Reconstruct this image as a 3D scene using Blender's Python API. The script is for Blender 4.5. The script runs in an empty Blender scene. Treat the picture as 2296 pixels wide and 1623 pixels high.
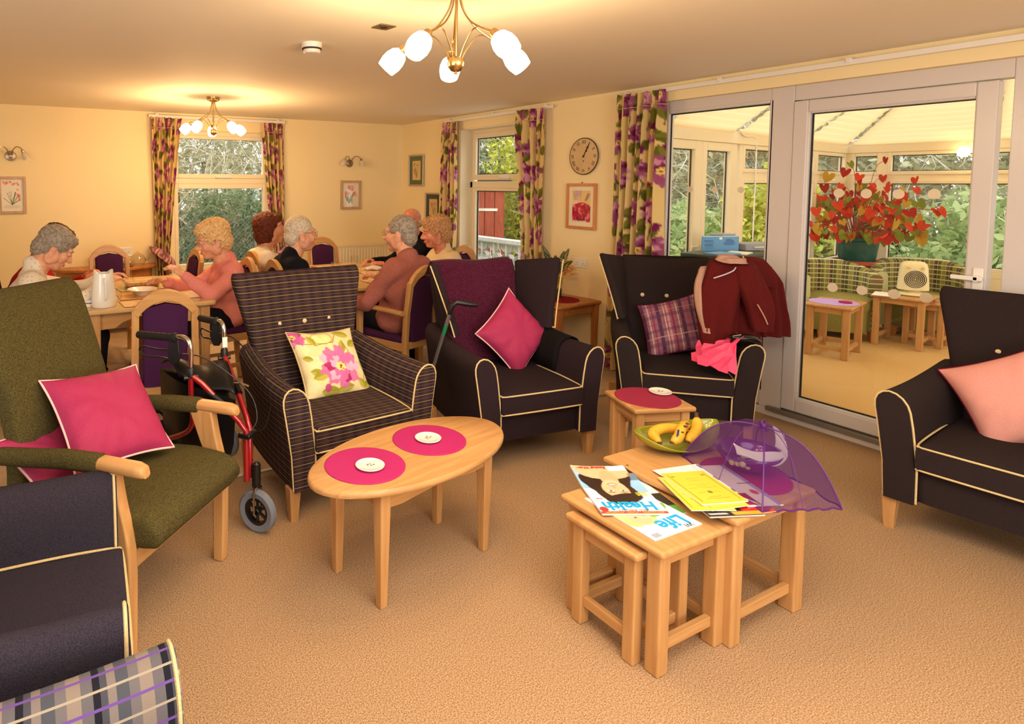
import bpy, bmesh, math, random
import numpy as np
from mathutils import Vector, Matrix, Euler
PI = math.pi
rnd = random.Random(7)
S = bpy.context.scene
COL = S.collection

# ------------------------------------------------------------------ camera, sky, lights, exposure
cam = bpy.data.cameras.new('camera')
cam.sensor_fit = 'HORIZONTAL'; cam.sensor_width = 36.0
cam.lens = 1392.6 / 2296 * 36
cam.shift_x = (1148 - 808.2) / 2296
cam.shift_y = (499.6 - 811.5) / 2296
cam.clip_start = 0.05
camo = bpy.data.objects.new('camera', cam); COL.objects.link(camo)
def _cam_matrix(pitch, yaw, roll, h):
    def rx(a): return Matrix(((1,0,0),(0,math.cos(a),-math.sin(a)),(0,math.sin(a),math.cos(a))))
    def ry(a): return Matrix(((math.cos(a),0,math.sin(a)),(0,1,0),(-math.sin(a),0,math.cos(a))))
    def rz(a): return Matrix(((math.cos(a),-math.sin(a),0),(math.sin(a),math.cos(a),0),(0,0,1)))
    base = Matrix(((1,0,0),(0,0,-1),(0,1,0)))
    R = rz(roll) @ rx(pitch) @ ry(yaw) @ base          # world -> x right, y down, z forward
    r, d, f = R[0], R[1], R[2]
    m = Matrix(((r[0], -d[0], -f[0], 0), (r[1], -d[1], -f[1], 0), (r[2], -d[2], -f[2], h), (0, 0, 0, 1)))
    return m
camo.matrix_world = _cam_matrix(.0636, -.4806, .0023, 1.55)
S.camera = camo

w = bpy.data.worlds.new('overcast_sky'); S.world = w; w.use_nodes = True
bg = w.node_tree.nodes['Background']
bg.inputs[0].default_value = (0.95, 0.97, 1.0, 1); bg.inputs[1].default_value = 2.3

def lamp(name, kind, loc, energy, color, size=None, size_y=None, rot=(0, 0, 0), spread=None):
    l = bpy.data.lights.new(name, kind); l.energy = energy; l.color = color
    if kind == 'AREA':
        l.shape = 'RECTANGLE'; l.size = size; l.size_y = size_y or size
        if spread: l.spread = spread
    elif size is not None: l.shadow_soft_size = size
    o = bpy.data.objects.new(name, l); o.location = loc; o.rotation_euler = rot; COL.objects.link(o)
    return o
WARM = (1.0, 0.70, 0.38)
# added daylight fill behind the photographer; unseen window inferred on the near left
lamp('daylight_back_fill', 'AREA', (1.2, -2.3, 1.45), 62, (0.93, 0.96, 1.0), 2.6, 1.6, (PI/2, 0, 0))
lamp('daylight_left_window', 'AREA', (-2.5, 0.7, 1.4), 42, (0.86, 0.92, 1.0), 2.2, 1.5, (PI/2, 0, -PI/2))
# flash bounced off the ceiling behind the photographer
lamp('bounced_flash', 'AREA', (0.9, 0.2, 2.25), 58, (1.0, 0.9, 0.78), 2.2, 2.0, (0, 0, 0))

S.view_settings.view_transform = 'Standard'
S.view_settings.look = 'None'
S.view_settings.gamma = 1.0
S.view_settings.use_curve_mapping = False
S.view_settings.exposure = 0.45
try:
    cy = S.cycles
    cy.use_denoising = True; cy.max_bounces = 10; cy.transparent_max_bounces = 24
    cy.diffuse_bounces = 4; cy.glossy_bounces = 3; cy.transmission_bounces = 6
    cy.sample_clamp_indirect = 4.0; cy.caustics_reflective = False; cy.caustics_refractive = False
except Exception: pass

# ------------------------------------------------------------------ materials
def lin(c):
    return tuple(((x/255)/12.92 if x/255 <= .04045 else ((x/255+.055)/1.055)**2.4) for x in c[:3])
MATS = {}
def mat(name, rgb, rough=.6, metal=0, noise=0, nscale=60, bump=0, bscale=200, sheen=0, spec=None, coords='Object', rgb2=None, emit=0, alpha=None, trans=0, coat=0):
    m = bpy.data.materials.new(name); m.use_nodes = True; MATS[name] = m
    nt = m.node_tree; N = nt.nodes; L = nt.links; b = N['Principled BSDF']
    c = lin(rgb); b.inputs['Base Color'].default_value = (*c, 1)
    b.inputs['Roughness'].default_value = rough; b.inputs['Metallic'].default_value = metal
    if spec is not None: b.inputs['Specular IOR Level'].default_value = spec
    if sheen: b.inputs['Sheen Weight'].default_value = sheen
    if coat: b.inputs['Coat Weight'].default_value = coat
    if trans: b.inputs['Transmission Weight'].default_value = trans
    if emit:
        b.inputs['Emission Color'].default_value = (*c, 1); b.inputs['Emission Strength'].default_value = emit
    tc = N.new('ShaderNodeTexCoord')
    if noise or rgb2:
        n = N.new('ShaderNodeTexNoise'); n.inputs['Scale'].default_value = nscale; n.inputs['Detail'].default_value = 4
        L.new(tc.outputs[coords], n.inputs['Vector'])
        mx = N.new('ShaderNodeMix'); mx.data_type = 'RGBA'
        c2 = lin(rgb2) if rgb2 else tuple(x*(1-noise) for x in c)
        mx.inputs[6].default_value = (*c, 1); mx.inputs[7].default_value = (*c2, 1)
        r = N.new('ShaderNodeMapRange'); r.inputs[1].default_value = .35; r.inputs[2].default_value = .65
        L.new(n.outputs[0], r.inputs[0]); L.new(r.outputs[0], mx.inputs[0]); L.new(mx.outputs[2], b.inputs['Base Color'])
    if bump:
        n2 = N.new('ShaderNodeTexNoise'); n2.inputs['Scale'].default_value = bscale; n2.inputs['Detail'].default_value = 3
        L.new(tc.outputs[coords], n2.inputs['Vector'])
        bp = N.new('ShaderNodeBump'); bp.inputs['Strength'].default_value = bump; bp.inputs['Distance'].default_value = .004
        L.new(n2.outputs[0], bp.inputs['Height']); L.new(bp.outputs[0], b.inputs['Normal'])
    return m
def wood(name, rgb, rgb2, rough=.35, scale=(3, 40, 40), axis=0):
    m = mat(name, rgb, rough); nt = m.node_tree; N = nt.nodes; L = nt.links; b = N['Principled BSDF']
    tc = N.new('ShaderNodeTexCoord'); mp = N.new('ShaderNodeMapping')
    s = [scale[1]]*3; s[axis] = scale[0]; mp.inputs['Scale'].default_value = s
    L.new(tc.outputs['Object'], mp.inputs[0])
    n = N.new('ShaderNodeTexNoise'); n.inputs['Scale'].default_value = 1.0; n.inputs['Detail'].default_value = 5; n.inputs['Distortion'].default_value = .6
    L.new(mp.outputs[0], n.inputs[0])
    cr = N.new('ShaderNodeValToRGB'); cr.color_ramp.elements[0].position = .32; cr.color_ramp.elements[1].position = .68
    cr.color_ramp.elements[0].color = (*lin(rgb2), 1); cr.color_ramp.elements[1].color = (*lin(rgb), 1)
    L.new(n.outputs[0], cr.inputs[0]); L.new(cr.outputs[0], b.inputs['Base Color'])
    b.inputs['Specular IOR Level'].default_value = .4
    return m
def fabric(name, rgb, rgb2, scale=450, bump=.35, sheen=.0, rough=.95):
    return mat(name, rgb, rough, rgb2=rgb2, nscale=scale, bump=bump, bscale=scale*1.2, sheen=sheen, spec=.15)
def stripes(name, base, bands, l1, l2, period, band_period, lw=.13, grid=0):
    """woven stripe: fine lines across V (two colours alternating), broad soft bands along U; UVs are in metres"""
    m = mat(name, base, .95, spec=.15, bump=.3, bscale=500); nt = m.node_tree; N = nt.nodes; L = nt.links; b = N['Principled BSDF']
    uv = N.new('ShaderNodeUVMap'); sp = N.new('ShaderNodeSeparateXYZ'); L.new(uv.outputs[0], sp.inputs[0])
    def fr(sock, per, off):
        a = N.new('ShaderNodeMath'); a.operation = 'MULTIPLY_ADD'; a.inputs[1].default_value = 1/per; a.inputs[2].default_value = off; L.new(sock, a.inputs[0])
        f = N.new('ShaderNodeMath'); f.operation = 'FRACT'; L.new(a.outputs[0], f.inputs[0]); return f.outputs[0]
    def less(sock, v):
        f = N.new('ShaderNodeMath'); f.operation = 'LESS_THAN'; f.inputs[1].default_value = v; L.new(sock, f.inputs[0]); return f.outputs[0]
    cr = N.new('ShaderNodeValToRGB'); cr.color_ramp.interpolation = 'CONSTANT' if len(bands) > 5 else 'LINEAR'
    els = cr.color_ramp.elements
    while len(els) < len(bands): els.new(.5)
    for e, (p, c) in zip(els, bands): e.position = p; e.color = (*lin(c), 1)
    L.new(fr(sp.outputs[0], band_period, 0), cr.inputs[0])
    cur = cr.outputs[0]
    for off, c, wd in ((0, l1, lw), (.5, l2, lw*1.15)):
        mx = N.new('ShaderNodeMix'); mx.data_type = 'RGBA'; mx.inputs[7].default_value = (*lin(c), 1)
        L.new(less(fr(sp.outputs[1], period, off), wd), mx.inputs[0]); L.new(cur, mx.inputs[6]); cur = mx.outputs[2]
    if grid:
        mx = N.new('ShaderNodeMix'); mx.data_type = 'RGBA'; mx.inputs[7].default_value = (*lin(l1), 1)
        L.new(less(fr(sp.outputs[0], grid, 0), .1), mx.inputs[0]); L.new(cur, mx.inputs[6]); cur = mx.outputs[2]
    L.new(cur, b.inputs['Base Color'])
    return m
def printed(name, rough=.8, spec=.2, transl=0, bump=0):
    """flat print kept as a colour attribute on the mesh"""
    m = mat(name, (255, 255, 255), rough, spec=spec, bump=bump, bscale=600); nt = m.node_tree; N = nt.nodes; L = nt.links
    a = N.new('ShaderNodeAttribute'); a.attribute_name = 'print'; b = N['Principled BSDF']
    L.new(a.outputs['Color'], b.inputs['Base Color'])
    if transl:
        t = N.new('ShaderNodeBsdfTranslucent'); mx = N.new('ShaderNodeMixShader'); mx.inputs[0].default_value = transl
        L.new(a.outputs['Color'], t.inputs[0]); L.new(b.outputs[0], mx.inputs[1]); L.new(t.outputs[0], mx.inputs[2])
        L.new(mx.outputs[0], N['Material Output'].inputs[0])
    return m
def thin_glass(name, tint=(1, 1, 1), refl=1.0):
    m = bpy.data.materials.new(name); m.use_nodes = True; MATS[name] = m
    nt = m.node_tree; N = nt.nodes; L = nt.links; N.remove(N['Principled BSDF'])
    t = N.new('ShaderNodeBsdfTransparent'); t.inputs[0].default_value = (*tint, 1)
    g = N.new('ShaderNodeBsdfGlossy'); g.inputs['Roughness'].default_value = .0
    f = N.new('ShaderNodeLayerWeight'); f.inputs[0].default_value = .5
    q = N.new('ShaderNodeMath'); q.operation = 'POWER'; q.inputs[1].default_value = 5; L.new(f.outputs['Facing'], q.inputs[0])
    k = N.new('ShaderNodeMath'); k.operation = 'MULTIPLY_ADD'; k.inputs[1].default_value = .6*refl; k.inputs[2].default_value = .025*refl; L.new(q.outputs[0], k.inputs[0])
    mx = N.new('ShaderNodeMixShader'); L.new(k.outputs[0], mx.inputs[0]); L.new(t.outputs[0], mx.inputs[1]); L.new(g.outputs[0], mx.inputs[2])
    L.new(mx.outputs[0], N['Material Output'].inputs[0])
    return m
def sheer(name, rgb, opacity, rough=.6):
    """net or film: part of the light passes straight through"""
    m = mat(name, rgb, rough); nt = m.node_tree; N = nt.nodes; L = nt.links; b = N['Principled BSDF']
    t = N.new('ShaderNodeBsdfTransparent'); mx = N.new('ShaderNodeMixShader'); mx.inputs[0].default_value = opacity
    L.new(t.outputs[0], mx.inputs[1]); L.new(b.outputs[0], mx.inputs[2]); L.new(mx.outputs[0], N['Material Output'].inputs[0])
    return m
def translucent(name, rgb, amount=.6, rough=.8):
    m = mat(name, rgb, rough, spec=.1); nt = m.node_tree; N = nt.nodes; L = nt.links; b = N['Principled BSDF']
    t = N.new('ShaderNodeBsdfTranslucent'); t.inputs[0].default_value = (*lin(rgb), 1)
    mx = N.new('ShaderNodeMixShader'); mx.inputs[0].default_value = amount
    L.new(b.outputs[0], mx.inputs[1]); L.new(t.outputs[0], mx.inputs[2]); L.new(mx.outputs[0], N['Material Output'].inputs[0])
    return m

# ------------------------------------------------------------------ mesh building
def V3(*a): return np.array(a, float)
class MB:
    def __init__(s): s.v = []; s.f = []; s.uv = []; s.col = []; s.haveuv = False; s.havecol = False
    def add(s, v, f, uv=None, col=None):
        o = len(s.v); s.v += [tuple(map(float, p)) for p in v]; s.f += [tuple(i+o for i in q) for q in f]
        s.uv += list(uv) if uv is not None else [(0, 0)]*len(v); s.haveuv |= uv is not None
        s.col += list(col) if col is not None else [(1, 1, 1)]*len(v); s.havecol |= col is not None
        return s
    def box(s, c, d, rot=None, taper=None):
        """box centred at c with size d; taper=(bx, by) scales the bottom"""
        x, y, z = d[0]/2, d[1]/2, d[2]/2; t = taper or (1, 1)
        p = [(-x*t[0], -y*t[1], -z), (x*t[0], -y*t[1], -z), (x*t[0], y*t[1], -z), (-x*t[0], y*t[1], -z), (-x, -y, z), (x, -y, z), (x, y, z), (-x, y, z)]
        if rot is not None:
            R = Euler(rot).to_matrix(); p = [R @ Vector(q) for q in p]
        s.add([(q[0]+c[0], q[1]+c[1], q[2]+c[2]) for q in p], [(0,3,2,1),(4,5,6,7),(0,1,5,4),(1,2,6,5),(2,3,7,6),(3,0,4,7)])
        return s
    def span(s, a, b): return s.box([(a[i]+b[i])/2 for i in range(3)], [abs(b[i]-a[i]) for i in range(3)])
    def tube(s, pts, r, n=8, closed=False, cap=True, flat=None):
        pts = [Vector(p) for p in pts]; m = len(pts); rs = r if hasattr(r, '__len__') else [r]*m
        rings = []; up = None
        for i, p in enumerate(pts):
            if closed: t = pts[(i+1) % m] - pts[i-1]
            else: t = pts[min(i+1, m-1)] - pts[max(i-1, 0)]
            if t.length < 1e-9: t = Vector((0, 0, 1))
            t.normalize()
            if up is None: up = Vector((0, 0, 1)) if abs(t.z) < .9 else Vector((1, 0, 0))
            sx = up.cross(t)
            if sx.length < 1e-6: sx = Vector((1, .01, 0)).cross(t)
            sx.normalize(); up2 = t.cross(sx); up = up2
            k = flat or 1
            rings.append([p + (sx*math.cos(2*PI*j/n) + up2*math.sin(2*PI*j/n)*k)*rs[i] for j in range(n)])
        v = [q for ring in rings for q in ring]; f = []
        for i in range(m if closed else m-1):
            a = i*n; b = ((i+1) % m)*n
            for j in range(n): f.append((a+j, a+(j+1) % n, b+(j+1) % n, b+j))
        if cap and not closed:
            f.append(tuple(range(n-1, -1, -1))); f.append(tuple(range((m-1)*n, m*n)))
        s.add(v, f); return s
    def lathe(s, prof, n=24, c=(0, 0, 0), M=None):
        v = []; f = []
        for r, z in prof:
            for j in range(n):
                a = 2*PI*j/n; v.append(Vector((r*math.cos(a), r*math.sin(a), z)))
        if M is not None: v = [M @ q for q in v]
        v = [(q[0]+c[0], q[1]+c[1], q[2]+c[2]) for q in v]
        for i in range(len(prof)-1):
            for j in range(n):
                f.append((i*n+j, i*n+(j+1) % n, (i+1)*n+(j+1) % n, (i+1)*n+j))
        s.add(v, f); return s
    def prism(s, poly, lo, hi, M=None):
        """polygon in XY extruded along Z from lo to hi, then moved by M"""
        n = len(poly); v = [Vector((x, y, lo)) for x, y in poly] + [Vector((x, y, hi)) for x, y in poly]
        if M is not None: v = [M @ q for q in v]
        f = [tuple(range(n-1, -1, -1)), tuple(range(n, 2*n))] + [(i, (i+1) % n, n+(i+1) % n, n+i) for i in range(n)]
        s.add(v, f); return s
    def grid(s, fn, nu, nv, uvfn=None, colfn=None, wrapu=False):
        v = []; uv = []; col = []
        for j in range(nv+1):
            for i in range(nu+(0 if wrapu else 1)):
                u, t = i/nu, j/nv; v.append(fn(u, t))
                if uvfn: uv.append(uvfn(u, t))
                if colfn is not None: col.append(colfn(u, t))
        W = nu if wrapu else nu+1; f = []
        for j in range(nv):
            for i in range(nu):
                i2 = (i+1) % W if wrapu else i+1
                f.append((j*W+i, j*W+i2, (j+1)*W+i2, (j+1)*W+i))
        s.add(v, f, uv if uvfn else None, col if colfn is not None else None); return s
    def loft(s, rings, close_ends=True, closed_ring=True, uv=None):
        n = len(rings[0]); v = [p for r in rings for p in r]; f = []
        for i in range(len(rings)-1):
            for j in range(n if closed_ring else n-1):
                f.append((i*n+j, i*n+(j+1) % n, (i+1)*n+(j+1) % n, (i+1)*n+j))
        if close_ends and closed_ring:
            f.append(tuple(range(n-1, -1, -1))); f.append(tuple(range((len(rings)-1)*n, len(rings)*n)))
        s.add(v, f, uv); return s
    def mesh(s, name):
        me = bpy.data.meshes.new(name); me.from_pydata(s.v, [], s.f)
        if s.haveuv or s.havecol:
            li = np.empty(len(me.loops), np.int32); me.loops.foreach_get('vertex_index', li)
        if s.haveuv:
            l = me.uv_layers.new(name='UVMap'); l.data.foreach_set('uv', np.array(s.uv, np.float32)[li].ravel())
        if s.havecol:
            a = me.color_attributes.new('print', 'FLOAT_COLOR', 'POINT')
            c = np.ones((len(s.v), 4), np.float32); c[:, :3] = np.array(s.col, np.float32); a.data.foreach_set('color', c.ravel())
        return me
    def obj(s, name, material, parent=None, smooth=True, bevel=0, sub=0, angle=40, solid=0, segs=2, fix=True, **props):
        me = s.mesh(name)
        if fix:
            bm = bmesh.new(); bm.from_mesh(me); bmesh.ops.recalc_face_normals(bm, faces=bm.faces); bm.to_mesh(me); bm.free()
        return finish(me, name, material, parent, smooth, bevel, sub, angle, solid, segs, **props)
def finish(me, name, material, parent=None, smooth=True, bevel=0, sub=0, angle=40, solid=0, segs=2, **props):
    for m in (material if isinstance(material, (list, tuple)) else [material]):
        me.materials.append(MATS[m] if isinstance(m, str) else m)
    o = bpy.data.objects.new(name, me); COL.objects.link(o)
    if parent is not None: o.parent = parent
    if smooth:
        me.polygons.foreach_set('use_smooth', [True]*len(me.polygons))
    if solid:
        q = o.modifiers.new('solid', 'SOLIDIFY'); q.thickness = solid; q.offset = 0
    if bevel:
        q = o.modifiers.new('bevel', 'BEVEL'); q.width = bevel; q.segments = segs; q.limit_method = 'ANGLE'; q.angle_limit = math.radians(35)
        q.harden_normals = False
    if sub:
        q = o.modifiers.new('sub', 'SUBSURF'); q.levels = sub; q.render_levels = sub
    if smooth and not sub:
        try: me.set_sharp_from_angle(angle=math.radians(angle))
        except Exception: pass
    for k, val in props.items(): o[k] = val
    return o
def thing(name, label, cat, loc=(0, 0, 0), rz=0, group=None):
    o = bpy.data.objects.new(name, None); COL.objects.link(o); o.empty_display_size = .1
    o.location = loc; o.rotation_euler = (0, 0, rz); o['label'] = label; o['category'] = cat
    if group: o['group'] = group
    return o
def tag(o, label, cat, group=None):
    o['label'] = label; o['category'] = cat
    if group: o['group'] = group
    return o
def struct(o): o['kind'] = 'structure'; return o
def Wp(root, p):
    a = root.rotation_euler[2]; l = root.location; c, s_ = math.cos(a), math.sin(a)
    return (l[0]+c*p[0]-s_*p[1], l[1]+s_*p[0]+c*p[1], l[2]+p[2])
def dup(root, loc, rz, label, group=None):
    r = root.copy(); COL.objects.link(r); r.location = loc; r.rotation_euler = (0, 0, rz); r['label'] = label
    if group: r['group'] = group
    for ch in list(root.children):
        c = ch.copy(); COL.objects.link(c); c.parent = r
        for g in ch.children:
            d = g.copy(); COL.objects.link(d); d.parent = c
    return r
def bez(*p, n=10):
    """Catmull-Rom through the points"""
    P = [Vector(q) for q in p]; P = [P[0]*2-P[1]] + P + [P[-1]*2-P[-2]]; out = []
    for i in range(1, len(P)-2):
        for k in range(n):
            t = k/n; a, b, c, d = P[i-1], P[i], P[i+1], P[i+2]
            out.append(.5*((2*b)+(c-a)*t+(2*a-5*b+4*c-d)*t*t+(3*b-a-3*c+d)*t**3))
    out.append(P[-2]); return out
def text(body, size, material, parent, loc, rot=(0, 0, 0), name='lettering', depth=.0004, align='CENTER', bold=0, sx=1):
    cu = bpy.data.curves.new(name, 'FONT'); cu.body = body; cu.size = size; cu.align_x = align; cu.align_y = 'CENTER'; cu.extrude = depth; cu.offset = bold; cu.resolution_u = 3
    o = bpy.data.objects.new(name, cu); COL.objects.link(o)
    dg = bpy.context.evaluated_depsgraph_get(); me = bpy.data.meshes.new_from_object(o.evaluated_get(dg)); bpy.data.objects.remove(o)
    o = finish(me, name, material, parent, smooth=False); o.location = loc; o.rotation_euler = rot; o.scale = (sx, 1, 1)
    return o

# ------------------------------------------------------------------ flat prints drawn into an array
class Canvas:
    def __init__(s, w, h, bgc, aspect=1.0):
        s.w, s.h = w, h; s.a = np.ones((h, w, 3))*np.array(lin(bgc)); X, Y = np.meshgrid((np.arange(w)+.0)/(w-1), (np.arange(h)+.0)/(h-1)); s.X = X*aspect; s.Y = Y; s.asp = aspect
    def put(s, m, c, k=1.0):
        m = np.clip(m, 0, 1)[..., None]*k; s.a = s.a*(1-m)+np.array(lin(c))*m; return s
    def soft(s, d): return np.clip(.5-d*s.h*.8, 0, 1)
    def ell(s, x, y, rx, ry, c, ang=0, k=1.0, wob=0, nw=5, ph=0):
        dx, dy = s.X-x, s.Y-y; ca, sa = math.cos(ang), math.sin(ang); u, v = (dx*ca+dy*sa)/rx, (-dx*sa+dy*ca)/ry
        r = np.sqrt(u*u+v*v)
        if wob: r = r/(1+wob*np.sin(nw*np.arctan2(v, u)+ph))
        return s.put(s.soft((r-1)*min(rx, ry)), c, k)
    def rect(s, x0, y0, x1, y1, c, k=1.0):
        return s.put(((s.X >= x0) & (s.X <= x1) & (s.Y >= y0) & (s.Y <= y1)).astype(float), c, k)
    def line(s, pts, wd, c, k=1.0):
        d = np.full(s.X.shape, 9.)
        for (x0, y0), (x1, y1) in zip(pts[:-1], pts[1:]):
            vx, vy = x1-x0, y1-y0; L = vx*vx+vy*vy+1e-12; t = np.clip(((s.X-x0)*vx+(s.Y-y0)*vy)/L, 0, 1)
            d = np.minimum(d, np.hypot(s.X-x0-t*vx, s.Y-y0-t*vy))
        return s.put(s.soft(d-wd), c, k)
    def leaf(s, x, y, L, ang, c, c2, fat=.28):
        dx, dy = s.X-x, s.Y-y; ca, sa = math.cos(ang), math.sin(ang); u, v = (dx*ca+dy*sa)/L, (-dx*sa+dy*ca)/L
        wd = fat*np.sin(np.clip(u, 0, 1)*PI)**.8; m = s.soft((np.abs(v)-wd)*L); m[(u < 0) | (u > 1)] = 0
        s.put(m, c); m2 = m*((v > 0)); return s.put(m2, c2, .6)
    def peony(s, x, y, r, ang=0, pal=((206, 95, 150), (150, 30, 85), (240, 190, 215)), seed=0):
        q = random.Random(seed)
        for ring, (n, rr, pr) in enumerate(((9, .72, .42), (8, .5, .38), (6, .28, .3))):
            for i in range(n):
                a = ang+2*PI*i/n+q.uniform(-.25, .25); c = pal[q.choice((0, 0, 1, 2) if ring != 1 else (2, 0, 0, 1))]
                s.ell(x+r*rr*math.cos(a), y+r*rr*math.sin(a), r*pr, r*pr*.7, c, a+q.uniform(-.4, .4), .95, .14, 5, q.uniform(0, 6))
        s.ell(x, y, r*.26, r*.22, (250, 225, 120), ang, 1, .15, 7)
        for i in range(9):
            a = q.uniform(0, 6.28); d = q.uniform(0, .17)*r; s.ell(x+d*math.cos(a), y+d*math.sin(a), r*.045, r*.035, (140, 30, 50), a)
        return s
    def sample(s): # for MB.grid colfn
        def f(u, v): return tuple(s.a[min(s.h-1, int(round(v*(s.h-1)))), min(s.w-1, int(round(u*(s.w-1))))])
        return f

# ------------------------------------------------------------------ rounded bodies from blended round cones and ellipsoids
def sdf_mesh(prims, vox=.008, k=.02, cuts=(), noise=None):
    """prims: ('c', a, b, ra, rb) | ('e', centre, radii, euler); cuts the same, carved away; surface nets -> verts, quads"""
    lo = np.full(3, 1e9); hi = -lo; P = []
    def norm(p):
        if p[0] == 'c':
            a, b = np.array(p[1], float), np.array(p[2], float); r = max(p[3], p[4]); return np.minimum(a, b)-r, np.maximum(a, b)+r
        c = np.array(p[1], float); r = np.array(p[2], float); m = r.max() if len(p) > 3 and p[3] is not None else r; return c-m, c+m
    for p in prims:
        l, h = norm(p); lo = np.minimum(lo, l); hi = np.maximum(hi, h)
    pad = k+3*vox; lo -= pad; hi += pad; n = np.ceil((hi-lo)/vox).astype(int)+1
    G = np.full(n, 1.0, np.float32); ax = [lo[i]+vox*np.arange(n[i]) for i in range(3)]
    def block(p, m):
        l, h = norm(p); i0 = np.clip(((l-m-lo)/vox).astype(int), 0, n-1); i1 = np.clip(((h+m-lo)/vox).astype(int)+2, 1, n)
        sl = tuple(slice(a, b) for a, b in zip(i0, i1)); X, Y, Z = np.meshgrid(*[ax[i][sl[i]] for i in range(3)], indexing='ij', sparse=True)
        if p[0] == 'c':
            a, b = np.array(p[1], float), np.array(p[2], float); d = b-a; L = d@d+1e-12
            t = np.clip(((X-a[0])*d[0]+(Y-a[1])*d[1]+(Z-a[2])*d[2])/L, 0, 1)
            D = np.sqrt((X-a[0]-t*d[0])**2+(Y-a[1]-t*d[1])**2+(Z-a[2]-t*d[2])**2)-(p[3]+(p[4]-p[3])*t)
        else:
            c, r = p[1], p[2]; x, y, z = X-c[0], Y-c[1], Z-c[2]
            if len(p) > 3 and p[3] is not None:
                R = np.array(Euler(p[3]).to_matrix()).T
                x, y, z = (R[0,0]*x+R[0,1]*y+R[0,2]*z, R[1,0]*x+R[1,1]*y+R[1,2]*z, R[2,0]*x+R[2,1]*y+R[2,2]*z)
            q = np.sqrt((x/r[0])**2+(y/r[1])**2+(z/r[2])**2); g = np.sqrt((x/r[0]**2)**2+(y/r[1]**2)**2+(z/r[2]**2)**2)+1e-9
            D = q*(q-1)/g
        return sl, D.astype(np.float32)
    for p in prims:
        kk = p[5] if p[0] == 'c' and len(p) > 5 else k
        sl, D = block(p, kk+2.5*vox); A = G[sl]
        h = np.clip(kk-np.abs(A-D), 0, None)/kk; G[sl] = np.minimum(A, D)-h*h*kk*.25
    for p in cuts:
        sl, D = block(p, 2.5*vox); G[sl] = np.maximum(G[sl], -D)
    if noise is not None:
        X, Y, Z = np.meshgrid(*ax, indexing='ij', sparse=True); G += noise(X, Y, Z).astype(np.float32)
    ins = G < 0
    c8 = [(i, j, l) for i in (0, 1) for j in (0, 1) for l in (0, 1)]
    m = n-1
    sub = lambda A, o: A[o[0]:o[0]+m[0], o[1]:o[1]+m[1], o[2]:o[2]+m[2]]
    cnt = sum(sub(ins, o).astype(np.int8) for o in c8); act = (cnt > 0) & (cnt < 8)
    idx = np.argwhere(act); vid = np.full(m, -1, np.int64); vid[act] = np.arange(len(idx))
    acc = np.zeros((len(idx), 3)); num = np.zeros(len(idx))
    for d in range(3):
        for o in c8:
            if o[d]: continue
            o2 = list(o); o2[d] = 1
            a = G[idx[:,0]+o[0], idx[:,1]+o[1], idx[:,2]+o[2]]; b = G[idx[:,0]+o2[0], idx[:,1]+o2[1], idx[:,2]+o2[2]]
            x = (a < 0) != (b < 0); t = np.where(x, a/np.where(x, a-b, 1), 0)
            q = np.array(o, float)[None, :].repeat(len(idx), 0); q[:, d] += t
            acc[x] += q[x]; num[x] += 1
    verts = lo + (idx + acc/num[:, None])*vox
    F = []
    for d in range(3):
        e, f = [i for i in range(3) if i != d]
        s0 = [slice(None)]*3; s1 = [slice(None)]*3; s0[d] = slice(0, -1); s1[d] = slice(1, None)
        ch = ins[tuple(s0)] != ins[tuple(s1)]; q = np.argwhere(ch)
        q = q[(q[:, e] > 0) & (q[:, f] > 0) & (q[:, e] < m[e]) & (q[:, f] < m[f]) & (q[:, d] < m[d])]
        if not len(q): continue
        def at(de, df):
            z = q.copy(); z[:, e] -= de; z[:, f] -= df; return vid[z[:,0], z[:,1], z[:,2]]
        quad = np.stack([at(1, 1), at(0, 1), at(0, 0), at(1, 0)], 1)
        flip = ins[q[:,0], q[:,1], q[:,2]]
        if d == 1: flip = ~flip
        quad[~flip] = quad[~flip][:, ::-1]
        F.append(quad[(quad >= 0).all(1)])
    return verts, np.concatenate(F)
def fast_mesh(name, verts, quads):
    me = bpy.data.meshes.new(name); nv, nf = len(verts), len(quads); w_ = quads.shape[1]
    me.vertices.add(nv); me.vertices.foreach_set('co', np.asarray(verts, np.float32).ravel())
    me.loops.add(nf*w_); me.loops.foreach_set('vertex_index', np.asarray(quads, np.int32).ravel())
    me.polygons.add(nf); me.polygons.foreach_set('loop_start', np.arange(0, nf*w_, w_, dtype=np.int32))
    me.update(calc_edges=True); me.validate(); return me
def sdf_obj(name, prims, material, parent, vox=.008, k=.02, cuts=(), noise=None, **kw):
    v, f = sdf_mesh(prims, vox, k, cuts, noise); me = fast_mesh(name, v, f)
    return finish(me, name, material, parent, smooth=True, angle=180, **kw)
# ------------------------------------------------------------------ palette
def wallpaint(name, rgb): return mat(name, rgb, .75, bump=.12, bscale=90, spec=.25)
wallpaint('cream_paint', (246, 226, 176)); wallpaint('ceiling_paint', (247, 236, 214))
m_ = mat('carpet', (202, 170, 132), .97, rgb2=(138, 100, 67), nscale=230, bump=.5, bscale=460, spec=.05)
mat('vinyl', (196, 170, 138), .5, rgb2=(180, 152, 120), nscale=9, spec=.3)
mat('conservatory_carpet', (214, 176, 116), .97, rgb2=(196, 156, 98), nscale=160, bump=.6, bscale=260, spec=.05)
mat('upvc', (212, 204, 199), .28, spec=.45); mat('upvc_warm', (236, 222, 190), .35, spec=.4)
mat('gasket', (26, 24, 24), .5); mat('grey_metal', (150, 148, 144), .35, metal=.7)
mat('white_plastic', (238, 232, 222), .4); mat('black_plastic', (16, 15, 16), .42); mat('rubber_black', (12, 12, 12), .7)
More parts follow.
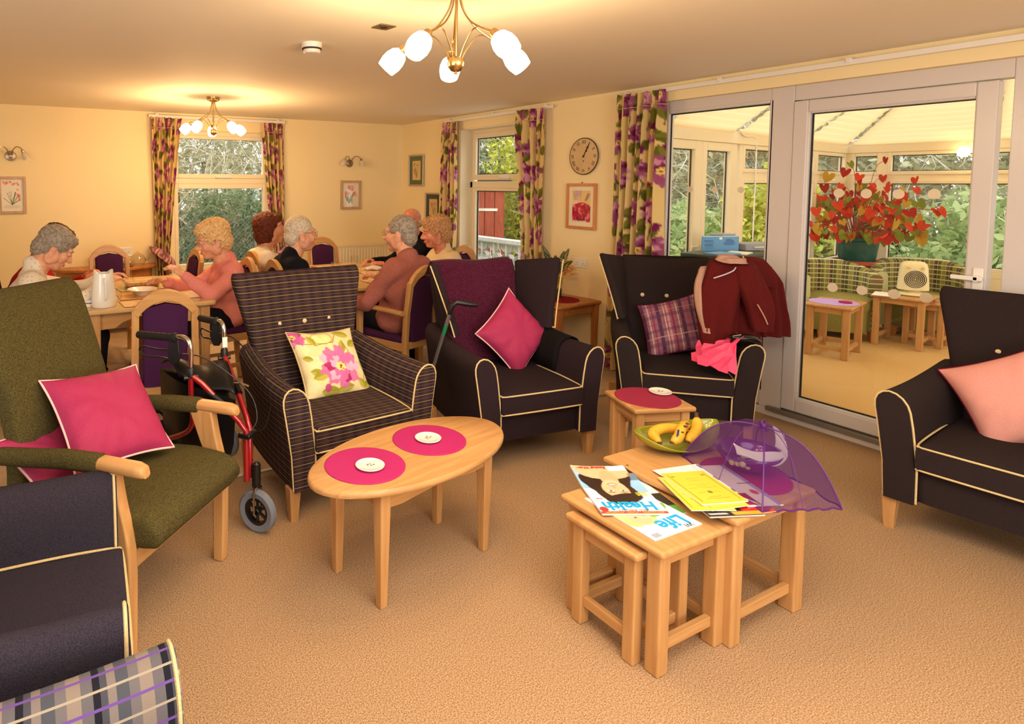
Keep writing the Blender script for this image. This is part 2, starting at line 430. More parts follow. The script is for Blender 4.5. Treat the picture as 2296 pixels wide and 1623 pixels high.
mat('chrome', (205, 203, 200), .12, metal=1); mat('brass', (196, 164, 110), .28, metal=1); mat('satin_nickel', (176, 160, 136), .3, metal=1)
mat('dark_slot', (40, 34, 30), .8)
thin_glass('glass'); mat('dot_film', (222, 206, 176), .7); mat('orange_red', (225, 62, 26), .6); mat('robin_brown', (120, 58, 22), .7)
wood('beech', (202, 154, 98), (184, 134, 80)); wood('beech_y', (202, 154, 98), (184, 134, 80), axis=1); wood('beech_z', (202, 154, 98), (184, 134, 80), axis=2)
wood('oak_dark', (196, 128, 66), (168, 100, 46), axis=1); wood('oak_dark_z', (196, 128, 66), (168, 100, 46), axis=2)
wood('pale_wood', (205, 170, 130), (184, 146, 108), axis=2); wood('rose_wood', (214, 146, 84), (196, 124, 66), axis=2)

# ------------------------------------------------------------------ room shell
XR, YF, ZC = 4.27, 7.0, 2.31
struct(MB().span((-2.6, -2.6, -.1), (4.36, 3.13, 0)).obj('floor', 'carpet', smooth=False))
struct(MB().span((-2.6, 3.13, -.1), (4.36, 7.0, -.002)).obj('floor', 'vinyl', smooth=False))
struct(MB().span((-2.6, 3.118, -.001), (4.27, 3.142, .006)).obj('trim_1', 'grey_metal', smooth=False, bevel=.002))
struct(MB().span((-2.75, -2.75, ZC), (4.42, 7.12, ZC+.12)).obj('ceiling', 'ceiling_paint', smooth=False))
wl = MB()                                           # far wall with one window opening
for a, b in (((-2.7, 7, 0), (1.32, 7.12, ZC)), ((2.46, 7, 0), (4.42, 7.12, ZC)), ((1.32, 7, 0), (2.46, 7.12, .56)), ((1.32, 7, 2.13), (2.46, 7.12, ZC))): wl.span(a, b)
struct(wl.obj('wall_far', 'cream_paint', smooth=False))
wl = MB()
for a, b in (((XR, 5.765, 0), (4.42, 7.0, ZC)), ((XR, 3.235, 0), (4.42, 4.55, ZC)), ((XR, 4.55, 0), (4.42, 5.765, .6)), ((XR, 4.55, 2.165), (4.42, 5.765, ZC)),
             ((XR, .2, 2.178), (4.42, 3.235, ZC)), ((XR, -2.6, 0), (4.42, .2, ZC))): wl.span(a, b)
struct(wl.obj('wall_right', 'cream_paint', smooth=False))
struct(MB().span((-2.75, -2.6, 0), (-2.6, 7.0, ZC)).obj('wall_left', 'cream_paint', smooth=False))
struct(MB().span((-2.75, -2.75, 0), (4.42, -2.6, ZC)).obj('wall_back', 'cream_paint', smooth=False))
struct(MB().span((-2.6, 6.985, 0), (4.25, 7.0, .1)).obj('baseboard_far', 'upvc_warm', smooth=False, bevel=.004))
struct(MB().span((4.255, 3.24, 0), (4.27, 6.98, .1)).obj('baseboard_right', 'upvc_warm', smooth=False, bevel=.004))

def frame_rect(mb, plane, at0, at1, a0, a1, z0, z1, w, wb=None, wt=None):
    """four bars of a rectangular frame; plane 'x' lies in X (a = Y), 'y' lies in Y (a = X)"""
    wb = w if wb is None else wb; wt = w if wt is None else wt
    for (p, q, r, s_) in ((a0, a0+w, z0, z1), (a1-w, a1, z0, z1), (a0+w, a1-w, z0, z0+wb), (a0+w, a1-w, z1-wt, z1)):
        if plane == 'x': mb.span((at0, p, r), (at1, q, s_))
        else: mb.span((p, at0, r), (q, at1, s_))
    return mb
def pane(name, plane, at, a0, a1, z0, z1, parent, material='glass'):
    b = MB()
    if plane == 'x': b.span((at-.003, a0, z0), (at+.003, a1, z1))
    else: b.span((a0, at-.003, z0), (a1, at+.003, z1))
    return b.obj(name, material, parent, smooth=False)

# window_1, far wall: top hung light over a fixed pane
w1 = struct(frame_rect(MB(), 'y', 7.03, 7.1, 1.3, 2.46, .56, 2.13, .05).span((1.3, 7.03, 1.54), (2.46, 7.1, 1.6)).obj('window_1', 'upvc_warm', smooth=False, bevel=.005))
frame_rect(MB(), 'y', 7.02, 7.08, 1.35, 2.41, 1.6, 2.08, .045, .05, .04).obj('sash', 'upvc_warm', w1, smooth=False, bevel=.006)
frame_rect(MB(), 'y', 7.03, 7.085, 1.35, 2.41, .61, 1.54, .042, .03, .055).obj('sash', 'upvc_warm', w1, smooth=False, bevel=.006)
pane('glass_pane', 'y', 7.055, 1.38, 2.38, 1.63, 2.06, w1); pane('glass_pane', 'y', 7.06, 1.38, 2.38, .63, 1.5, w1)
frame_rect(MB(), 'y', 7.052, 7.06, 1.385, 2.375, 1.64, 2.05, .008).obj('gasket', 'gasket', w1, smooth=False)
frame_rect(MB(), 'y', 7.052, 7.06, 1.385, 2.375, .63, 1.494, .008).obj('gasket', 'gasket', w1, smooth=False)
MB().span((1.8, 7.0, 1.605), (1.99, 7.02, 1.625)).span((1.8, 6.985, 1.607), (1.83, 7.0, 1.623)).obj('handle', 'white_plastic', w1, bevel=.004)
MB().span((1.25, 6.93, .525), (2.52, 7.1, .56)).obj('window_sill', 'upvc_warm', w1, smooth=False, bevel=.006)
MB().span((1.3, 6.985, .42), (2.48, 7.0, .525)).obj('sill_apron', 'upvc_warm', w1, smooth=False, bevel=.004)

# window_2, right wall towards the garden wall and the shed
w2 = struct(frame_rect(MB(), 'x', 4.42, 4.49, 4.52, 5.765, .6, 2.165, .055).span((4.42, 4.52, 1.5), (4.49, 5.765, 1.575)).obj('window_2', 'upvc_warm', smooth=False, bevel=.005))
frame_rect(MB(), 'x', 4.405, 4.46, 4.6, 5.7, 1.59, 2.11, .06, .06, .055).obj('sash', 'upvc_warm', w2, smooth=False, bevel=.006)
frame_rect(MB(), 'x', 4.41, 4.465, 4.6, 5.7, .64, 1.5, .055, .03, .03).obj('sash', 'upvc_warm', w2, smooth=False, bevel=.006)
pane('glass_pane', 'x', 4.445, 4.64, 5.66, 1.63, 2.07, w2); pane('glass_pane', 'x', 4.45, 4.64, 5.66, .66, 1.48, w2)
frame_rect(MB(), 'x', 4.436, 4.444, 4.65, 5.645, 1.645, 2.06, .014).obj('gasket', 'gasket', w2, smooth=False)
frame_rect(MB(), 'x', 4.44, 4.448, 4.65, 5.645, .665, 1.475, .014).obj('gasket', 'gasket', w2, smooth=False)
MB().tube(bez((4.405, 5.2, 1.615), (4.36, 5.17, 1.62), (4.355, 5.1, 1.612), (4.395, 5.06, 1.61)), .009, 6).obj('handle', 'white_plastic', w2)
MB().span((4.24, 4.5, .57), (4.44, 5.8, .6)).obj('window_sill', 'upvc_warm', w2, smooth=False, bevel=.006)
MB().span((4.275, 4.55, 2.15), (4.42, 5.765, 2.1649)).span((4.275, 5.75, .6), (4.42, 5.7648, 2.15)).obj('reveal_lining', 'upvc_warm', w2, smooth=False)

# window_3 and door_1: white glazed screen between lounge and conservatory
XS = 4.32
w3 = struct(frame_rect(MB(), 'x', XS+.005, XS+.08, 2.29, 3.25, .06, 2.182, .07, .1, .08).obj('window_3', 'upvc', smooth=False, bevel=.005))
frame_rect(MB(), 'x', XS, XS+.06, 2.40, 3.2, .15, 2.11, .03, .04, .025).obj('glazing_bead', 'upvc', w3, smooth=False, bevel=.008)
pane('glass_pane', 'x', XS+.035, 2.42, 3.18, .18, 2.09, w3)
frame_rect(MB(), 'x', XS+.026, XS+.032, 2.43, 3.17, .19, 2.085, .009).obj('gasket', 'gasket', w3, smooth=False)
def disc_x(x, y, z, r, name, material, parent, ry=1.0):
    return MB().prism([(r*math.cos(2*PI*i/28)*ry, r*math.sin(2*PI*i/28)) for i in range(28)], 0, .0015, Matrix.Translation((x, y, z)) @ Matrix.Rotation(-PI/2, 4, 'Y') @ Matrix.Rotation(PI/2, 4, 'Z')).obj(name, material, parent)
for y in (2.993, 2.803, 2.616): disc_x(XS+.03, y, 1.51, .022, 'round_sticker', 'dot_film', w3)
d1 = struct(frame_rect(MB(), 'x', XS+.005, XS+.08, 1.23, 2.32, .03, 2.182, .04, .03, .098).span((XS-.0, 2.28, .05), (XS+.08, 2.42, 2.182)).obj('door_1', 'upvc', smooth=False, bevel=.005))
lf = frame_rect(MB(), 'x', XS-.01, XS+.055, 1.319, 2.276, .08, 2.078, .085, .085, .075).obj('door_leaf', 'upvc', d1, smooth=False, bevel=.007)
frame_rect(MB(), 'x', XS-.004, XS+.05, 1.39, 2.2, .158, 2.012, .018, .018, .018).obj('glazing_bead', 'upvc', lf, smooth=False, bevel=.006)
pane('glass_pane', 'x', XS+.03, 1.39, 2.19, .165, 2.005, lf)
frame_rect(MB(), 'x', XS+.02, XS+.027, 1.396, 2.18, .176, 1.997, .009).obj('gasket', 'gasket', lf, smooth=False)
for y, z in ((2.016, 1.497), (1.874, 1.496), (1.719, 1.496), (1.561, 1.499), (2.024, .915), (1.87, .921), (1.714, .923), (1.569, .927)):
    disc_x(XS+.024, y, z, .028, 'round_sticker', 'dot_film', lf)
# robin window sticker
M_ = Matrix.Translation((XS+.026, 1.80, 1.262)) @ Matrix.Rotation(-PI/2, 4, 'Z') @ Matrix.Rotation(PI/2, 4, 'X')
MB().prism([(-.062, -.03), (-.03, -.012), (.0, .012), (.022, .026), (.04, .024), (.046, .014), (.03, .0), (.012, -.014), (-.02, -.02)], 0, .0014, M_).obj('robin_sticker', 'robin_brown', lf, smooth=False)
MB().prism([(-.005, -.016), (.008, .006), (.026, .018), (.044, .016), (.04, -.002), (.026, -.018), (.01, -.024)], -.001, .0, M_ @ Matrix.Translation((0, 0, -.0005))).obj('sticker_breast', 'orange_red', lf, smooth=False)
MB().span((XS-.05, 1.325, 1.055), (XS-.035, 1.45, 1.078)).span((XS-.05, 1.34, 1.05), (XS-.012, 1.362, 1.082)).span((XS-.018, 1.33, .86), (XS-.01, 1.372, 1.12)).obj('handle', 'white_plastic', lf, bevel=.006)
MB().span((XS-.03, 1.2, .045), (XS+.06, 2.36, .072)).obj('threshold', 'grey_metal', d1, smooth=False, bevel=.003)
MB().span((XS-.005, .2, 0), (XS+.12, 3.235, .05)).obj('sill_board', 'upvc', d1, smooth=False, bevel=.004)
w4 = struct(frame_rect(MB(), 'x', XS+.005, XS+.08, .22, 1.24, .05, 2.182, .09, .1, .08).obj('window_4', 'upvc', smooth=False, bevel=.006))
pane('glass_pane', 'x', XS+.035, .3, 1.16, .14, 2.11, w4)
# reveal above the screen is the lintel of wall_right; curtain tracks
def track(n, a, b, parent=None):
    a, b = Vector(a), Vector(b); d = (b-a).normalized(); s_ = Vector((d.y, -d.x, 0))
    o = struct(MB().loft([[p+s_*x+Vector((0, 0, z)) for x, z in ((-.008, -.016), (.008, -.016), (.008, .016), (-.008, .016))] for p in (a, b)]).obj(n, 'white_plastic', smooth=False, bevel=.003))
    L_ = (b-a).length; k = MB()
    for i in range(max(2, int(L_/.7)+1)):
        p = a+d*(L_*(i+.12)/max(1, int(L_/.7)+.25)); k.box((p.x+s_.x*.0, p.y, p.z+.012), (.03, .03, .03))
    k.obj('track_bracket', 'white_plastic', o, smooth=False, bevel=.003)
    return o
track('trim_2', (4.235, .3, 2.262), (4.235, 3.6, 2.262)); track('trim_3', (4.235, 4.3, 2.262), (4.235, 6.02, 2.262)); track('trim_4', (1.08, 6.955, 2.262), (2.62, 6.955, 2.262))

# ------------------------------------------------------------------ conservatory
CA, CB, EZ = Vector((4.42, 3.34, 0)), Vector((8.7, 4.0, 0)), 1.98
struct(MB().prism([(4.44, .2), (4.44, -.6), (8.8, -.6), (8.8, 4.1), (4.44, 3.4)], -.1, 0).obj('floor', 'conservatory_carpet', smooth=False))
def wall_frame(name, P, Q, bays, sill, base_h, doors=()):
    """white framed glazing from P to Q: posts, sill, transom, one pane per light; each bay (t0, t1, transom)"""
    d = (Q-P); L_ = d.length; d = d/L_; s_ = Vector((d.y, -d.x, 0)); root = None
    def bar(mb, t0, t1, z0, z1, th=.07, off=0):
        a = P+d*t0; b = P+d*t1
        mb.loft([[q+s_*(off-th/2)+Vector((0, 0, z0)), q+s_*(off+th/2)+Vector((0, 0, z0)), q+s_*(off+th/2)+Vector((0, 0, z1)), q+s_*(off-th/2)+Vector((0, 0, z1))] for q in (a, b)])
    mb = MB(); bar(mb, 0, L_, EZ-.06, EZ+.08, .1); bar(mb, 0, L_, base_h-.03, base_h+.03, .11) if not doors else bar(mb, doors[-1][1], L_, base_h-.03, base_h+.03, .11)
    edges = sorted({b[0] for b in bays} | {b[1] for b in bays})
    for e in edges: bar(mb, max(0, e-.035), min(L_, e+.035), 0, EZ)
    root = struct(mb.obj(name, 'upvc_warm', smooth=False, bevel=.005))
    db = MB(); bar(db, doors[-1][1] if doors else 0, L_, 0, base_h-.03, .12); db.obj('dwarf_wall', 'upvc_warm', root, smooth=False)
    for t0, t1, tr in bays:
        isd = any(abs(t0-x[0]) < .01 for x in doors); zb = .08 if isd else base_h+.03
        lights = [(zb, EZ-.06)] if not tr else [(zb, tr-.03), (tr+.03, EZ-.06)]
        if tr: b2 = MB(); bar(b2, t0+.03, t1-.03, tr-.035, tr+.035, .06); b2.obj('transom', 'upvc_warm', root, smooth=False, bevel=.004)
        wf = .075 if isd else .04
        for z0, z1 in lights:
            f = MB(); bar(f, t0+.03, t0+.03+wf, z0, z1, .06, .01); bar(f, t1-.03-wf, t1-.03, z0, z1, .06, .01); bar(f, t0+.03+wf, t1-.03-wf, z0, z0+wf, .06, .01); bar(f, t0+.03+wf, t1-.03-wf, z1-wf, z1, .06, .01)
            sa = f.obj('door_leaf' if isd else 'sash', 'upvc_warm', root, smooth=False, bevel=.005)
            g = MB(); bar(g, t0+.03+wf, t1-.03-wf, z0+wf, z1-wf, .006); g.obj('glass_pane', 'glass', sa, smooth=False)
            gk = MB(); a0, a1, y0, y1 = t0+.03+wf, t1-.03-wf, z0+wf, z1-wf
            for q in ((a0, a0+.008, y0, y1), (a1-.008, a1, y0, y1), (a0, a1, y0, y0+.008), (a0, a1, y1-.008, y1)): bar(gk, *q, .01)
            gk.obj('gasket', 'gasket', sa, smooth=False)
        if isd:
            h = MB(); bar(h, t1-.16 if t0 < .5 else t0+.05, t1-.05 if t0 < .5 else t0+.17, 1.0, 1.022, .02, .06); h.obj('handle', 'white_plastic', root, bevel=.004)
    return root
LA = (CB-CA).length
wall_frame('window_5', CA, CB, [(0, .66, None), (.66, 1.32, None), (1.45, 2.3, 1.63), (2.3, 3.3, 1.63), (3.3, LA-.03, 1.63)], 0, .62, ((0, .66), (.66, 1.32)))
wall_frame('window_6', CB, Vector((8.7, -.6, 0)), [(.06, .42, 1.63), (.42, 2.0, 1.63), (2.0, 2.5, 1.63), (2.5, 4.5, 1.63)], 0, .62)
# roof: rafters, glazing and cream pleated blinds
translucent('blind_cloth', (240, 212, 158), .46)
AP, RW = Vector((6.5, 1.9, 3.0)), Vector((4.42, 1.9, 3.0))
E1, E2, E3 = Vector((4.42, 3.34, EZ+.06)), Vector((8.7, 4.0, EZ+.06)), Vector((8.7, -.6, EZ+.06))
rf = MB()
def raf(mb, a, b, w_=.03):
    mb.tube([a, b], w_, 4)
tA = [0, .3, .66, 1.0]; tops = [RW, RW.lerp(AP, .45), AP, AP]
for t, tp in zip(tA, tops): raf(rf, E1.lerp(E2, t), tp, .035)
tB = [0, .28, .62, 1.0]
for t in tB[1:]: raf(rf, E2.lerp(E3, t), AP, .035)
raf(rf, RW, AP, .05)
roof = struct(rf.obj('ceiling_conservatory_rafters', 'upvc', smooth=False))
def blind(quad, n):
    a, b, c, d = [Vector(q) for q in quad]; nrm = (b-a).cross(d-a).normalized()
    if nrm.z > 0: nrm = -nrm
    k = MB()
    def fn(u, t):
        p = a.lerp(b, u).lerp(d.lerp(c, u), t); return p+nrm*(.035+.012*((round(t*n)) % 2))
    k.grid(fn, 1, n); return k
for nm, quads in (('A', [(E1.lerp(E2, tA[i]+.014), E1.lerp(E2, tA[i+1]-.014), tops[i+1], tops[i]) for i in range(3)]), ('B', [(E2.lerp(E3, tB[i]+.014), E2.lerp(E3, tB[i+1]-.014), AP+Vector((.02, 0, 0)), AP) for i in range(3)])):
    for q in quads:
        a, b, c, d = q; c = b.lerp(c, .985); d = a.lerp(d, .985)
        blind((a, b, c, d), 44).obj('pleated_blind', 'blind_cloth', roof, smooth=False, fix=False)
        up = Vector((0, 0, .05)); MB().add([a+up, b+up, c+up, d+up], [(0, 1, 2, 3)]).obj('roof_pane', 'glass', roof, smooth=False)
# the half of the roof that faces away from the lounge door
q = [E3+Vector((0, 0, 0)), Vector((4.42, -.6, EZ+.06)), RW, AP]
blind(q, 44).obj('pleated_blind', 'blind_cloth', roof, smooth=False, fix=False)
wall_frame('window_7', Vector((8.7, -.6, 0)), Vector((4.42, -.6, 0)), [(.05, 2.1, 1.63), (2.1, 4.2, 1.63)], 0, .62)
MB().tube(bez(E1.lerp(E2, .29)+Vector((0, -.06, .06)), E1.lerp(E2, .33)+Vector((0, -.06, -.04)), E1.lerp(E2, .39)+Vector((0, -.05, -.05)), E1.lerp(E2, .4)+Vector((0, -.05, -.2)), E1.lerp(E2, .4)+Vector((0, -.05, -1.2))), .006, 5).obj('blind_cord', 'white_plastic', roof)
# ------------------------------------------------------------------ garden
mat('lawn', (96, 120, 60), .95, rgb2=(70, 90, 44), nscale=4); mat('concrete', (200, 196, 186), .9, noise=.2, nscale=30, bump=.4, bscale=80)
mat('twig_pale', (236, 228, 206), .9, rgb2=(190, 180, 146), nscale=2); mat('twig_brown', (120, 100, 72), .9, rgb2=(86, 70, 48), nscale=2); mat('trunk', (110, 94, 70), .9, noise=.4, nscale=20)
def leafmat(n, a, b): 
    m = translucent(n, a, .35, .7); nt = m.node_tree; N = nt.nodes; L = nt.links
    oi = N.new('ShaderNodeNewGeometry'); mx = N.new('ShaderNodeMix'); mx.data_type = 'RGBA'; mx.inputs[6].default_value = (*lin(a), 1); mx.inputs[7].default_value = (*lin(b), 1)
    L.new(oi.outputs['Random Per Island'], mx.inputs[0])
    for nd in N:
        if nd.type in ('BSDF_PRINCIPLED', 'BSDF_TRANSLUCENT'): L.new(mx.outputs[2], nd.inputs[0])
leafmat('leaf_conifer', (98, 120, 84), (150, 168, 130)); leafmat('leaf_lime', (176, 186, 70), (226, 220, 110)); leafmat('leaf_mid', (150, 174, 112), (200, 212, 150)); leafmat('leaf_olive', (172, 172, 128), (222, 218, 184)); leafmat('leaf_dark', (44, 70, 40), (78, 104, 60))
struct(MB().span((-12, 7.14, -.4), (26, 26, -.3)).obj('ground_lawn', 'lawn', smooth=False)); struct(MB().span((8.9, -14, -.4), (26, 7.14, -.3)).obj('ground_lawn', 'lawn', smooth=False))
struct(MB().span((4.44, 4.2, -.4), (8.9, 7.14, -.12)).obj('ground_patio', 'concrete', smooth=False))
NR = np.random.RandomState(3)
def leaves(n, c, r, size, flat=.5, shell=.45):
    d = NR.normal(size=(n, 3)); d /= np.linalg.norm(d, axis=1)[:, None]; rad = (shell+(1-shell)*NR.rand(n)**.6)[:, None]
    lump = 1+.18*np.sin(d[:, :1]*7+c[0])*np.sin(d[:, 1:2]*6)+.12*np.sin(d[:, 2:]*9+c[1])
    p = np.array(c)+d*rad*lump*np.array(r)
    a = NR.normal(size=(n, 3)); a /= np.linalg.norm(a, axis=1)[:, None]; b = np.cross(a, NR.normal(size=(n, 3))); b /= np.linalg.norm(b, axis=1)[:, None]
    s = size*(.6+.8*NR.rand(n))[:, None]
    v = np.stack([p-a*s, p+b*s*flat, p+a*s, p-b*s*flat], 1).reshape(-1, 3); f = np.arange(4*n).reshape(n, 4)
    return v, f
def twigs(n, c, r, L0, rad, curl=.6, up=.5, seg=7):
    p = np.array(c)+(NR.rand(n, 3)*2-1)*np.array(r); d = NR.normal(size=(n, 3)); d[:, 2] = d[:, 2]*.8+up; d /= np.linalg.norm(d, axis=1)[:, None]
    ln = L0*(.4+NR.rand(n)); V_ = []; R0 = rad*(.5+NR.rand(n))
    for k in range(seg+1):
        t = np.cross(d, np.array([.3, .5, .8])); t /= np.linalg.norm(t, axis=1)[:, None]+1e-6; b = np.cross(d, t); rr = (R0*(1-.75*k/seg))[:, None]
        for j in range(3): V_.append(p+rr*(t*math.cos(j*2.094)+b*math.sin(j*2.094)))
        p = p+d*(ln/seg)[:, None]; d = d+NR.normal(size=(n, 3))*curl*.35; d /= np.linalg.norm(d, axis=1)[:, None]
    V_ = np.stack(V_, 1).reshape(-1, 3); q = []
    for k in range(seg):
        for j in range(3): q.append((k*3+j, k*3+(j+1) % 3, k*3+3+(j+1) % 3, k*3+3+j))
    q = np.array(q); m = 3*(seg+1); F_ = (q[None]+np.arange(n)[:, None, None]*m).reshape(-1, 4)
    return V_, F_
def plant(name, label, cat, c, r, leafn=0, leafm=None, size=.05, twn=0, twm=None, twl=.8, twr=.008, trunk=0, curl=.6, flat=.5, group=None, up=.5):
    t = thing(name, label, cat, (c[0], c[1], -.3), 0, group); o = Vector((0, 0, .3)); cc = (0, 0, c[2]+.3)
    if leafn:
        v, f = leaves(leafn, cc, r, size, flat); finish(fast_mesh('foliage', v, f), 'foliage', leafm, t, smooth=False, kind='stuff')
    if twn:
        v, f = twigs(twn, cc, [x*.9 for x in r], twl, twr, curl, up); finish(fast_mesh('twigs', v, f), 'twigs', twm, t, smooth=False, kind='stuff')
    if trunk: MB().tube(bez((0, 0, -.05), (.03, .02, c[2]*.4+.2), (-.03, .04, c[2]+.3)), [trunk]*10+[trunk*.7]*11, 7).obj('trunk', 'trunk', t)
    return t
# beyond window_1
plant('thicket', 'pale tangle of bare twigs filling the upper far window', 'thicket', (2.0, 10.2, 2.2), (2.4, .8, 2.4), 2600, 'leaf_olive', .05, 1300, 'twig_pale', 1.3, .013, .05, .9)
plant('thicket', 'bare pale brambles standing behind the conifer at the far window', 'thicket', (2.9, 12.0, 2.0), (4.0, 1.0, 3.2), 5200, 'leaf_olive', .09, 900, 'twig_pale', 1.8, .014, .07, .9)
plant('conifer_shrub', 'feathery blue-green conifer shrub low in the far window', 'shrub', (2.55, 9.0, .55), (.85, .6, .95), 5200, 'leaf_conifer', .06, 0, None, trunk=.04, flat=.25)
plant('willow_stem', 'tall crooked pale stem rising through the thicket behind the fence', 'tree', (1.95, 9.35, 1.0), (.5, .3, 1.6), 0, None, .05, 46, 'twig_pale', 1.5, .011, .03, 1.1)
# chain-link fence
cf = thing('chain_link_fence', 'grey chain-link fence outside the far window', 'fence', (1.6, 8.35, -.3))
k = MB(); W_, H_, s_ = 2.2, 1.36, .062
n_ = int((W_+H_)/s_)
for i in range(n_):
    for sg in (1, -1):
        x0 = -W_/2-H_+i*s_ if sg > 0 else -W_/2+i*s_
        a = [x0, 0]; b = [x0+sg*H_, H_]
        pts = []
        for t in (0, 1):
            pass
        lo_, hi_ = 0, 1
        d = sg*H_
        ts = sorted(((-W_/2-x0)/d, (W_/2-x0)/d)); lo_, hi_ = max(0, ts[0]), min(1, ts[1])
        if hi_-lo_ > .02: k.tube([(x0+d*lo_, .002*sg, H_*lo_), (x0+d*hi_, .002*sg, H_*hi_)], .004, 3, cap=False)
k.obj('wire_mesh', 'grey_metal', cf, smooth=False, kind='stuff')
for x in (-1.1, 1.1): MB().tube([(x, 0, 0), (x, 0, H_+.05)], .025, 8).obj('fence_post', 'grey_metal', cf)
# beyond window_2: pierced block wall, shed, trees
bw = thing('pierced_garden_wall', 'pale concrete garden wall of pierced screen blocks outside the window', 'wall', (6.6, 7.9, -.3))
BS = .3
blk = frame_rect(MB(), 'x', -.045, .045, -BS/2, BS/2, 0, BS, .018)
for cx, cz in ((-1, 0), (1, 0), (-1, 1), (1, 1)):
    a0 = {(-1, 0): 0, (1, 0): PI/2, (1, 1): PI, (-1, 1): 3*PI/2}[(cx, cz)]
    pts = [(0, cx*BS/2+.135*math.cos(a0+PI/2*i/8), cz*BS+.135*math.sin(a0+PI/2*i/8)) for i in range(9)]
    blk.loft([[(-.04, p[1]*.98, BS/2+(p[2]-BS/2)*.98), (.04, p[1]*.98, BS/2+(p[2]-BS/2)*.98), (.04, p[1]*.86, BS/2+(p[2]-BS/2)*.86), (-.04, p[1]*.86, BS/2+(p[2]-BS/2)*.86)] for p in pts])
bo = None
for r_ in range(2):
    for i in range(10):
        if bo is None: bo = blk.obj('screen_block', 'concrete', bw, smooth=False); o = bo
        else: o = bo.copy(); COL.objects.link(o); o.parent = bw
        o.location = (0, -1.35+i*BS, .3+r_*BS)
MB().span((-.08, -1.55, .9), (.08, 1.7, .97)).obj('coping', 'concrete', bw, smooth=False, bevel=.01); MB().span((-.07, -1.55, 0), (.07, 1.7, .3)).obj('plinth', 'concrete', bw, smooth=False)
wood('red_stain', (176, 84, 56), (142, 58, 38), .7, axis=2); mat('felt', (70, 58, 50), .9)
sh = thing('garden_shed', 'red-stained plank garden shed behind the pierced wall', 'shed', (7.57, 9.68, -.3), math.radians(53))
MB().span((.03, -.55, 0), (1.6, 1.5, 1.85)).obj('shed_body', 'red_stain', sh, smooth=False)
pl = None
for i in range(11):
    p = MB().span((0, -.55+i*.19, .05), (.03, -.55+i*.19+.178, 1.78)).obj('plank', 'red_stain', sh, smooth=False, bevel=.006)
MB().prism([(-.75, 1.8), (-.62, 1.98), (1.7, 1.98), (1.7, 1.8)], -.12, 1.7, Matrix(((0, 0, 1, 0), (1, 0, 0, 0), (0, 1, 0, 0), (0, 0, 0, 1)))).obj('roof', 'felt', sh, smooth=False)
MB().span((-.012, -.42, 1.32), (.0, .3, 1.37)).obj('hinge', 'twig_pale', sh, smooth=False)
plant('tree', 'lime-green bush to the right of the red shed', 'bush', (9.75, 10.9, 1.0), (1.0, .9, 1.9), 5200, 'leaf_lime', .06, 160, 'twig_pale', .9, .008, .04)
plant('tree', 'tall grey-green tree with bare branches above the red shed', 'tree', (11.2, 13.4, 3.4), (3.0, 1.6, 2.8), 7000, 'leaf_conifer', .08, 500, 'twig_pale', 1.5, .012, .08)
plant('tree', 'mid-green bush standing below the pale thicket by the shed', 'bush', (11.2, 12.2, .9), (1.3, 1.0, 1.3), 5200, 'leaf_mid', .08, 200, 'twig_pale', 1.0, .01, .06)
plant('corn_dolly', 'dry straw-yellow stalks against the pierced wall', 'plant', (6.2, 7.3, .05), (.14, .14, .3), 60, 'leaf_lime', .06, 70, 'twig_pale', .42, .008, 0, .3, up=1.2)
# beyond the conservatory
for i, (lab, c, r, nl, lm, sz, tn) in enumerate((
    ('bare pale thicket outside the conservatory double doors', (10.8, 7.9, 2.0), (1.5, 1.0, 2.6), 3000, 'leaf_olive', .08, 800),
    ('bright green shrub outside the conservatory double doors', (9.2, 6.35, .35), (.95, .7, .85), 4200, 'leaf_mid', .06, 90),
    ('yellow-green shrub outside the conservatory side window', (10.4, 5.75, .55), (1.1, .8, 1.15), 6000, 'leaf_lime', .06, 120),
    ('grey twiggy tree outside the conservatory side window', (12.9, 7.6, 2.4), (1.8, 1.4, 2.8), 4000, 'leaf_olive', .09, 900),
    ('twiggy olive tree outside the conservatory beyond the red-leaved plant', (13.2, 5.4, 2.0), (1.6, 2.6, 2.9), 6500, 'leaf_olive', .09, 1000),
    ('loose green shrub outside the conservatory beyond the fan heater', (11.4, 3.2, .4), (.8, 1.5, 1.0), 5200, 'leaf_mid', .07, 240),
    ('dense twiggy tree outside the conservatory beyond the door handle', (13.6, 1.6, 1.9), (1.6, 2.8, 2.9), 6500, 'leaf_olive', .09, 1000),
    ('dark bush at the foot of the trees outside the conservatory corner', (11.6, 5.6, .3), (1.0, 1.0, .9), 3600, 'leaf_dark', .07, 120))):
    plant('garden_shrub' if r[2] < 1.5 else 'garden_tree', lab, 'shrub' if r[2] < 1.5 else 'tree', c, r, nl, lm, sz, tn, 'twig_pale', 1.4 if r[2] > 1.5 else .5, .011 if r[2] > 1.5 else .007, .06, .9)

for lab, c, r in (('tall pale overgrown hedge behind the fence thickets, far window', (3.5, 16.0, 2.6), (9.0, 1.2, 4.2)), ('tall pale overgrown hedge far behind the red shed', (13.5, 17.5, 2.6), (5.5, 1.6, 4.6)), ('tall pale overgrown hedge far behind the conservatory side window', (17.5, 10.5, 2.6), (1.6, 5.0, 4.6)), ('tall pale overgrown hedge far behind the conservatory end window', (18.0, 1.5, 2.6), (1.4, 5.5, 4.4))):
    plant('overgrown_hedge', lab, 'hedge', c, r, 9000, 'leaf_olive', .17, 700, 'twig_pale', 2.2, .018, 0, .8)
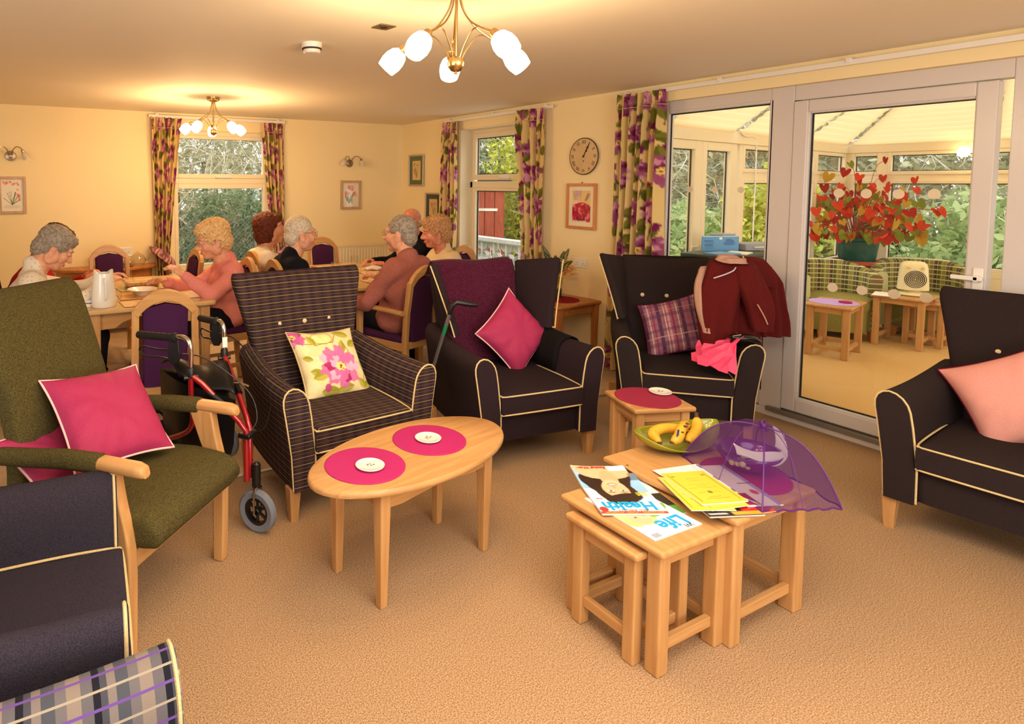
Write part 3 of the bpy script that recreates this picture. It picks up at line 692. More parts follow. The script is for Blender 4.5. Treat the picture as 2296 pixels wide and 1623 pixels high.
# ------------------------------------------------------------------ upholstered armchairs
fabric('aubergine', (50, 36, 40), (36, 26, 30), 380); fabric('brown_cloth', (49, 38, 37), (38, 29, 29), 380); fabric('slate_aubergine', (60, 53, 64), (42, 37, 46), 320, .6)
fabric('piping_cream', (226, 200, 150), (206, 178, 124), 300, .4); mat('button_cream', (226, 200, 158), .7)
fabric('green_moquette', (104, 92, 50), (50, 46, 24), 330, .8)
stripes('pinstripe', (52, 40, 40), [(0, (44, 33, 34)), (.3, (66, 49, 43)), (.5, (42, 32, 34)), (.75, (63, 48, 42)), (1, (44, 33, 34))], (150, 134, 92), (94, 60, 88), .034, .13, .075)
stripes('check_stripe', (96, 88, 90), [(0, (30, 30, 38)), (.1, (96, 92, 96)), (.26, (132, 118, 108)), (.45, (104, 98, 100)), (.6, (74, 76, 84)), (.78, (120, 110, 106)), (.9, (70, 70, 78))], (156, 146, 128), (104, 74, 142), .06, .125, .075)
def rrect(w, h, r, n=4):
    """rounded rectangle outline centred on 0"""
    out = []
    for cx, cy, a in ((w/2-r, h/2-r, 0), (-w/2+r, h/2-r, 1), (-w/2+r, -h/2+r, 2), (w/2-r, -h/2+r, 3)):
        for i in range(n+1): t = (a+i/n)*PI/2; out.append((cx+r*math.cos(t), cy+r*math.sin(t)))
    return out
def slab(rings, uvfn):
    m = MB(); pts = [p for r in rings for p in r]; m.loft(rings, uv=[uvfn(p) for p in pts]); return m
def armchair(name, label, loc, rz, cloth, pip='piping_cream', sep=.72, wings=False, buttons=3, H=1.07, arm_h=.628, seat_h=.428, base=.155, group=None, back_w=(.27, .40), lean=.2, no_button=False):
    t = thing(name, label, 'armchair', loc, rz, group)
    aw, yf, yb = .125, -.38, .30; zc = base
    # arms: rings along the depth, rounded on top and flaring outwards
    for sd in (-1, 1):
        rings = []; fr = None
        for i in range(13):
            f = i/12; y = yf+(yb-yf)*f; h = arm_h+.05*f**2-.012*math.sin(PI*f); xo = sep/2-.045*f+.012*math.sin(PI*f)
            prof = []
            for (dx, z) in [(-.5, 0), (-.5, .35), (-.5, .7)]+[(-.5*math.cos(a), 1+.62*aw*math.sin(a)/(h-zc)-.62*aw/(h-zc)) for a in [k*PI/8 for k in range(9)]]+[(.5, .7), (.46, .35), (.40, 0)]:
                zz = zc+z*(h-zc); fl = max(0, (z-.25)/.75)**1.5*.05
                prof.append((sd*(xo-.03+dx*aw+fl), y, zz))
            rings.append(prof if sd > 0 else prof)
            if i == 0: fr = prof
        g = [0.0]
        for a, b in zip(fr[:-1], fr[1:]): g.append(g[-1]+math.dist(a, b))
        a = MB().loft(rings, uv=[(p[1], g[j]) for r in rings for j, p in enumerate(r)]).obj('arm', cloth, t, angle=55)
        fp = [(p[0], p[2]) for p in fr]; cx = sum(p[0] for p in fp)/len(fp)
        P_ = MB(); v = [(x, yf-.012, z) for x, z in [(cx+(x-cx)*.9, z-.006) for x, z in fp]] + [(x, yf, z) for x, z in fp]
        n = len(fp); P_.add(v, [tuple(range(n))]+[(i, i+1, n+i+1, n+i) for i in range(n-1)], [(p[0], p[2]) for p in v]); P_.obj('arm_front', cloth, t, smooth=False)
        MB().tube([(x, yf-.004, z) for x, z in fp], .0043, 6).obj('piping', pip, a)
    # base and seat cushion
    wi = sep-.16; m = MB()
    rg = []
    for y, k in ((yf+.02, .96), (yf+.03, 1), (.25, 1), (.27, .97)):
        rg.append([(x*k, y, base+.085+z*k) for x, z in rrect(wi, .17, .03)])
    slab(rg, lambda p: (p[0], p[1]+p[2])).obj('seat_frame', cloth, t, angle=50)
    ch = .125; zc2 = seat_h-ch/2; rg = []
    for y, k, cr in ((yf-.022, .9, 0), (yf-.008, .975, 0), (yf+.02, 1, .004), (-.15, 1, .016), (.05, 1, .012), (.2, .97, 0)):
        wf = wi-.012
        rg.append([(x, y, zc2+z*k+(cr if z > 0 else 0)*(1-(2*x/wf)**2)) for x, z in rrect(wf, ch, .03, 5)])
    sc = slab(rg, lambda p: (p[0], p[1]-p[2] if True else 0)).obj('seat_cushion', cloth, t, angle=60)
    ww = wi/2-.005
    for z in (seat_h-.012, seat_h-ch+.012):
        pts = bez((-ww+.004, .08, z+.008), (-ww+.001, -.2, z+.008), (-ww, yf+.035, z+.002), (-ww+.006, yf-.002, z), (-ww+.03, yf-.021, z), (0, yf-.025, z), (ww-.03, yf-.021, z), (ww-.006, yf-.002, z), (ww, yf+.035, z+.002), (ww-.001, -.2, z+.008), (ww-.004, .08, z+.008), n=5)
        MB().tube(pts, .0043, 6).obj('piping', pip, sc)
    # back
    zb0, th = .36, .115; rg = []; wb0, wb1 = back_w
    for v in [0, .1, .2, .3, .42, .55, .68, .8, .9, .955, .985, 1.0]:
        wv = wb0+(wb1-wb0)*max(0, (v-.15)/.85)**1.15; e = 1 if v < .9 else math.sqrt(max(.12, 1-((v-.9)/.105)**2)); wv -= .03*(1-e)
        y0 = .16+lean*v; z = zb0+(H-(.035 if wings else 0)-zb0)*v; ring = []
        for k in range(36):
            a = 2*PI*k/36; c, s_ = math.cos(a), math.sin(a)
            x = wv*math.copysign(abs(c)**.22, c); yy = th/2*e*math.copysign(abs(s_)**.55, s_)
            cv = (x/wv)**2
            ring.append((x, y0+th/2+yy-(.05 if not wings else .02)*cv*v, z+(.012*cv*v if not wings else .02*cv*v)))
        rg.append(ring)
    bk = slab(rg, lambda p: (p[0], p[2])).obj('backrest', cloth, t, angle=60)
    if not no_button:
        for k in range(buttons):
            x = (k-(buttons-1)/2)*.155; v = .60; y = .16+lean*v
            MB().lathe([(0, .007), (.009, .006), (.013, .002), (.013, -.004)], 14, (x, y-.004, zb0+(H-zb0)*v), Matrix.Rotation(PI/2, 4, 'X')).obj('button', 'button_cream', bk)
    if wings:
        for sd in (-1, 1):
            rg = []; edge = []
            for i in range(15):
                v = i/14; z0 = arm_h+.045+(H-.025-arm_h-.045)*v; bx, by = .275+.03*v, .235+.10*v
                tx, ty = .335+.115*v**1.1, -.02+.08*v; zt = arm_h+.035+(H+.012-arm_h-.035)*v
                d = Vector((tx-bx, ty-by, 0)); L_ = d.length; d /= L_; nn = Vector((-d.y, d.x, 0)); ring = []
                for x, y in rrect(L_+.03, .052, .022, 4):
                    s_ = x/(L_+.03)+.5; p = Vector((bx, by, z0+(zt-z0)*s_))+d*(s_*L_)+nn*(y-.02*math.sin(PI*s_)); p.z -= (0 if v < 1 else .004*abs(y)/.026); ring.append((sd*p.x, p.y, p.z))
                rg.append(ring); e = Vector((tx, ty, zt))+d*.016+nn*.012; edge.append((sd*e.x, e.y, e.z))
            top = rg[-1]; cxx = sum(p[0] for p in top)/len(top); cyy = sum(p[1] for p in top)/len(top)
            rg.append([(cxx+(p[0]-cxx)*.9, cyy+(p[1]-cyy)*.9, p[2]+.012) for p in top])
            wg = slab(rg, lambda p: (p[0]+p[1], p[2])).obj('wing', cloth, t, angle=60)
            MB().tube(edge, .0043, 6).obj('piping', pip, wg)
            b0 = edge[0]; MB().tube(bez((sd*.29, .16, arm_h+.05), (sd*.31, .08, arm_h+.045), b0), .0042, 6).obj('piping', pip, wg)
    for sx in (-1, 1):
        for sy, yy in ((-1, yf+.038), (1, .24)):
            MB().box((sx*(sep/2+.004), yy, base/2), (.058, .058, base+.01), taper=(.62, .62)).obj('leg', 'beech_z', t, smooth=False, bevel=.004)
    return t
def R_(d): return math.radians(d)
chair_stripe = armchair('armchair', 'dark pinstriped armchair with three cream buttons behind the oval table', (1.35, 2.965, 0), R_(3.5), 'pinstripe', sep=.715, H=1.042, back_w=(.28, .41))
chair_plum = armchair('wing_armchair', 'dark aubergine wing armchair holding a raspberry diamond-turned cushion', (2.475, 2.88, 0), R_(-7.2), 'aubergine', sep=.70, wings=True, H=1.06, back_w=(.285, .30), buttons=0)
chair_brown = armchair('wing_armchair', 'dark brown wing armchair with a maroon coat thrown over its back', (3.652, 2.588, 0), R_(-43.2), 'brown_cloth', sep=.66, wings=True, H=1.06, back_w=(.275, .29))
chair_right = armchair('armchair', 'dark brown buttoned armchair with a pale pink cushion by the glazed door', (3.78, .995, 0), R_(-84), 'brown_cloth', sep=.70, H=1.02, back_w=(.28, .405))
chair_near = armchair('armchair', 'slate-aubergine armchair in the corner beside the green chair, plain seat', (-.212, 1.775, 0), R_(86), 'slate_aubergine', sep=.685, H=1.04)
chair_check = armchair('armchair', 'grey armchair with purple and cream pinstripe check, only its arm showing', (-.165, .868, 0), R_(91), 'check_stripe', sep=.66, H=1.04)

# ------------------------------------------------------------------ green high-seat chair
g = thing('high_seat_chair', 'moss-green moquette high-seat chair with pale beech arms', 'armchair', (.232, 2.475, 0), R_(43.7))
rg = []
for y, z0, z1, k in ((-.395, .385, .425, .97), (-.375, .36, .455, 1), (-.33, .352, .475, 1), (-.2, .35, .485, 1), (.05, .345, .47, .98), (.24, .34, .45, .96)):
    rg.append([(x*k, y, (z0+z1)/2+z) for x, z in rrect(.535, z1-z0, min(.035, (z1-z0)*.45), 5)])
slab(rg, lambda p: (p[0], p[1])).obj('seat', 'green_moquette', g, angle=60)
rg = []
for v in [0, .12, .3, .5, .7, .85, .93, .97, 1]:
    e = 1 if v < .93 else math.sqrt(max(.1, 1-((v-.93)/.072)**2)); wv = .255-.02*math.sin(PI*min(1, v*1.1))+.012*v-.02*(1-e); ring = []
    for k in range(36):
        a = 2*PI*k/36; c, s_ = math.cos(a), math.sin(a); x = wv*math.copysign(abs(c)**.25, c); yy = .055*e*math.copysign(abs(s_)**.55, s_)
        ring.append((x, .22+.19*v-.045*math.sin(PI*v*1.2)+yy, .42+.72*v))
    rg.append(ring)
slab(rg, lambda p: (p[0], p[2])).obj('backrest', 'green_moquette', g, angle=60)
for sd in (-1, 1):
    x = sd*.283
    prof = [(-.21, .625, .105), (-.24, .52, .085), (-.272, .42, .07), (-.287, .33, .06), (-.29, .2, .052), (-.287, 0, .046)]
    rgs = [[(x-.022, y-w_/2, z), (x+.022, y-w_/2, z), (x+.022, y+w_/2, z), (x-.022, y+w_/2, z)] for y, z, w_ in [(p.x, p.y, p.z) for p in bez(*prof, n=5)]]
    MB().loft(rgs).obj('front_leg', 'beech_z', g, bevel=.006, angle=30)
    MB().loft([[(x-.017, y-.025, z), (x+.017, y-.025, z), (x+.017, y+.025, z), (x-.017, y+.025, z)] for y, z in ((.43, 0), (.36, .25), (.31, .45), (.34, .63))]).obj('rear_leg', 'beech_z', g, bevel=.005, angle=30)
    rg = [[(x+px*k, y, z+pz*k) for px, pz in rrect(.058, .042, .019, 5)] for y, z, k in ((-.375, .628, .55), (-.365, .634, .85), (-.34, .638, 1), (-.2, .64, .98))]
    MB().loft(rg).obj('arm_end', 'beech_y', g, angle=50)
    rg = [[(x+px*k, y, z+pz*k) for px, pz in rrect(.064, .058, .027, 5)] for y, z, k in ((-.2, .637, .98), (-.19, .637, 1.05), (-.05, .63, 1.08), (.12, .61, 1.06), (.24, .598, 1.0), (.25, .598, .95))]
    MB().loft(rg).obj('arm_pad', 'green_moquette', g, angle=50)
    MB().loft([[(x+px, y, z+pz) for px, pz in rrect(.05, .045, .018, 4)] for y, z in ((.25, .598), (.37, .588))]).obj('arm_end', 'beech_y', g, angle=50)
    MB().box((x*.97, .0, .315), (.026, .6, .06)).obj('side_rail', 'beech_y', g, smooth=False, bevel=.004)
    MB().lathe([(0, .003), (.007, .002), (.008, 0)], 10, (x+sd*.018, .335, .57), Matrix.Rotation(sd*PI/2, 4, 'Y')).obj('screw', 'chrome', g)
MB().box((0, -.285, .315), (.57, .03, .062)).obj('front_rail', 'beech', g, smooth=False, bevel=.004)
MB().box((0, .33, .36), (.57, .03, .06)).obj('rear_rail', 'beech', g, smooth=False, bevel=.004)

# ------------------------------------------------------------------ oval coffee table
ov = thing('oval_coffee_table', 'oval beech coffee table with tapered legs and two pink mats', 'coffee table', (1.334, 2.089, 0), .2)
A_, B_ = .493, .246; top = []
for k, z in ((.975, .443), (.995, .447), (1, .456), (.995, .464), (.98, .47)):
    top.append([(A_*math.cos(2*PI*i/72)*k, (B_-(1-k)*.3)*math.sin(2*PI*i/72), z) for i in range(72)])
MB().loft(top).obj('table_top', 'beech', ov, angle=50)
for sx in (-1, 1):
    for sy in (-1, 1):
        MB().box((sx*.285, sy*.135, .222), (.05, .05, .444), taper=(.62, .62)).obj('leg', 'beech_z', ov, smooth=False, bevel=.004)
for sy in (-1, 1):
    MB().prism([(-.262, .375), (-.2, .37), (0, .385), (.2, .37), (.262, .375), (.262, .443), (-.262, .443)], -.011, .011, Matrix.Translation((0, sy*.14, 0)) @ Matrix.Rotation(PI/2, 4, 'X')).obj('apron', 'beech', ov, smooth=False)
for sx in (-1, 1):
    MB().box((sx*.285, 0, .408), (.022, .222, .07)).obj('apron', 'beech_y', ov, smooth=False, bevel=.003)

# ------------------------------------------------------------------ nests of square tables
def nest_table(label, loc, rz, w_, d, h, leg=.05, top=.024, rails='FBLR', aprons='FBLR', over=.02, group=None, woods=('beech', 'beech_y', 'beech_z')):
    t = thing('nest_table', label, 'side table', loc, rz, group)
    MB().box((0, 0, h-top/2), (w_, d, top)).obj('table_top', woods[0] if w_ >= d else woods[1], t, smooth=True, bevel=.009, segs=3, angle=60)
    lx, ly = w_/2-over-leg/2, d/2-over-leg/2
    for sx in (-1, 1):
        for sy in (-1, 1): MB().box((sx*lx, sy*ly, (h-top)/2), (leg, leg, h-top)).obj('leg', woods[2], t, smooth=False, bevel=.005)
    for ch, zc, hh, nm in [(c, h-top-.025, .05, 'apron') for c in aprons]+[(c, .085, .036, 'stretcher') for c in rails]:
        if ch in 'FB': MB().box((0, (-ly if ch == 'F' else ly), zc), (2*lx-leg, .022, hh)).obj(nm, woods[0], t, smooth=False, bevel=.003)
        else: MB().box(((-lx if ch == 'L' else lx), 0, zc), (.022, 2*ly-leg, hh)).obj(nm, woods[1], t, smooth=False, bevel=.003)
    return t
nest_big = nest_table('largest beech nest table, under the purple food cover and green bowl', (2.225, 1.435, 0), 0, .47, .545, .457, .056, rails='FBR', aprons='FBR')
nest_mid = nest_table('middle beech nest table pulled out under the magazines', (1.85, 1.40, 0), 0, .375, .42, .424, .05, rails='FBR', aprons='FBR')
nest_small = nest_table('smallest beech nest table half pulled from beneath the magazine table', (1.79, 1.41, 0), 0, .31, .30, .385, .044, rails='FBLR')
nest_far = nest_table('square beech side table with a raspberry mat before the coat chair', (2.64, 1.995, 0), R_(-20.5), .31, .285, .5, .042, rails='FB', aprons='FBLR')
nest_far2 = nest_table('small beech table tucked underneath the raspberry mat table', (2.632, 2.0, 0), R_(-20.5), .215, .20, .43, .034, rails='FB', aprons='FB', over=.004)

# ------------------------------------------------------------------ dining furniture
fabric('purple_cloth', (74, 34, 72), (60, 26, 60), 420)
def dining_chair(label, loc, rz, arms=False, group=None):
    t = thing('dining_chair', label, 'dining chair', loc, rz, group); W = .36
    # front is -y; seat 0.46, back rises to 0.98 and leans back
    def post(sd):
        pts = [(.235, 0), (.215, .2), (.195, .44), (.205, .65), (.235, .87)]
        x0 = sd*(W/2-.018)
        return MB().loft([[(x0*kx-.019, y-.02, z), (x0*kx+.019, y-.02, z), (x0*kx+.019, y+.02, z), (x0*kx-.019, y+.02, z)] for y, z, kx in [(y, z, 1-.06*max(0, (z-.44)/.43)) for y, z in pts]])
    for sd in (-1, 1):
        post(sd).obj('rear_leg', 'beech_z', t, bevel=.005, angle=30)
        hh = .435 if not arms else .64
        MB().box((sd*(W/2+(.0 if not arms else .035)), -.2, hh/2), (.04, .04, hh), taper=(.8, .8)).obj('front_leg', 'beech_z', t, smooth=False, bevel=.004)
        MB().box((sd*(W/2-.01), 0, .41), (.024, .38, .055)).obj('side_rail', 'beech_y', t, smooth=False, bevel=.003)
        MB().box((sd*(W/2-.01), 0, .2), (.02, .38, .03)).obj('stretcher', 'beech_y', t, smooth=False, bevel=.003)
        if arms:
            MB().loft([[(sd*(W/2+.02+.02*math.sin(PI*f))+px, y, .655+.012*math.sin(PI*f)+pz) for px, pz in rrect(.05, .03, .012)] for f, y in [(i/8, -.25+.46*i/8) for i in range(9)]]).obj('arm', 'beech_y', t, angle=50)
    n = 14; o_, i_ = [], []
    hw = (W/2)*.94
    for k in range(n+1):
        x = -hw+2*hw*k/n; q = 1-(x/hw)**2; o_.append((x, .865+.115*q**.8)); i_.append((x, .83+.085*q**.8))
    i_ = [(x*.83, z) for x, z in i_]
    for nm_, y0, y1 in (('top_rail', .222, .256),):
        m = MB(); v = []
        for y in (y0, y1): v += [(x, y+(z-.87)*.12, z) for x, z in o_]+[(x, y+(z-.87)*.12, z) for x, z in i_]
        N2 = 2*(n+1); f = []
        for k in range(n):
            f.append((k, k+1, n+2+k, n+1+k)); f.append((N2+k, N2+n+1+k, N2+n+2+k, N2+k+1))
            f.append((k, N2+k, N2+k+1, k+1)); f.append((n+1+k, n+2+k, N2+n+2+k, N2+n+1+k))
        f += [(0, n+1, N2+n+1, N2), (n, N2+n, N2+2*n+1, 2*n+1)]
        m.add(v, f); m.obj(nm_, 'beech', t, bevel=.005, angle=40)
    MB().box((0, .2, .42), (W-.05, .026, .05)).obj('rear_rail', 'beech', t, smooth=False, bevel=.003)
    MB().box((0, -.2, .41), (W-.03, .024, .055)).obj('front_rail', 'beech', t, smooth=False, bevel=.003)
    rg = []
    for v in range(11):
        f = v/10; z = .445+.46*f; y = .2+(.0 if f < .35 else .035*((f-.35)/.65)); hwp = .115+.005*f
        ring = []
        for k in range(20):
            a = 2*PI*k/20; c, s_ = math.cos(a), math.sin(a); x = hwp*math.copysign(abs(c)**.25, c)
            zz = z-(.0 if f < .95 else 0)-((x/hwp)**2*.035 if f > .9 else 0)*(f-.9)/.1
            ring.append((x, y+.022*math.copysign(abs(s_)**.6, s_)-.012*math.sin(PI*f), zz))
        rg.append(ring)
    MB().loft(rg).obj('back_pad', 'purple_cloth', t, angle=60)
    rg = [[(x*k, y, .452+z+cr*(1-(x/.2)**2)*(1 if z > 0 else 0)) for x, z in rrect(W+.01, .05, .022, 4)] for y, k, cr in ((-.235, .9, 0), (-.22, 1, .005), (-.1, 1, .014), (.1, .96, .012), (.185, .92, 0))]
    MB().loft(rg).obj('seat_pad', 'purple_cloth', t, angle=60)
    return t
mat('laminate', (214, 178, 122), .25, spec=.45, rgb2=(204, 164, 108), nscale=6)
def dining_table(name, label, loc, rz, w_, d):
    t = thing(name, label, 'dining table', loc, rz); h = .745
    MB().prism(rrect(w_, d, .03, 4), h-.03, h).obj('table_top', 'laminate', t, bevel=.008, segs=3, angle=50)
    for sx in (-1, 1):
        for sy in (-1, 1): MB().box((sx*(w_/2-.07), sy*(d/2-.07), (h-.03)/2), (.065, .065, h-.03), taper=(.75, .75)).obj('leg', 'beech_z', t, smooth=False, bevel=.005)
    def apr(L_, M):
        q = L_/2; pts = [(-q, h-.03), (-q, h-.14), (-q+.09, h-.135), (-q+.14, h-.1)]+[(-q+.14+(2*q-.28)*k/10, h-.1+.035*math.sin(PI*k/10)) for k in range(1, 10)]+[(q-.14, h-.1), (q-.09, h-.135), (q, h-.14), (q, h-.03)]
        return MB().prism(pts, -.011, .011, M)
    for sy in (-1, 1): apr(w_-.2, Matrix.Translation((0, sy*(d/2-.07), 0)) @ Matrix.Rotation(PI/2, 4, 'X')).obj('apron', 'beech', t, smooth=False)
    for sx in (-1, 1): apr(d-.2, Matrix.Translation((sx*(w_/2-.07), 0, 0)) @ Matrix.Rotation(PI/2, 4, 'Z') @ Matrix.Rotation(PI/2, 4, 'X')).obj('apron', 'beech_y', t, smooth=False)
    return t
table_l = dining_table('dining_table', 'beech dining table with the white jug, before the far window', (.66, 4.88, 0), 0, .84, 1.36)
table_r = dining_table('dining_table', 'beech dining table with two drinking glasses, near the radiator', (2.40, 4.92, 0), 0, .92, 1.40)
G_ = 'purple dining chairs'
dc_a = dining_chair('purple dining chair with its back turned, behind the red walker', (.625, 3.66, 0), R_(180-6), group=G_)
def dchair(label, x, y, deg): return dup(dc_a, (x, y, 0), R_(deg), label, G_)
dc_b = dchair('empty purple dining chair at the far end of the white jug table', .575, 5.86, 0)
dc_c = dchair('purple dining chair seen side-on beside the far window, beyond the woman in pink', 1.0, 5.50, -84)
dc_d = dchair('purple dining chair the woman in the pink cardigan sits on', 1.19, 4.62, -86)
dc_w1 = dchair('purple dining chair of the white-haired woman, hidden by the green chair', -.06, 4.62, 90)
dc_w0 = dchair('purple dining chair of the person behind the white-haired woman', -.06, 5.22, 90)
dc_e = dchair('purple dining chair the red-haired woman sits on', 1.85, 5.06, 94)
dc_f = dchair('purple dining chair the woman in the black cardigan sits on', 1.82, 4.44, 93)
dc_g = dchair('empty purple dining chair in front of the radiator', 2.67, 5.80, -4)
dc_h = dining_chair('purple dining armchair with beech arms under the woman in dusty pink', (2.34, 3.86, 0), R_(197), True)
dc_i = dchair('purple dining chair the woman in the cream jumper sits on', 3.28, 4.66, -92)
dc_j = dchair('purple dining chair the bald man sits on', 3.30, 5.24, -90)
# ------------------------------------------------------------------ curtains
cv = Canvas(230, 520, (236, 208, 142), .45)
q_ = random.Random(5); PP = ((166, 84, 130), (122, 36, 84), (222, 156, 184)); GL = ((104, 108, 40), (146, 140, 58))
for r_ in range(8):
    for c_ in range(3):
        x = c_*.15+(r_ % 2)*.075+.03+q_.uniform(-.015, .015); y = r_*.13+.03+q_.uniform(-.02, .02)
        cv.line([(x, y), (x+.03, y+.045), (x+.02, y+.1)], .0022, (96, 84, 36))
        for k in range(4): a = q_.uniform(0, 6.28); cv.leaf(x+.025*math.cos(a), y+.025*math.sin(a), q_.uniform(.04, .065), a, *GL)
        cv.leaf(x+.09, y+.06, .05, q_.uniform(0, 6.28), *GL); cv.leaf(x+.06, y+.09, .045, q_.uniform(0, 6.28), GL[1], GL[0])
        cv.peony(x, y, q_.uniform(.038, .05), q_.uniform(0, 6), PP, r_*5+c_)
        cv.ell(x+.085, y+.055, .012, .017, (128, 36, 84), .5, 1, .1)
CURT = cv.sample()
printed('curtain_print', .9, .05, .22)
def curtain(label, A, B, z0, z1, folds, wfn, cname='curtain', group=None, depth=.034, seed=0, tie=None):
    """pleated cloth hung between A and B (top ends); wfn(f) -> (left, right) as fractions along A-B at height fraction f from the top"""
    A, B = Vector(A), Vector(B); d = B-A; L_ = d.length; d /= L_; nn = Vector((d.y, -d.x, 0))
    t = thing(cname, label, 'curtain', (A.x, A.y, 0), 0, group); q = random.Random(seed); ph = [q.uniform(0, 6.28) for _ in range(4)]
    def fn(u, v):
        a, b = wfn(v); uu = a+(b-a)*u; w_ = math.sin(2*PI*folds*u+ph[0]+.35*math.sin(5*u+ph[1]+1.2*v))
        w_ = math.copysign(abs(w_)**.8, w_)
        k = depth*(.55+.45*min(1, v*8))*(1 if v > .045 else .8)*(1+.3*math.sin(3*u*6+ph[2]))*min(1.25, .6+.5*(b-a))
        p = A+d*(uu*L_)+nn*(w_*k+.012*math.sin(7*v+ph[3]+4*u)); return (p.x-A.x, p.y-A.y, z1+(z0-z1)*v)
    MB().grid(fn, 150, 170, None, lambda u, v: CURT((u*1.0+seed*.13) % 1, v)).obj('cloth', 'curtain_print', t, fix=False, angle=180)
    MB().tube([fn(i/60, .05) for i in range(61)], .0035, 4).obj('header_tape', 'piping_cream', t)
    return t, fn
c1, f1 = curtain('floral curtain with a puffed tieback left of the far window', (1.09, 6.93, 0), (1.425, 6.93, 0), .06, 2.25, 5, lambda v: (.02+.08*min(1, v*1.5), 1-.45*min(1, max(0, v/.66))**.8 if v < .68 else .55+.15*(v-.68)/.32), seed=1)
def tieback(t, P, rad, tilt, n=1):
    P = [Vector(p) for p in P]; m = MB(); pts = bez(*P, n=8); k = len(pts)
    m.tube(pts, [rad*(.65+.5*math.sin(PI*i/(k-1))) for i in range(k)], 10, flat=.55)
    c = MB(); c.v = m.v; c.f = m.f; c.havecol = True; c.uv = m.uv
    c.col = [lin(((226, 200, 140), (190, 110, 150), (130, 50, 90), (222, 160, 180), (120, 116, 50))[int(2.5+1.3*math.sin(i*.9+(i//10)*.8)+1.2*math.sin((i//10)*.55))]) for i in range(len(m.v))]
    return c.obj('tieback', 'curtain_print', t)
tieback(c1, [(.0, -.0, .85), (.04, -.07, .82), (.11, -.095, .76), (.185, -.07, .70), (.215, .0, .685)], .06, 0)
MB().lathe([(0, .02), (.012, .018), (.014, 0), (.008, -.03)], 10, (-.025, -.0, .87), Matrix.Rotation(PI/2, 4, 'X')).obj('tieback_hook', 'brass', c1)
c2, f2 = curtain('floral curtain behind the red-haired woman, right of the far window', (2.32, 6.93, 0), (2.6, 6.93, 0), .06, 2.245, 5, lambda v: (.0+.42*min(1, v/.62)**1.1 if v < .66 else .44-.1*(v-.66), 1.0), seed=2)
tieback(c2, [(.1, .02, .68), (.16, -.06, .7), (.26, -.07, .78), (.33, -.02, .84)], .05, 0)
c3, f3 = curtain('narrow floral curtain in the corner beside the two silver-framed pictures', (4.2, 6.0, 0), (4.2, 5.69, 0), .06, 2.25, 4, lambda v: (.04, 1-.12*min(1, v*1.4)), seed=3)
c4, f4 = curtain('floral curtain between the garden wall window and the clock', (4.2, 4.735, 0), (4.2, 4.36, 0), .06, 2.262, 4, lambda v: (.02+.32*min(1, v/.7), .98), seed=4)
c5, f5 = curtain('full-length floral curtain beside the conservatory window, behind the brown chair', (4.2, 3.56, 0), (4.2, 3.13, 0), .02, 2.265, 7, lambda v: (-.12*v, 1.0+.05*v), seed=6)

# ------------------------------------------------------------------ wall things
mat('silver_frame', (190, 180, 168), .3, metal=.8); mat('mount_green', (96, 110, 70), .9); mat('mount_dark', (66, 62, 48), .9); mat('mount_cream', (246, 232, 200), .9); printed('art_print', .9, .1)
thin_glass('picture_glass', refl=.8)
def picture(label, c, wall, w_, h, fw, fmat, canvas, mount=None, mmat=None, nail=False):
    t = thing('framed_picture', label, 'picture', c, {'far': 0, 'right': -PI/2}[wall])
    frame_rect(MB(), 'y', -.022, 0, -w_/2, w_/2, -h/2, h/2, fw).obj('frame', fmat, t, smooth=False, bevel=.003)
    iw, ih = w_-2*fw, h-2*fw
    if mount:
        frame_rect(MB(), 'y', -.01, -.006, -iw/2, iw/2, -ih/2, ih/2, mount).obj('mount', mmat, t, smooth=False); iw -= 2*mount; ih -= 2*mount
    MB().grid(lambda u, v: (-iw/2+iw*u, -.007, ih/2-ih*v), 64, 90, None, canvas.sample()).obj('painting', 'art_print', t, smooth=False, fix=False)
    MB().span((-w_/2+fw, -.0145, -h/2+fw), (w_/2-fw, -.013, h/2-fw)).obj('glass_pane', 'picture_glass', t, smooth=False)
    if nail: MB().lathe([(0, .006), (.005, .004), (.005, 0)], 8, (0, -.004, h/2+.008), Matrix.Rotation(PI/2, 4, 'X')).obj('picture_hook', 'black_plastic', t)
    return t
a = Canvas(90, 120, (244, 238, 218), .75)
for i in range(16): x, y = .1+.06*(i % 8)*1.2+rnd.uniform(-.03, .03), .08+.1*rnd.random()+(.3*rnd.random() if i > 9 else 0); a.ell(x if i < 10 else .55+.1*rnd.random(), y if i < 10 else .3+.45*rnd.random(), .045, .035, (236, 110, 110) if i % 2 else (244, 160, 150), rnd.random()*3, .85, .25, 6)
for i in range(12): an = -PI/2+rnd.uniform(-1.2, 1.2); a.line([(.36, .8), (.36+.32*math.cos(an), .8+.42*math.sin(an))], .008, (70, 92, 50), .9)
a.ell(.36, .86, .3, .06, (214, 204, 190), 0, .5)
picture('watercolour of coral-red flowers in a pale wood frame below a wall light', (-.21, 6.998, 1.425), 'far', .24, .365, .026, 'pale_wood', a)
a = Canvas(90, 120, (238, 230, 210), .75)
for x, y, an in ((.2, .42, .3), (.42, .22, -.6), (.58, .45, 1.0), (.33, .16, 0)):
    for k in range(4): a.ell(x+.05*math.cos(an+k), y+.05*math.sin(an+k), .085, .05, [(240, 150, 146), (250, 196, 186), (226, 110, 116)][k % 3], an+k*.6, .85)
for k in range(6): a.leaf(.36+rnd.uniform(-.1, .1), .9-rnd.uniform(0, .2), .35, -PI/2+rnd.uniform(-.7, .7), (150, 160, 110), (180, 186, 140), .12)
picture('pink tulip watercolour in a pale wood frame above the radiator', (3.505, 6.998, 1.405), 'far', .285, .36, .03, 'pale_wood', a)
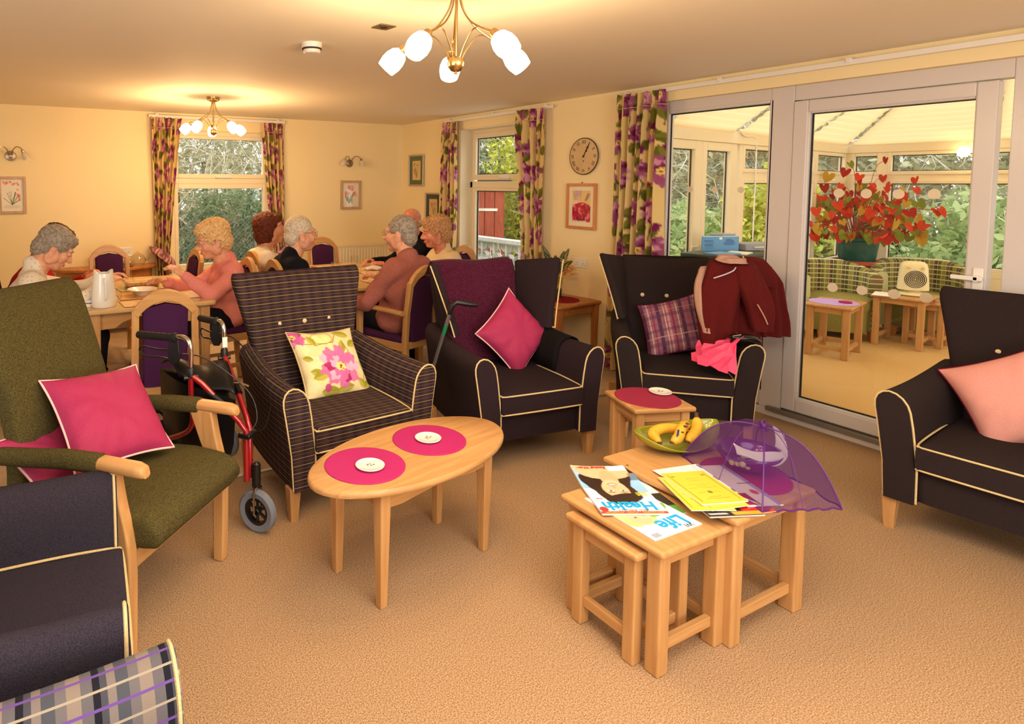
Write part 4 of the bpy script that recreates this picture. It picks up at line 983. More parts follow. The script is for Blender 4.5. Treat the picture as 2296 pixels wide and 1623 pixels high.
def sprig(bgc, pal, s):
    a = Canvas(70, 130, bgc, .5); q = random.Random(s)
    for k in range(9):
        x0, y0 = .25, .9; x1, y1 = .25+q.uniform(-.17, .17), q.uniform(.2, .75); a.line([(x0, y0), ((x0+x1)/2+.03, (y0+y1)/2), (x1, y1)], .006, (130, 120, 70)); a.leaf(x1, y1, .12, q.uniform(0, 6), (150, 150, 90), (180, 176, 110))
        a.ell(x1, y1, .045, .04, pal[k % len(pal)], q.random()*3, .9, .25, 5)
    return a
picture('upper of two narrow botanical prints, silver frame with green mount', (4.268, 6.645, 1.713), 'right', .34, .392, .02, 'silver_frame', sprig((226, 200, 140), ((224, 150, 130), (236, 190, 150), (200, 140, 90)), 1), .055, 'mount_green')
picture('lower botanical print of pink irises, silver frame with dark mount', (4.268, 6.265, 1.262), 'right', .325, .35, .02, 'silver_frame', sprig((214, 190, 130), ((220, 110, 120), (210, 120, 180), (230, 150, 110)), 4), .055, 'mount_dark')
a = Canvas(110, 150, (238, 206, 130), .7); q_ = random.Random(3)
for p in (((.0, .0), (.12, .28)), ((.1, 0), (.2, .2)), ((.35, 0), (.3, .3)), ((.6, .02), (.48, .3)), ((.7, .1), (.45, .32))): a.line(p, .006, (150, 120, 140))
a.ell(.2, .12, .12, .16, (206, 170, 190), .3, .7); a.ell(.24, .24, .08, .07, (240, 190, 180)); a.ell(.12, .38, .14, .07, (244, 220, 190)); a.leaf(.5, .34, .3, -1.1, (170, 130, 150), (200, 150, 160), .18)
a.ell(.36, .72, .42, .34, (196, 46, 70)); a.rect(0, .95, .7, 1, (230, 200, 190))
for k in range(46):
    x, y = q_.uniform(.02, .68), q_.uniform(.42, .97); a.ell(x, y, q_.uniform(.04, .11), q_.uniform(.02, .05), q_.choice([(226, 84, 104), (206, 50, 74), (150, 30, 50), (240, 130, 140), (180, 40, 66)]), q_.uniform(0, 3), .9)
for k in range(16): x, y = q_.uniform(.05, .6), q_.uniform(.45, .9); a.line([(x, y), (x+q_.uniform(-.08, .08), y+.12), (x+q_.uniform(-.1, .1), y+.2)], .004, (110, 20, 40), .8)
picture('crimson rose painting in an orange wood frame below the clock', (4.268, 3.957, 1.352), 'right', .335, .402, .025, 'rose_wood', a, .038, 'mount_cream', True)

# clock
mat('clock_face', (206, 170, 116), .3, spec=.5, noise=.12, nscale=9); mat('clock_black', (28, 22, 20), .5); mat('clock_rim', (74, 56, 40), .5, noise=.6, nscale=60)
ck = thing('wall_clock', 'round cream clock with black roman numerals showing five past one', 'clock', (4.268, 3.937, 1.79), -PI/2)
CR = .158; Mx = Matrix.Rotation(PI/2, 4, 'X')
MB().lathe([(0, .0), (CR, 0), (CR, .014), (CR-.004, .018), (0, .018)], 56, (0, 0, 0), Mx).obj('dial', 'clock_face', ck, angle=30)
MB().tube([(CR*math.cos(2*PI*i/56), -.015, CR*math.sin(2*PI*i/56)) for i in range(56)], .0045, 6, closed=True).obj('rim', 'clock_rim', ck)
for i, s_ in enumerate(('XII', 'I', 'II', 'III', 'IIII', 'V', 'VI', 'VII', 'VIII', 'IX', 'X', 'XI')):
    an = i*PI/6; text(s_, .044, 'clock_black', ck, (.123*math.sin(an), -.0188, .123*math.cos(an)), (PI/2, an, 0), 'numeral', sx=.85)
text('CLOCK', .013, 'clock_black', ck, (-.02, -.0188, .045), (PI/2, 0, 0)) if False else None
def hand(L_, w_, an, y):
    M = Matrix.Translation((0, y, 0)) @ Matrix.Rotation(an, 4, 'Y') @ Matrix.Rotation(PI/2, 4, 'X')
    return MB().prism([(-w_*.4, -.012), (w_*.4, -.012), (w_*.35, L_*.5), (w_*1.3, L_*.62), (w_*.6, L_*.74), (0, L_), (-w_*.6, L_*.74), (-w_*1.3, L_*.62), (-w_*.35, L_*.5)], -.0008, .0008, M)
hand(.135, .008, R_(30), -.022).obj('minute_hand', 'clock_black', ck, smooth=False); hand(.085, .009, R_(32), -.0205).obj('hour_hand', 'clock_black', ck, smooth=False)
MB().lathe([(0, .026), (.008, .025), (.009, .018)], 14, (0, 0, 0), Mx).obj('hub', 'clock_black', ck); MB().lathe([(0, .0195), (.006, .0195), (.006, .018)], 12, (0, 0, -.042), Mx).obj('winding_hole', 'clock_black', ck)

# sockets, radiator, wall lights, ceiling fittings
def socket(label, c, rz, plug=False):
    t = thing('wall_socket', label, 'socket', c, rz)
    MB().box((0, -.005, 0), (.146, .01, .086)).obj('plate', 'white_plastic', t, smooth=False, bevel=.003)
    for sx in (-1, 1):
        for dx, dz, w_, h in ((0, .0, .004, .009), (-.011, -.016, .008, .004), (.011, -.016, .008, .004)): MB().box((sx*.038+dx, -.0101, dz-.002), (w_, .0012, h)).obj('pin_slot', 'dark_slot', t, smooth=False)
        MB().box((sx*.017, -.012, .026), (.011, .005, .016)).obj('switch', 'white_plastic', t, smooth=False, bevel=.001)
    if plug: MB().box((-.04, -.03, .0), (.05, .045, .05)).obj('plug', 'black_plastic', t, smooth=False, bevel=.006)
    return t
socket('white double socket under the rose painting', (4.27, 3.955, .85), -PI/2); socket('white double socket above the half-moon sideboard', (.815, 7.0, .82), 0, True)
ra = thing('radiator', 'cream panel radiator on the far wall', 'radiator', (3.7, 6.93, .16))
MB().box((0, .03, .3), (1.02, .02, .58)).obj('back_panel', 'upvc_warm', ra, smooth=False)
for i in range(24):
    MB().box((-.49+i*.0426, -.002, .3), (.034, .026, .55)).obj('panel_rib', 'upvc_warm', ra, bevel=.009, segs=2)
MB().box((0, .0, .3), (1.03, .022, .6)).obj('front_panel', 'upvc_warm', ra, smooth=False, bevel=.006); MB().box((0, .02, .605), (1.03, .075, .012)).obj('top_grille', 'upvc_warm', ra, smooth=False, bevel=.003)
MB().tube([(.47, .02, .03), (.47, .02, -.16)], .008, 8).obj('pipe', 'upvc_warm', ra)
sheer('shade_glass', (240, 226, 206), .45, .25)
def wall_light(label, c):
    t = thing('wall_light', label, 'wall light', c, 0)
    MB().lathe([(0, .03), (.012, .028), (.016, .018), (.045, .012), (.05, .004), (.05, 0)], 24, (0, 0, 0), Mx).obj('backplate', 'satin_nickel', t)
    for sx in (-1, 1):
        MB().tube(bez((sx*.012, -.02, .0), (sx*.025, -.05, .055), (sx*.055, -.08, .085), (sx*.09, -.1, .075), (sx*.105, -.11, .05)), .0045, 7).obj('arm', 'satin_nickel', t)
        M = Matrix.Translation((sx*.108, -.112, .045)) @ Matrix.Rotation(sx*-.45, 4, 'Y') @ Matrix.Rotation(.25, 4, 'X')
        h_ = MB().lathe([(.006, .012), (.014, .008), (.017, -.012)], 14, (0, 0, 0), M).obj('lamp_holder', 'satin_nickel', t)
        MB().lathe([(.017, -.008), (.03, -.03), (.036, -.06), (.034, -.085), (.032, -.086), (.034, -.06), (.028, -.031), (.015, -.01)], 18, (0, 0, 0), M).obj('glass_shade', 'shade_glass', t)
    return t
wall_light('unlit two-arm wall light above the coral flower watercolour', (-.215, 7.0, 1.81)); wall_light('unlit two-arm wall light above the tulip watercolour', (3.49, 7.0, 1.8))
sd = thing('smoke_detector', 'white round smoke detector on the ceiling', 'smoke detector', (1.352, 3.17, ZC))
MB().lathe([(0, -.055), (.04, -.055), (.046, -.05), (.048, -.03), (.052, -.026), (.055, -.02), (.056, 0)], 32).obj('housing', 'white_plastic', sd, angle=30); MB().lathe([(.047, -.036), (.053, -.036), (.053, -.028), (.047, -.028)], 32).obj('vent_ring', 'dark_slot', sd)
cp = thing('ceiling_plate', 'small square ceiling plate with a dark socket near the large lamp', 'ceiling fitting', (1.517, 2.67, ZC), .1)
MB().box((0, 0, -.003), (.088, .088, .006)).obj('plate', 'satin_nickel', cp, smooth=False, bevel=.002); MB().lathe([(0, -.008), (.017, -.008), (.018, -.006)], 20).obj('socket_hole', 'dark_slot', cp)
for sx in (-1, 1): MB().lathe([(0, -.0075), (.004, -.007), (.004, -.005)], 10, (sx*.031, sx*.012, 0)).obj('screw', 'dark_slot', cp)

# five-arm ceiling lamps
mat('lit_shade', (255, 226, 170), .4, emit=9); mat('bulb', (255, 230, 190), .4, emit=40)
def ceiling_lamp(label, loc, phi0, power):
    t = thing('ceiling_lamp', label, 'ceiling lamp', loc, 0)
    MB().lathe([(0, 0), (.058, 0), (.058, -.012), (.05, -.03), (.03, -.04), (0, -.042)], 28).obj('ceiling_rose', 'brass', t)
    MB().tube([(0, 0, -.03), (0, 0, -.30)], .006, 10).obj('stem', 'brass', t)
    b = MB(); b.lathe([(0, -.345), (.008, -.343), (.006, -.337), (.018, -.333), (.03, -.318), (.033, -.305), (.028, -.288), (.012, -.278), (0, -.277)], 20)
    b.obj('ball_finial', 'brass', t)
    for k in range(5):
        a = R_(phi0+72*k); e = Vector((math.sin(a), math.cos(a), 0))   # toward/away handled by phi0
        def P(r, z): return (e.x*r, e.y*r, z)
        MB().tube(bez(P(.012, -.035), P(.03, -.1), P(.075, -.16), P(.14, -.2), P(.2, -.228)), .0035, 6).obj('arm', 'brass', t)
        MB().tube(bez(P(.02, -.29), P(.045, -.245), P(.09, -.195), P(.14, -.198), P(.2, -.226)), .0028, 6).obj('lower_arm', 'brass', t)
        ax = (e*.72+Vector((0, 0, -.69))).normalized(); M = Matrix.Translation(P(.2, -.228)) @ ax.to_track_quat('Z', 'Y').to_matrix().to_4x4()
        MB().lathe([(.006, -.012), (.016, -.006), (.019, .02), (.017, .028)], 14, (0, 0, 0), M).obj('lamp_holder', 'brass', t)
        sh = MB().lathe([(.018, .02), (.034, .036), (.042, .062), (.043, .085), (.037, .115), (.0345, .115), (.040, .085), (.039, .062), (.031, .039), (.016, .024)], 24, (0, 0, 0), M).obj('glass_shade', 'lit_shade', t)
        p = M @ Vector((0, 0, .135)); l = lamp('bulb_light', 'POINT', p, power, WARM if power < 7 else (1, .62, .29), .03); l.parent = t
    return t
ceiling_lamp('large lit five-arm brass ceiling lamp hanging over the lounge', (1.43, 1.96, ZC), 180+27.5+39, 5.5)
ceiling_lamp('smaller lit five-arm brass ceiling lamp over the dining tables by the far window', (1.416, 5.55, ZC), 180+27.5+20, 9.5)

# ------------------------------------------------------------------ cushions
def cushion(label, c, ux, uy, T, canvas_or_mat, pip, nz=28, group=None, seam_r=.0042):
    c, ux, uy = Vector(c), Vector(ux), Vector(uy); nn = ux.cross(uy).normalized(); t = thing('cushion', label, 'cushion', c, 0, group)
    q = random.Random(hash(label) % 999); ph = [q.uniform(0, 6) for _ in range(6)]
    def base(s, r_):
        px = s*(1-.10*(1-abs(r_)**2.2)*abs(s)**3); py = r_*(1-.10*(1-abs(s)**2.2)*abs(r_)**3); return px, py
    def fn(sg):
        def f(u, v):
            s, r_ = 2*u-1, 1-2*v; px, py = base(s, r_)
            h = T*((1-abs(s)**2.6)*(1-abs(r_)**2.6))**.55; h += .006*math.sin(5*s+ph[0]+3*r_)*math.sin(4*r_+ph[1])*(1-s*s)*(1-r_*r_)
            cr = max(abs(s), abs(r_)); h += .005*math.sin(11*math.atan2(r_, s)+ph[2]+2*math.sin(3*s+ph[3]))*(cr**2)*(1-cr)*4
            p = ux*px+uy*py+nn*(sg*h); return (p.x, p.y, p.z)
        return f
    ispr = not isinstance(canvas_or_mat, str); N_ = 110 if ispr else nz
    MB().grid(fn(1), N_, N_, lambda u, v: (u, v), canvas_or_mat.sample() if ispr else None).obj('front', 'cloth_print' if ispr else canvas_or_mat, t, fix=False, angle=180)
    MB().grid(fn(-1), nz, nz, lambda u, v: (u, v), canvas_or_mat.sample() if ispr else None).obj('back', 'cloth_print' if ispr else canvas_or_mat, t, fix=False, angle=180)
    ed = []
    for k in range(4):
        for i in range(16):
            s = -1+2*i/16; s, r_ = [(s, 1), (1, -s), (-s, -1), (-1, s)][k]; px, py = base(s, r_); p = ux*px+uy*py; ed.append(p)
    MB().tube(ed, seam_r, 6, closed=True).obj('piping', pip, t)
    return t
printed('cloth_print', .85, .15)
fabric('raspberry', (172, 54, 92), (160, 46, 84), 300, .1, rough=.6); fabric('pale_pink', (226, 160, 148), (216, 148, 136), 300, .1, rough=.8); fabric('crimson_cord', (120, 22, 50), (100, 16, 40), 300, .2); fabric('white_cord', (246, 214, 206), (230, 190, 184), 300, .2)
cushion('raspberry pink cushion with white piping on the green chair', (.222, 2.50, .665), (.182, .098, -.02), (-.05, .14, .135), .07, 'raspberry', 'white_cord')
cushion('raspberry cushion edge showing behind the green chair arm', (.06, 2.50, .54), (.13, .13, .0), (-.09, .1, .1), .05, 'raspberry', 'white_cord')
fl = Canvas(220, 220, (232, 214, 160), 1); q_ = random.Random(11)
for k in range(7): fl.ell(q_.random(), q_.random(), .1, .09, (248, 238, 190), 0, .35, .2, 6)
for pts in (((.1, .22), (.3, .27), (.55, .25), (.65, .1)), ((.72, .28), (.74, .4), (.7, .5)), ((.88, .55), (.95, .7), (.85, .85))): fl.line(pts, .006, (132, 120, 40))
fl.ell(.42, .16, .16, .11, (150, 142, 50), 0, .8); fl.ell(.42, .16, .145, .095, (244, 226, 152))
for x, y, L_, a_ in ((.22, .1, .2, 1.2), (.62, .06, .26, .35), (.7, .22, .22, 1.9), (.78, .32, .22, -.5), (.1, .62, .2, .3), (.12, .72, .26, -.2), (.2, .92, .3, .1), (.45, .93, .25, -.2), (.78, .78, .2, .9), (.86, .92, .2, -.6), (.05, .42, .15, .4)): fl.leaf(x, y, L_, a_, (160, 152, 48), (200, 186, 90), .26)
fl.peony(.03, .1, .15, .4, ((196, 92, 150), (150, 34, 92), (226, 150, 190)), 4); fl.ell(.35, .02, .08, .03, (150, 34, 92)); fl.ell(.3, .88, .05, .06, (190, 80, 130))
fl.peony(.55, .6, .27, .2, ((214, 110, 164), (168, 40, 96), (240, 178, 206)), 8)
cushion('floral cushion with a large pink peony on the pinstriped chair', (1.396, 3.04, .565), (.2, .012, -.012), (-.02, .105, .165), .075, fl, 'piping_cream')
cushion('raspberry cushion standing on its corner in the wing chair', (2.60, 2.93, .625), (.112, -.07, -.14), (.15, .025, .125), .075, 'raspberry', 'white_cord')
pl_ = Canvas(200, 200, (150, 98, 120), 1)
for x, w_, c_ in ((.04, .05, (78, 44, 70)), (.13, .02, (214, 176, 150)), (.2, .03, (150, 44, 66)), (.3, .06, (74, 42, 68)), (.4, .015, (222, 190, 150)), (.46, .03, (214, 150, 150)), (.53, .04, (150, 40, 60)), (.62, .02, (220, 190, 150)), (.7, .06, (70, 40, 66)), (.8, .02, (170, 60, 80)), (.88, .05, (78, 44, 70)), (.96, .02, (214, 180, 150))): pl_.rect(x-w_/2, 0, x+w_/2, 1, c_, .85)
for y, w_, c_ in ((.08, .05, (96, 60, 88)), (.2, .015, (210, 170, 150)), (.3, .07, (90, 54, 82)), (.44, .02, (150, 60, 80)), (.56, .06, (88, 52, 80)), (.68, .015, (214, 180, 150)), (.8, .07, (92, 56, 84)), (.94, .02, (160, 80, 96))): pl_.rect(0, y-w_/2, 1, y+w_/2, c_, .5)
cushion('plum and pink tartan cushion on the coat chair', (3.715, 2.655, .605), (.128, -.118, .05), (.035, .075, .165), .065, pl_, 'crimson_cord')
cushion('pale pink cushion with crimson edging on the chair by the door', (3.86, 1.05, .60), (.085, -.16, .095), (.06, .115, .155), .085, 'pale_pink', 'crimson_cord')
# burgundy throw and black arm cover on the wing chair
fabric('burgundy_velvet', (84, 26, 52), (62, 16, 38), 90, .3, sheen=.1); fabric('black_cloth', (24, 20, 20), (18, 15, 15), 300, .2)
th = thing('throw', 'burgundy velvet throw hung over the wing chair back', 'throw', (2.475, 2.88, 0), R_(-7.2))
def thf(u, v):
    x = -.292+.575*u; H2 = 1.028+.0*x
    if v < .86:
        f = 1-v/.86; z = .44+(H2-.425)*f; y = .16+.2*((z-.36)/.67)-.012-.006*math.sin(9*u+5*f)-.012*math.sin(PI*f)
    else:
        f = (v-.86)/.14; z = H2+.028*math.sin(PI*min(1, f*1.2))-.12*max(0, f-.35); y = .35+.15*f
    return (x+.006*math.sin(14*v), y-.004, z+.006*math.sin(8*u))
MB().grid(thf, 30, 40).obj('cloth', 'burgundy_velvet', th, solid=.006, angle=180)
ac = thing('arm_cover', 'black cloth cover draped over the wing chair arm', 'arm cover', (2.475, 2.88, 0), R_(-7.2))
rg = []
for i in range(9):
    f = i/8; y = -.16+.34*f; F_ = (y+.38)/.68; h = .628+.05*F_**2-.012*math.sin(PI*F_); xo = .35-.045*F_+.012*math.sin(PI*F_)-.03; ring = []
    for dx, dz in [(-.072, -.19), (-.074, -.1)]+[(-.072*math.cos(a), -.042+.048*math.sin(a)) for a in [k*PI/8 for k in range(9)]]+[(.076, -.1)]:
        z = h+dz; fl_ = max(0, ((z-.155)/(h-.155)-.25)/.75)**1.5*.05; ring.append((xo+dx+fl_, y, z+.004))
    rg.append(ring)
MB().loft(rg, False, False).obj('cloth', 'black_cloth', ac, solid=.005, angle=180)
# ------------------------------------------------------------------ mats, coasters, magazines
fabric('mat_pink', (184, 46, 112), (170, 38, 100), 700, .2, rough=.55); fabric('mat_raspberry', (160, 46, 76), (148, 38, 68), 700, .2, rough=.6); fabric('mat_crimson', (146, 24, 40), (130, 18, 32), 700, .2); fabric('mat_lilac', (196, 166, 222), (184, 152, 212), 700, .2)
mat('china', (240, 236, 224), .18, spec=.5, coat=.3); printed('gloss_print', .32, .4); mat('paper', (244, 240, 232), .7); mat('page_edge', (226, 220, 212), .8, noise=.25, nscale=400)
def round_mat(label, c, r, m, group=None):
    prof = [(0, 0), (r, 0)]+[(r-k*.0062, .0022+.0008*(k % 2)) for k in range(int(r/.0062))]+[(0, .003)]
    o = MB().lathe(prof, 64).obj('placemat', m, None, angle=180); o.location = c; return tag(o, label, 'placemat', group)
def coaster(label, c, r, s, rz=0):
    t = thing('coaster', label, 'coaster', c, rz)
    MB().lathe([(0, 0), (r*.8, 0), (r*.98, .006), (r, .0095), (r*.97, .0105), (r*.86, .0075), (0, .0072)], 40).obj('dish', 'china', t, angle=40)
    a = Canvas(48, 48, (240, 236, 224), 1); q = random.Random(s)
    pal = {0: ((70, 74, 66), (190, 160, 110), (40, 44, 40)), 1: ((176, 52, 40), (56, 78, 44), (200, 90, 60)), 2: ((40, 60, 50), (214, 120, 70), (60, 80, 50))}[s]
    for k, (x, y) in enumerate(((.38, .42), (.58, .36), (.52, .6), (.7, .56), (.3, .6))): a.ell(x, y, .1-.012*k, .055, pal[k % 3], q.uniform(0, 3), 1, .2)
    a.line([(.3, .35), (.6, .5)], .012, pal[0])
    h = r*.6; MB().grid(lambda u, v: (h*(2*u-1)*math.sqrt(1-.5*(2*v-1)**2), h*(1-2*v)*math.sqrt(1-.5*(2*u-1)**2), .0078), 40, 40, None, a.sample()).obj('printed_motif', 'gloss_print', t, smooth=False, fix=False)
    return t
round_mat('round woven pink placemat, nearer end of the oval table', (1.09, 2.049, .4705), .156, 'mat_pink'); round_mat('round woven pink placemat, farther end of the oval table', (1.442, 2.134, .4705), .155, 'mat_pink')
coaster('small white dish with grey berries on the nearer pink placemat', (1.098, 2.022, .4738), .056, 0); coaster('small white dish with a red fruit on the farther pink placemat', (1.436, 2.133, .4738), .0555, 1, .4)
round_mat('round raspberry placemat on the small square table before the coat chair', (2.64, 2.004, .5005), .15, 'mat_raspberry'); coaster('small white dish at the edge of the raspberry placemat', (2.752, 2.016, .5038), .054, 2)

def magazine(label, c, rz, w_, h, thick, canvas, lift=0, name='magazine', cat='magazine', curl=0, nu=72, nv=96, edge='page_edge'):
    """local +y is the top of the cover"""
    t = thing(name, label, cat, c, rz)
    def Z(x, y): f = max(0, -y/h-.1)*lift*2+curl*max(0, abs(x)/w_*2-.5)*max(0, -y/h); return f
    MB().grid(lambda u, v: (w_*(u-.5), h*(.5-v), thick+Z(w_*(u-.5), h*(.5-v))), nu, nv, None, canvas.sample()).obj('cover', 'gloss_print', t, fix=False, angle=180)
    b = MB(); N_ = 12
    rings = [[(w_*(i/N_-.5)*.995, h*.5*s_, z+Z(w_*(i/N_-.5), h*.5*s_)) for i in range(N_+1)] for s_, z in ()]
    def edge_strip(pts):
        b.loft([[(x, y, Z(x, y)) for x, y in pts], [(x, y, thick+Z(x, y)-.0002) for x, y in pts]], False, False)
    pts = [(w_*(i/N_-.5), -h/2) for i in range(N_+1)]+[(w_/2, h*(i/N_-.5)) for i in range(1, N_+1)]+[(w_*(.5-i/N_), h/2) for i in range(1, N_+1)]+[(-w_/2, h*(.5-i/N_)) for i in range(1, N_+1)]
    edge_strip(pts); b.grid(lambda u, v: (w_*(u-.5), h*(.5-v), Z(w_*(u-.5), h*(.5-v))), 12, 12)
    b.obj('pages', edge, t, fix=False, angle=30)
    t['_z'] = thick; return t
zm = .4242
a = Canvas(160, 224, (150, 196, 236), .714)        # photograph on the cover, drawn the right way up
a.rect(0, 0, .714, .22, (246, 248, 250)); a.rect(0, .18, .2, .45, (196, 220, 244), .7); a.rect(.5, .2, .714, .55, (236, 240, 246), .8)
a.ell(.36, .47, .235, .29, (58, 40, 30), .1, 1, .04, 4); a.ell(.22, .72, .12, .2, (54, 36, 28), .2, 1, .08); a.ell(.55, .7, .13, .22, (48, 32, 26), -.2, 1, .08)
a.ell(.34, .93, .36, .2, (236, 184, 142)); a.ell(.34, .74, .1, .16, (226, 170, 130)); a.ell(.35, .52, .145, .2, (240, 190, 150)); a.ell(.33, .32, .22, .1, (52, 36, 28), -.25, 1)
for x in (.28, .42): a.ell(x, .49, .035, .016, (250, 244, 236)); a.ell(x, .49, .016, .015, (50, 34, 26)); a.line([(x-.04, .46), (x, .448), (x+.04, .458)], .006, (50, 34, 26))
a.ell(.35, .57, .025, .03, (222, 164, 124)); a.ell(.35, .63, .06, .024, (188, 84, 76)); a.ell(.35, .628, .045, .012, (252, 246, 240))
a.rect(.0, .945, .714, 1, (240, 190, 150), .7); a.rect(.06, .9, .28, 1, (250, 246, 244)); a.rect(.0, .7, .09, .84, (30, 34, 46), .6); a.rect(0, .84, .06, 1, (30, 30, 36))
a.rect(0, 0, .714, .045, (232, 74, 60)); a.ell(.66, .09, .05, .05, (232, 60, 60))
mag = magazine('health magazine with a dark-haired woman upside down, uppermost on its table', (1.842, 1.515, zm+.006), R_(153.1), .228, .318, .007, a, .02, curl=.02)
mat('cyan_ink', (20, 166, 226), .4); mat('red_ink', (222, 60, 60), .5); mat('white_ink', (250, 250, 250), .5); mat('yellow_ink', (250, 214, 60), .5); mat('black_ink', (20, 20, 24), .5); mat('blue_ink', (40, 60, 150), .5)
def T(m, s, size, ink, x, y, z=.0076, bold=0, sx=1, align='CENTER', rz=0): return text(s, size, ink, m, (x, y, z), (0, 0, rz), bold=bold, sx=sx, align=align, depth=.0002)
T(mag, 'Health', .076, 'cyan_ink', 0, .108, bold=.0024, sx=.9); T(mag, 'ALL ABOUT', .02, 'red_ink', .0, .14); T(mag, 'BODY CLEANSING  •  VITAMINS  •  MALE FERTILITY', .0088, 'yellow_ink', .0, .152)
T(mag, 'Rachel Weisz', .021, 'red_ink', .04, -.146, .024, bold=.0008)
for k, s_ in enumerate(('Having a child', 'has changed', 'my life. Plus', 'staying well')): T(mag, s_, .0125, 'white_ink', .107, -.08-.0145*k, .0085+.0024*(k+1), .0006, align='RIGHT')
T(mag, 'FREE', .011, 'red_ink', .085, .06); T(mag, 'YOUR\nBODY', .014, 'yellow_ink', -.098, .028, .0078, .0006, align='LEFT'); T(mag, 'ACTIVE LIVING', .0105, 'white_ink', -.108, -.05, .0085, .0003, align='LEFT'); T(mag, 'Detox', .012, 'yellow_ink', -.108, -.068, .0095, align='LEFT'); T(mag, 'Beat stress', .011, 'red_ink', -.108, -.088, .0115, align='LEFT')
a = Canvas(120, 160, (240, 244, 250), .75)
a.rect(.4, 0, .75, .18, (186, 206, 240), .6); a.ell(.52, .5, .24, .28, (244, 212, 130), .2, 1, .1, 5); a.ell(.5, .44, .15, .19, (244, 190, 150), .3); a.ell(.2, .42, .2, .07, (120, 180, 60), -.4, 1); a.rect(0, .5, .3, .75, (60, 120, 50), .5)
for x in (.44, .56): a.ell(x, .42, .022, .012, (60, 70, 80))
a.ell(.5, .53, .05, .025, (214, 80, 70)); a.ell(.5, .528, .035, .012, (252, 250, 246)); a.rect(.55, .65, .7, 1, (200, 50, 50)); a.rect(.6, .03, .7, .1, (60, 60, 66), .5)
m2 = magazine('magazine titled Life with a fair-haired woman, under the health magazine', (1.815, 1.388, zm+.0005), R_(178.5), .226, .292, .0045, a)
T(m2, 'Life', .082, 'cyan_ink', -.03, .095, .0052, .002); T(m2, 'WI', .026, 'black_ink', -.066, .131, .0052)
a = Canvas(60, 80, (244, 242, 240), .75); a.rect(0, 0, .75, .2, (90, 150, 60)); a.rect(0, .2, .3, .5, (40, 44, 40)); a.ell(.4, .3, .2, .12, (120, 180, 70))
magazine('magazine with a leafy green cover, mostly hidden beneath the health magazine', (1.88, 1.475, zm+.0008), R_(164), .215, .285, .003, a, nu=40, nv=50)
# papers across the two tables
def sheet_canvas(bgc, ink, border, lines, blot=None):
    a = Canvas(120, 160, bgc, .72)
    if border:
        for x0, y0, x1, y1 in ((.06, .07, .66, .075), (.06, .925, .66, .93), (.06, .07, .065, .93), (.655, .07, .66, .93)): a.rect(x0, y0, x1, y1, ink)
        for x in (.11, .61): a.ell(x, .86, .03, .02, ink, .3, .8, .2); 
    q = random.Random(lines)
    for y, w_ in ((.14, .36), (.19, .16), (.47, .42), (.53, .14), (.58, .4), (.7, .16), (.76, .1))[:lines]:
        x = .36-w_/2
        while x < .36+w_/2: L_ = q.uniform(.02, .06); a.line([(x, y+q.uniform(-.003, .003)), (x+L_, y)], .0045, ink, .65); x += L_+.015
    if blot: a.ell(.36, .33, .035, .04, ink, 0, .8, .25, 7); a.line([(.2, .33), (.3, .33)], .006, ink, .5); a.line([(.42, .33), (.54, .32)], .006, ink, .5)
    return a
yb = sheet_canvas((232, 202, 62), (70, 70, 40), True, 7, True); wh = Canvas(20, 24, (242, 236, 234), .75); rd = Canvas(40, 50, (244, 238, 236), .75); rd.rect(0, 0, .75, .22, (196, 70, 36)); rd.rect(.0, .8, .75, 1, (206, 30, 30))
dk = Canvas(40, 50, (36, 26, 22), .75); dk.rect(0, .03, .4, .12, (236, 166, 50)); dk.rect(.45, .05, .7, .1, (230, 226, 220)); dk.rect(0, .0, .75, .02, (240, 236, 230)); dk.rect(.0, .12, .2, .3, (190, 30, 30))
zb = .4575
magazine('white leaflet with an orange-red band, lowest of the paper pile', (2.11, 1.305, zb), R_(163), .2, .285, .002, rd, name='leaflet', cat='leaflet', nu=30, nv=40)
magazine('dark leaflet with an orange label under the yellow booklets', (2.065, 1.30, zb+.0025), R_(157), .19, .27, .002, dk, name='leaflet', cat='leaflet', nu=30, nv=40)
magazine('blank white sheet poking out behind the yellow booklets', (2.125, 1.375, zb+.005), R_(168), .21, .26, .001, wh, name='paper_sheet', cat='paper', nu=6, nv=6)
magazine('yellow booklet, lowest of three, its corner showing', (2.025, 1.335, zb+.0065), R_(153), .15, .235, .0025, yb, name='booklet', cat='booklet', edge='paper')
magazine('yellow booklet, middle of three, skewed under the top one', (2.06, 1.325, zb+.0095), R_(166), .152, .235, .0025, yb, name='booklet', cat='booklet', edge='paper')
magazine('yellow booklet with black border, topmost of three', (2.078, 1.342, zb+.0125), R_(160.7), .172, .225, .004, yb, .0, name='booklet', cat='booklet', edge='paper')
pk = Canvas(50, 70, (240, 226, 240), .72); pk.rect(0, .0, .1, 1, (120, 110, 190), .7); pk.ell(.2, .3, .07, .06, (214, 80, 80)); pk.rect(.4, .02, .72, .3, (160, 36, 46)); pk.line([(.45, .05), (.6, .2), (.7, .12)], .02, (244, 240, 244)); pk.rect(.0, .5, .3, .53, (60, 50, 60))
magazine('white and crimson leaflet lying partly under the purple food cover', (2.215, 1.31, .4625), R_(158), .13, .30, .003, pk, name='leaflet', cat='leaflet', nu=40, nv=60)

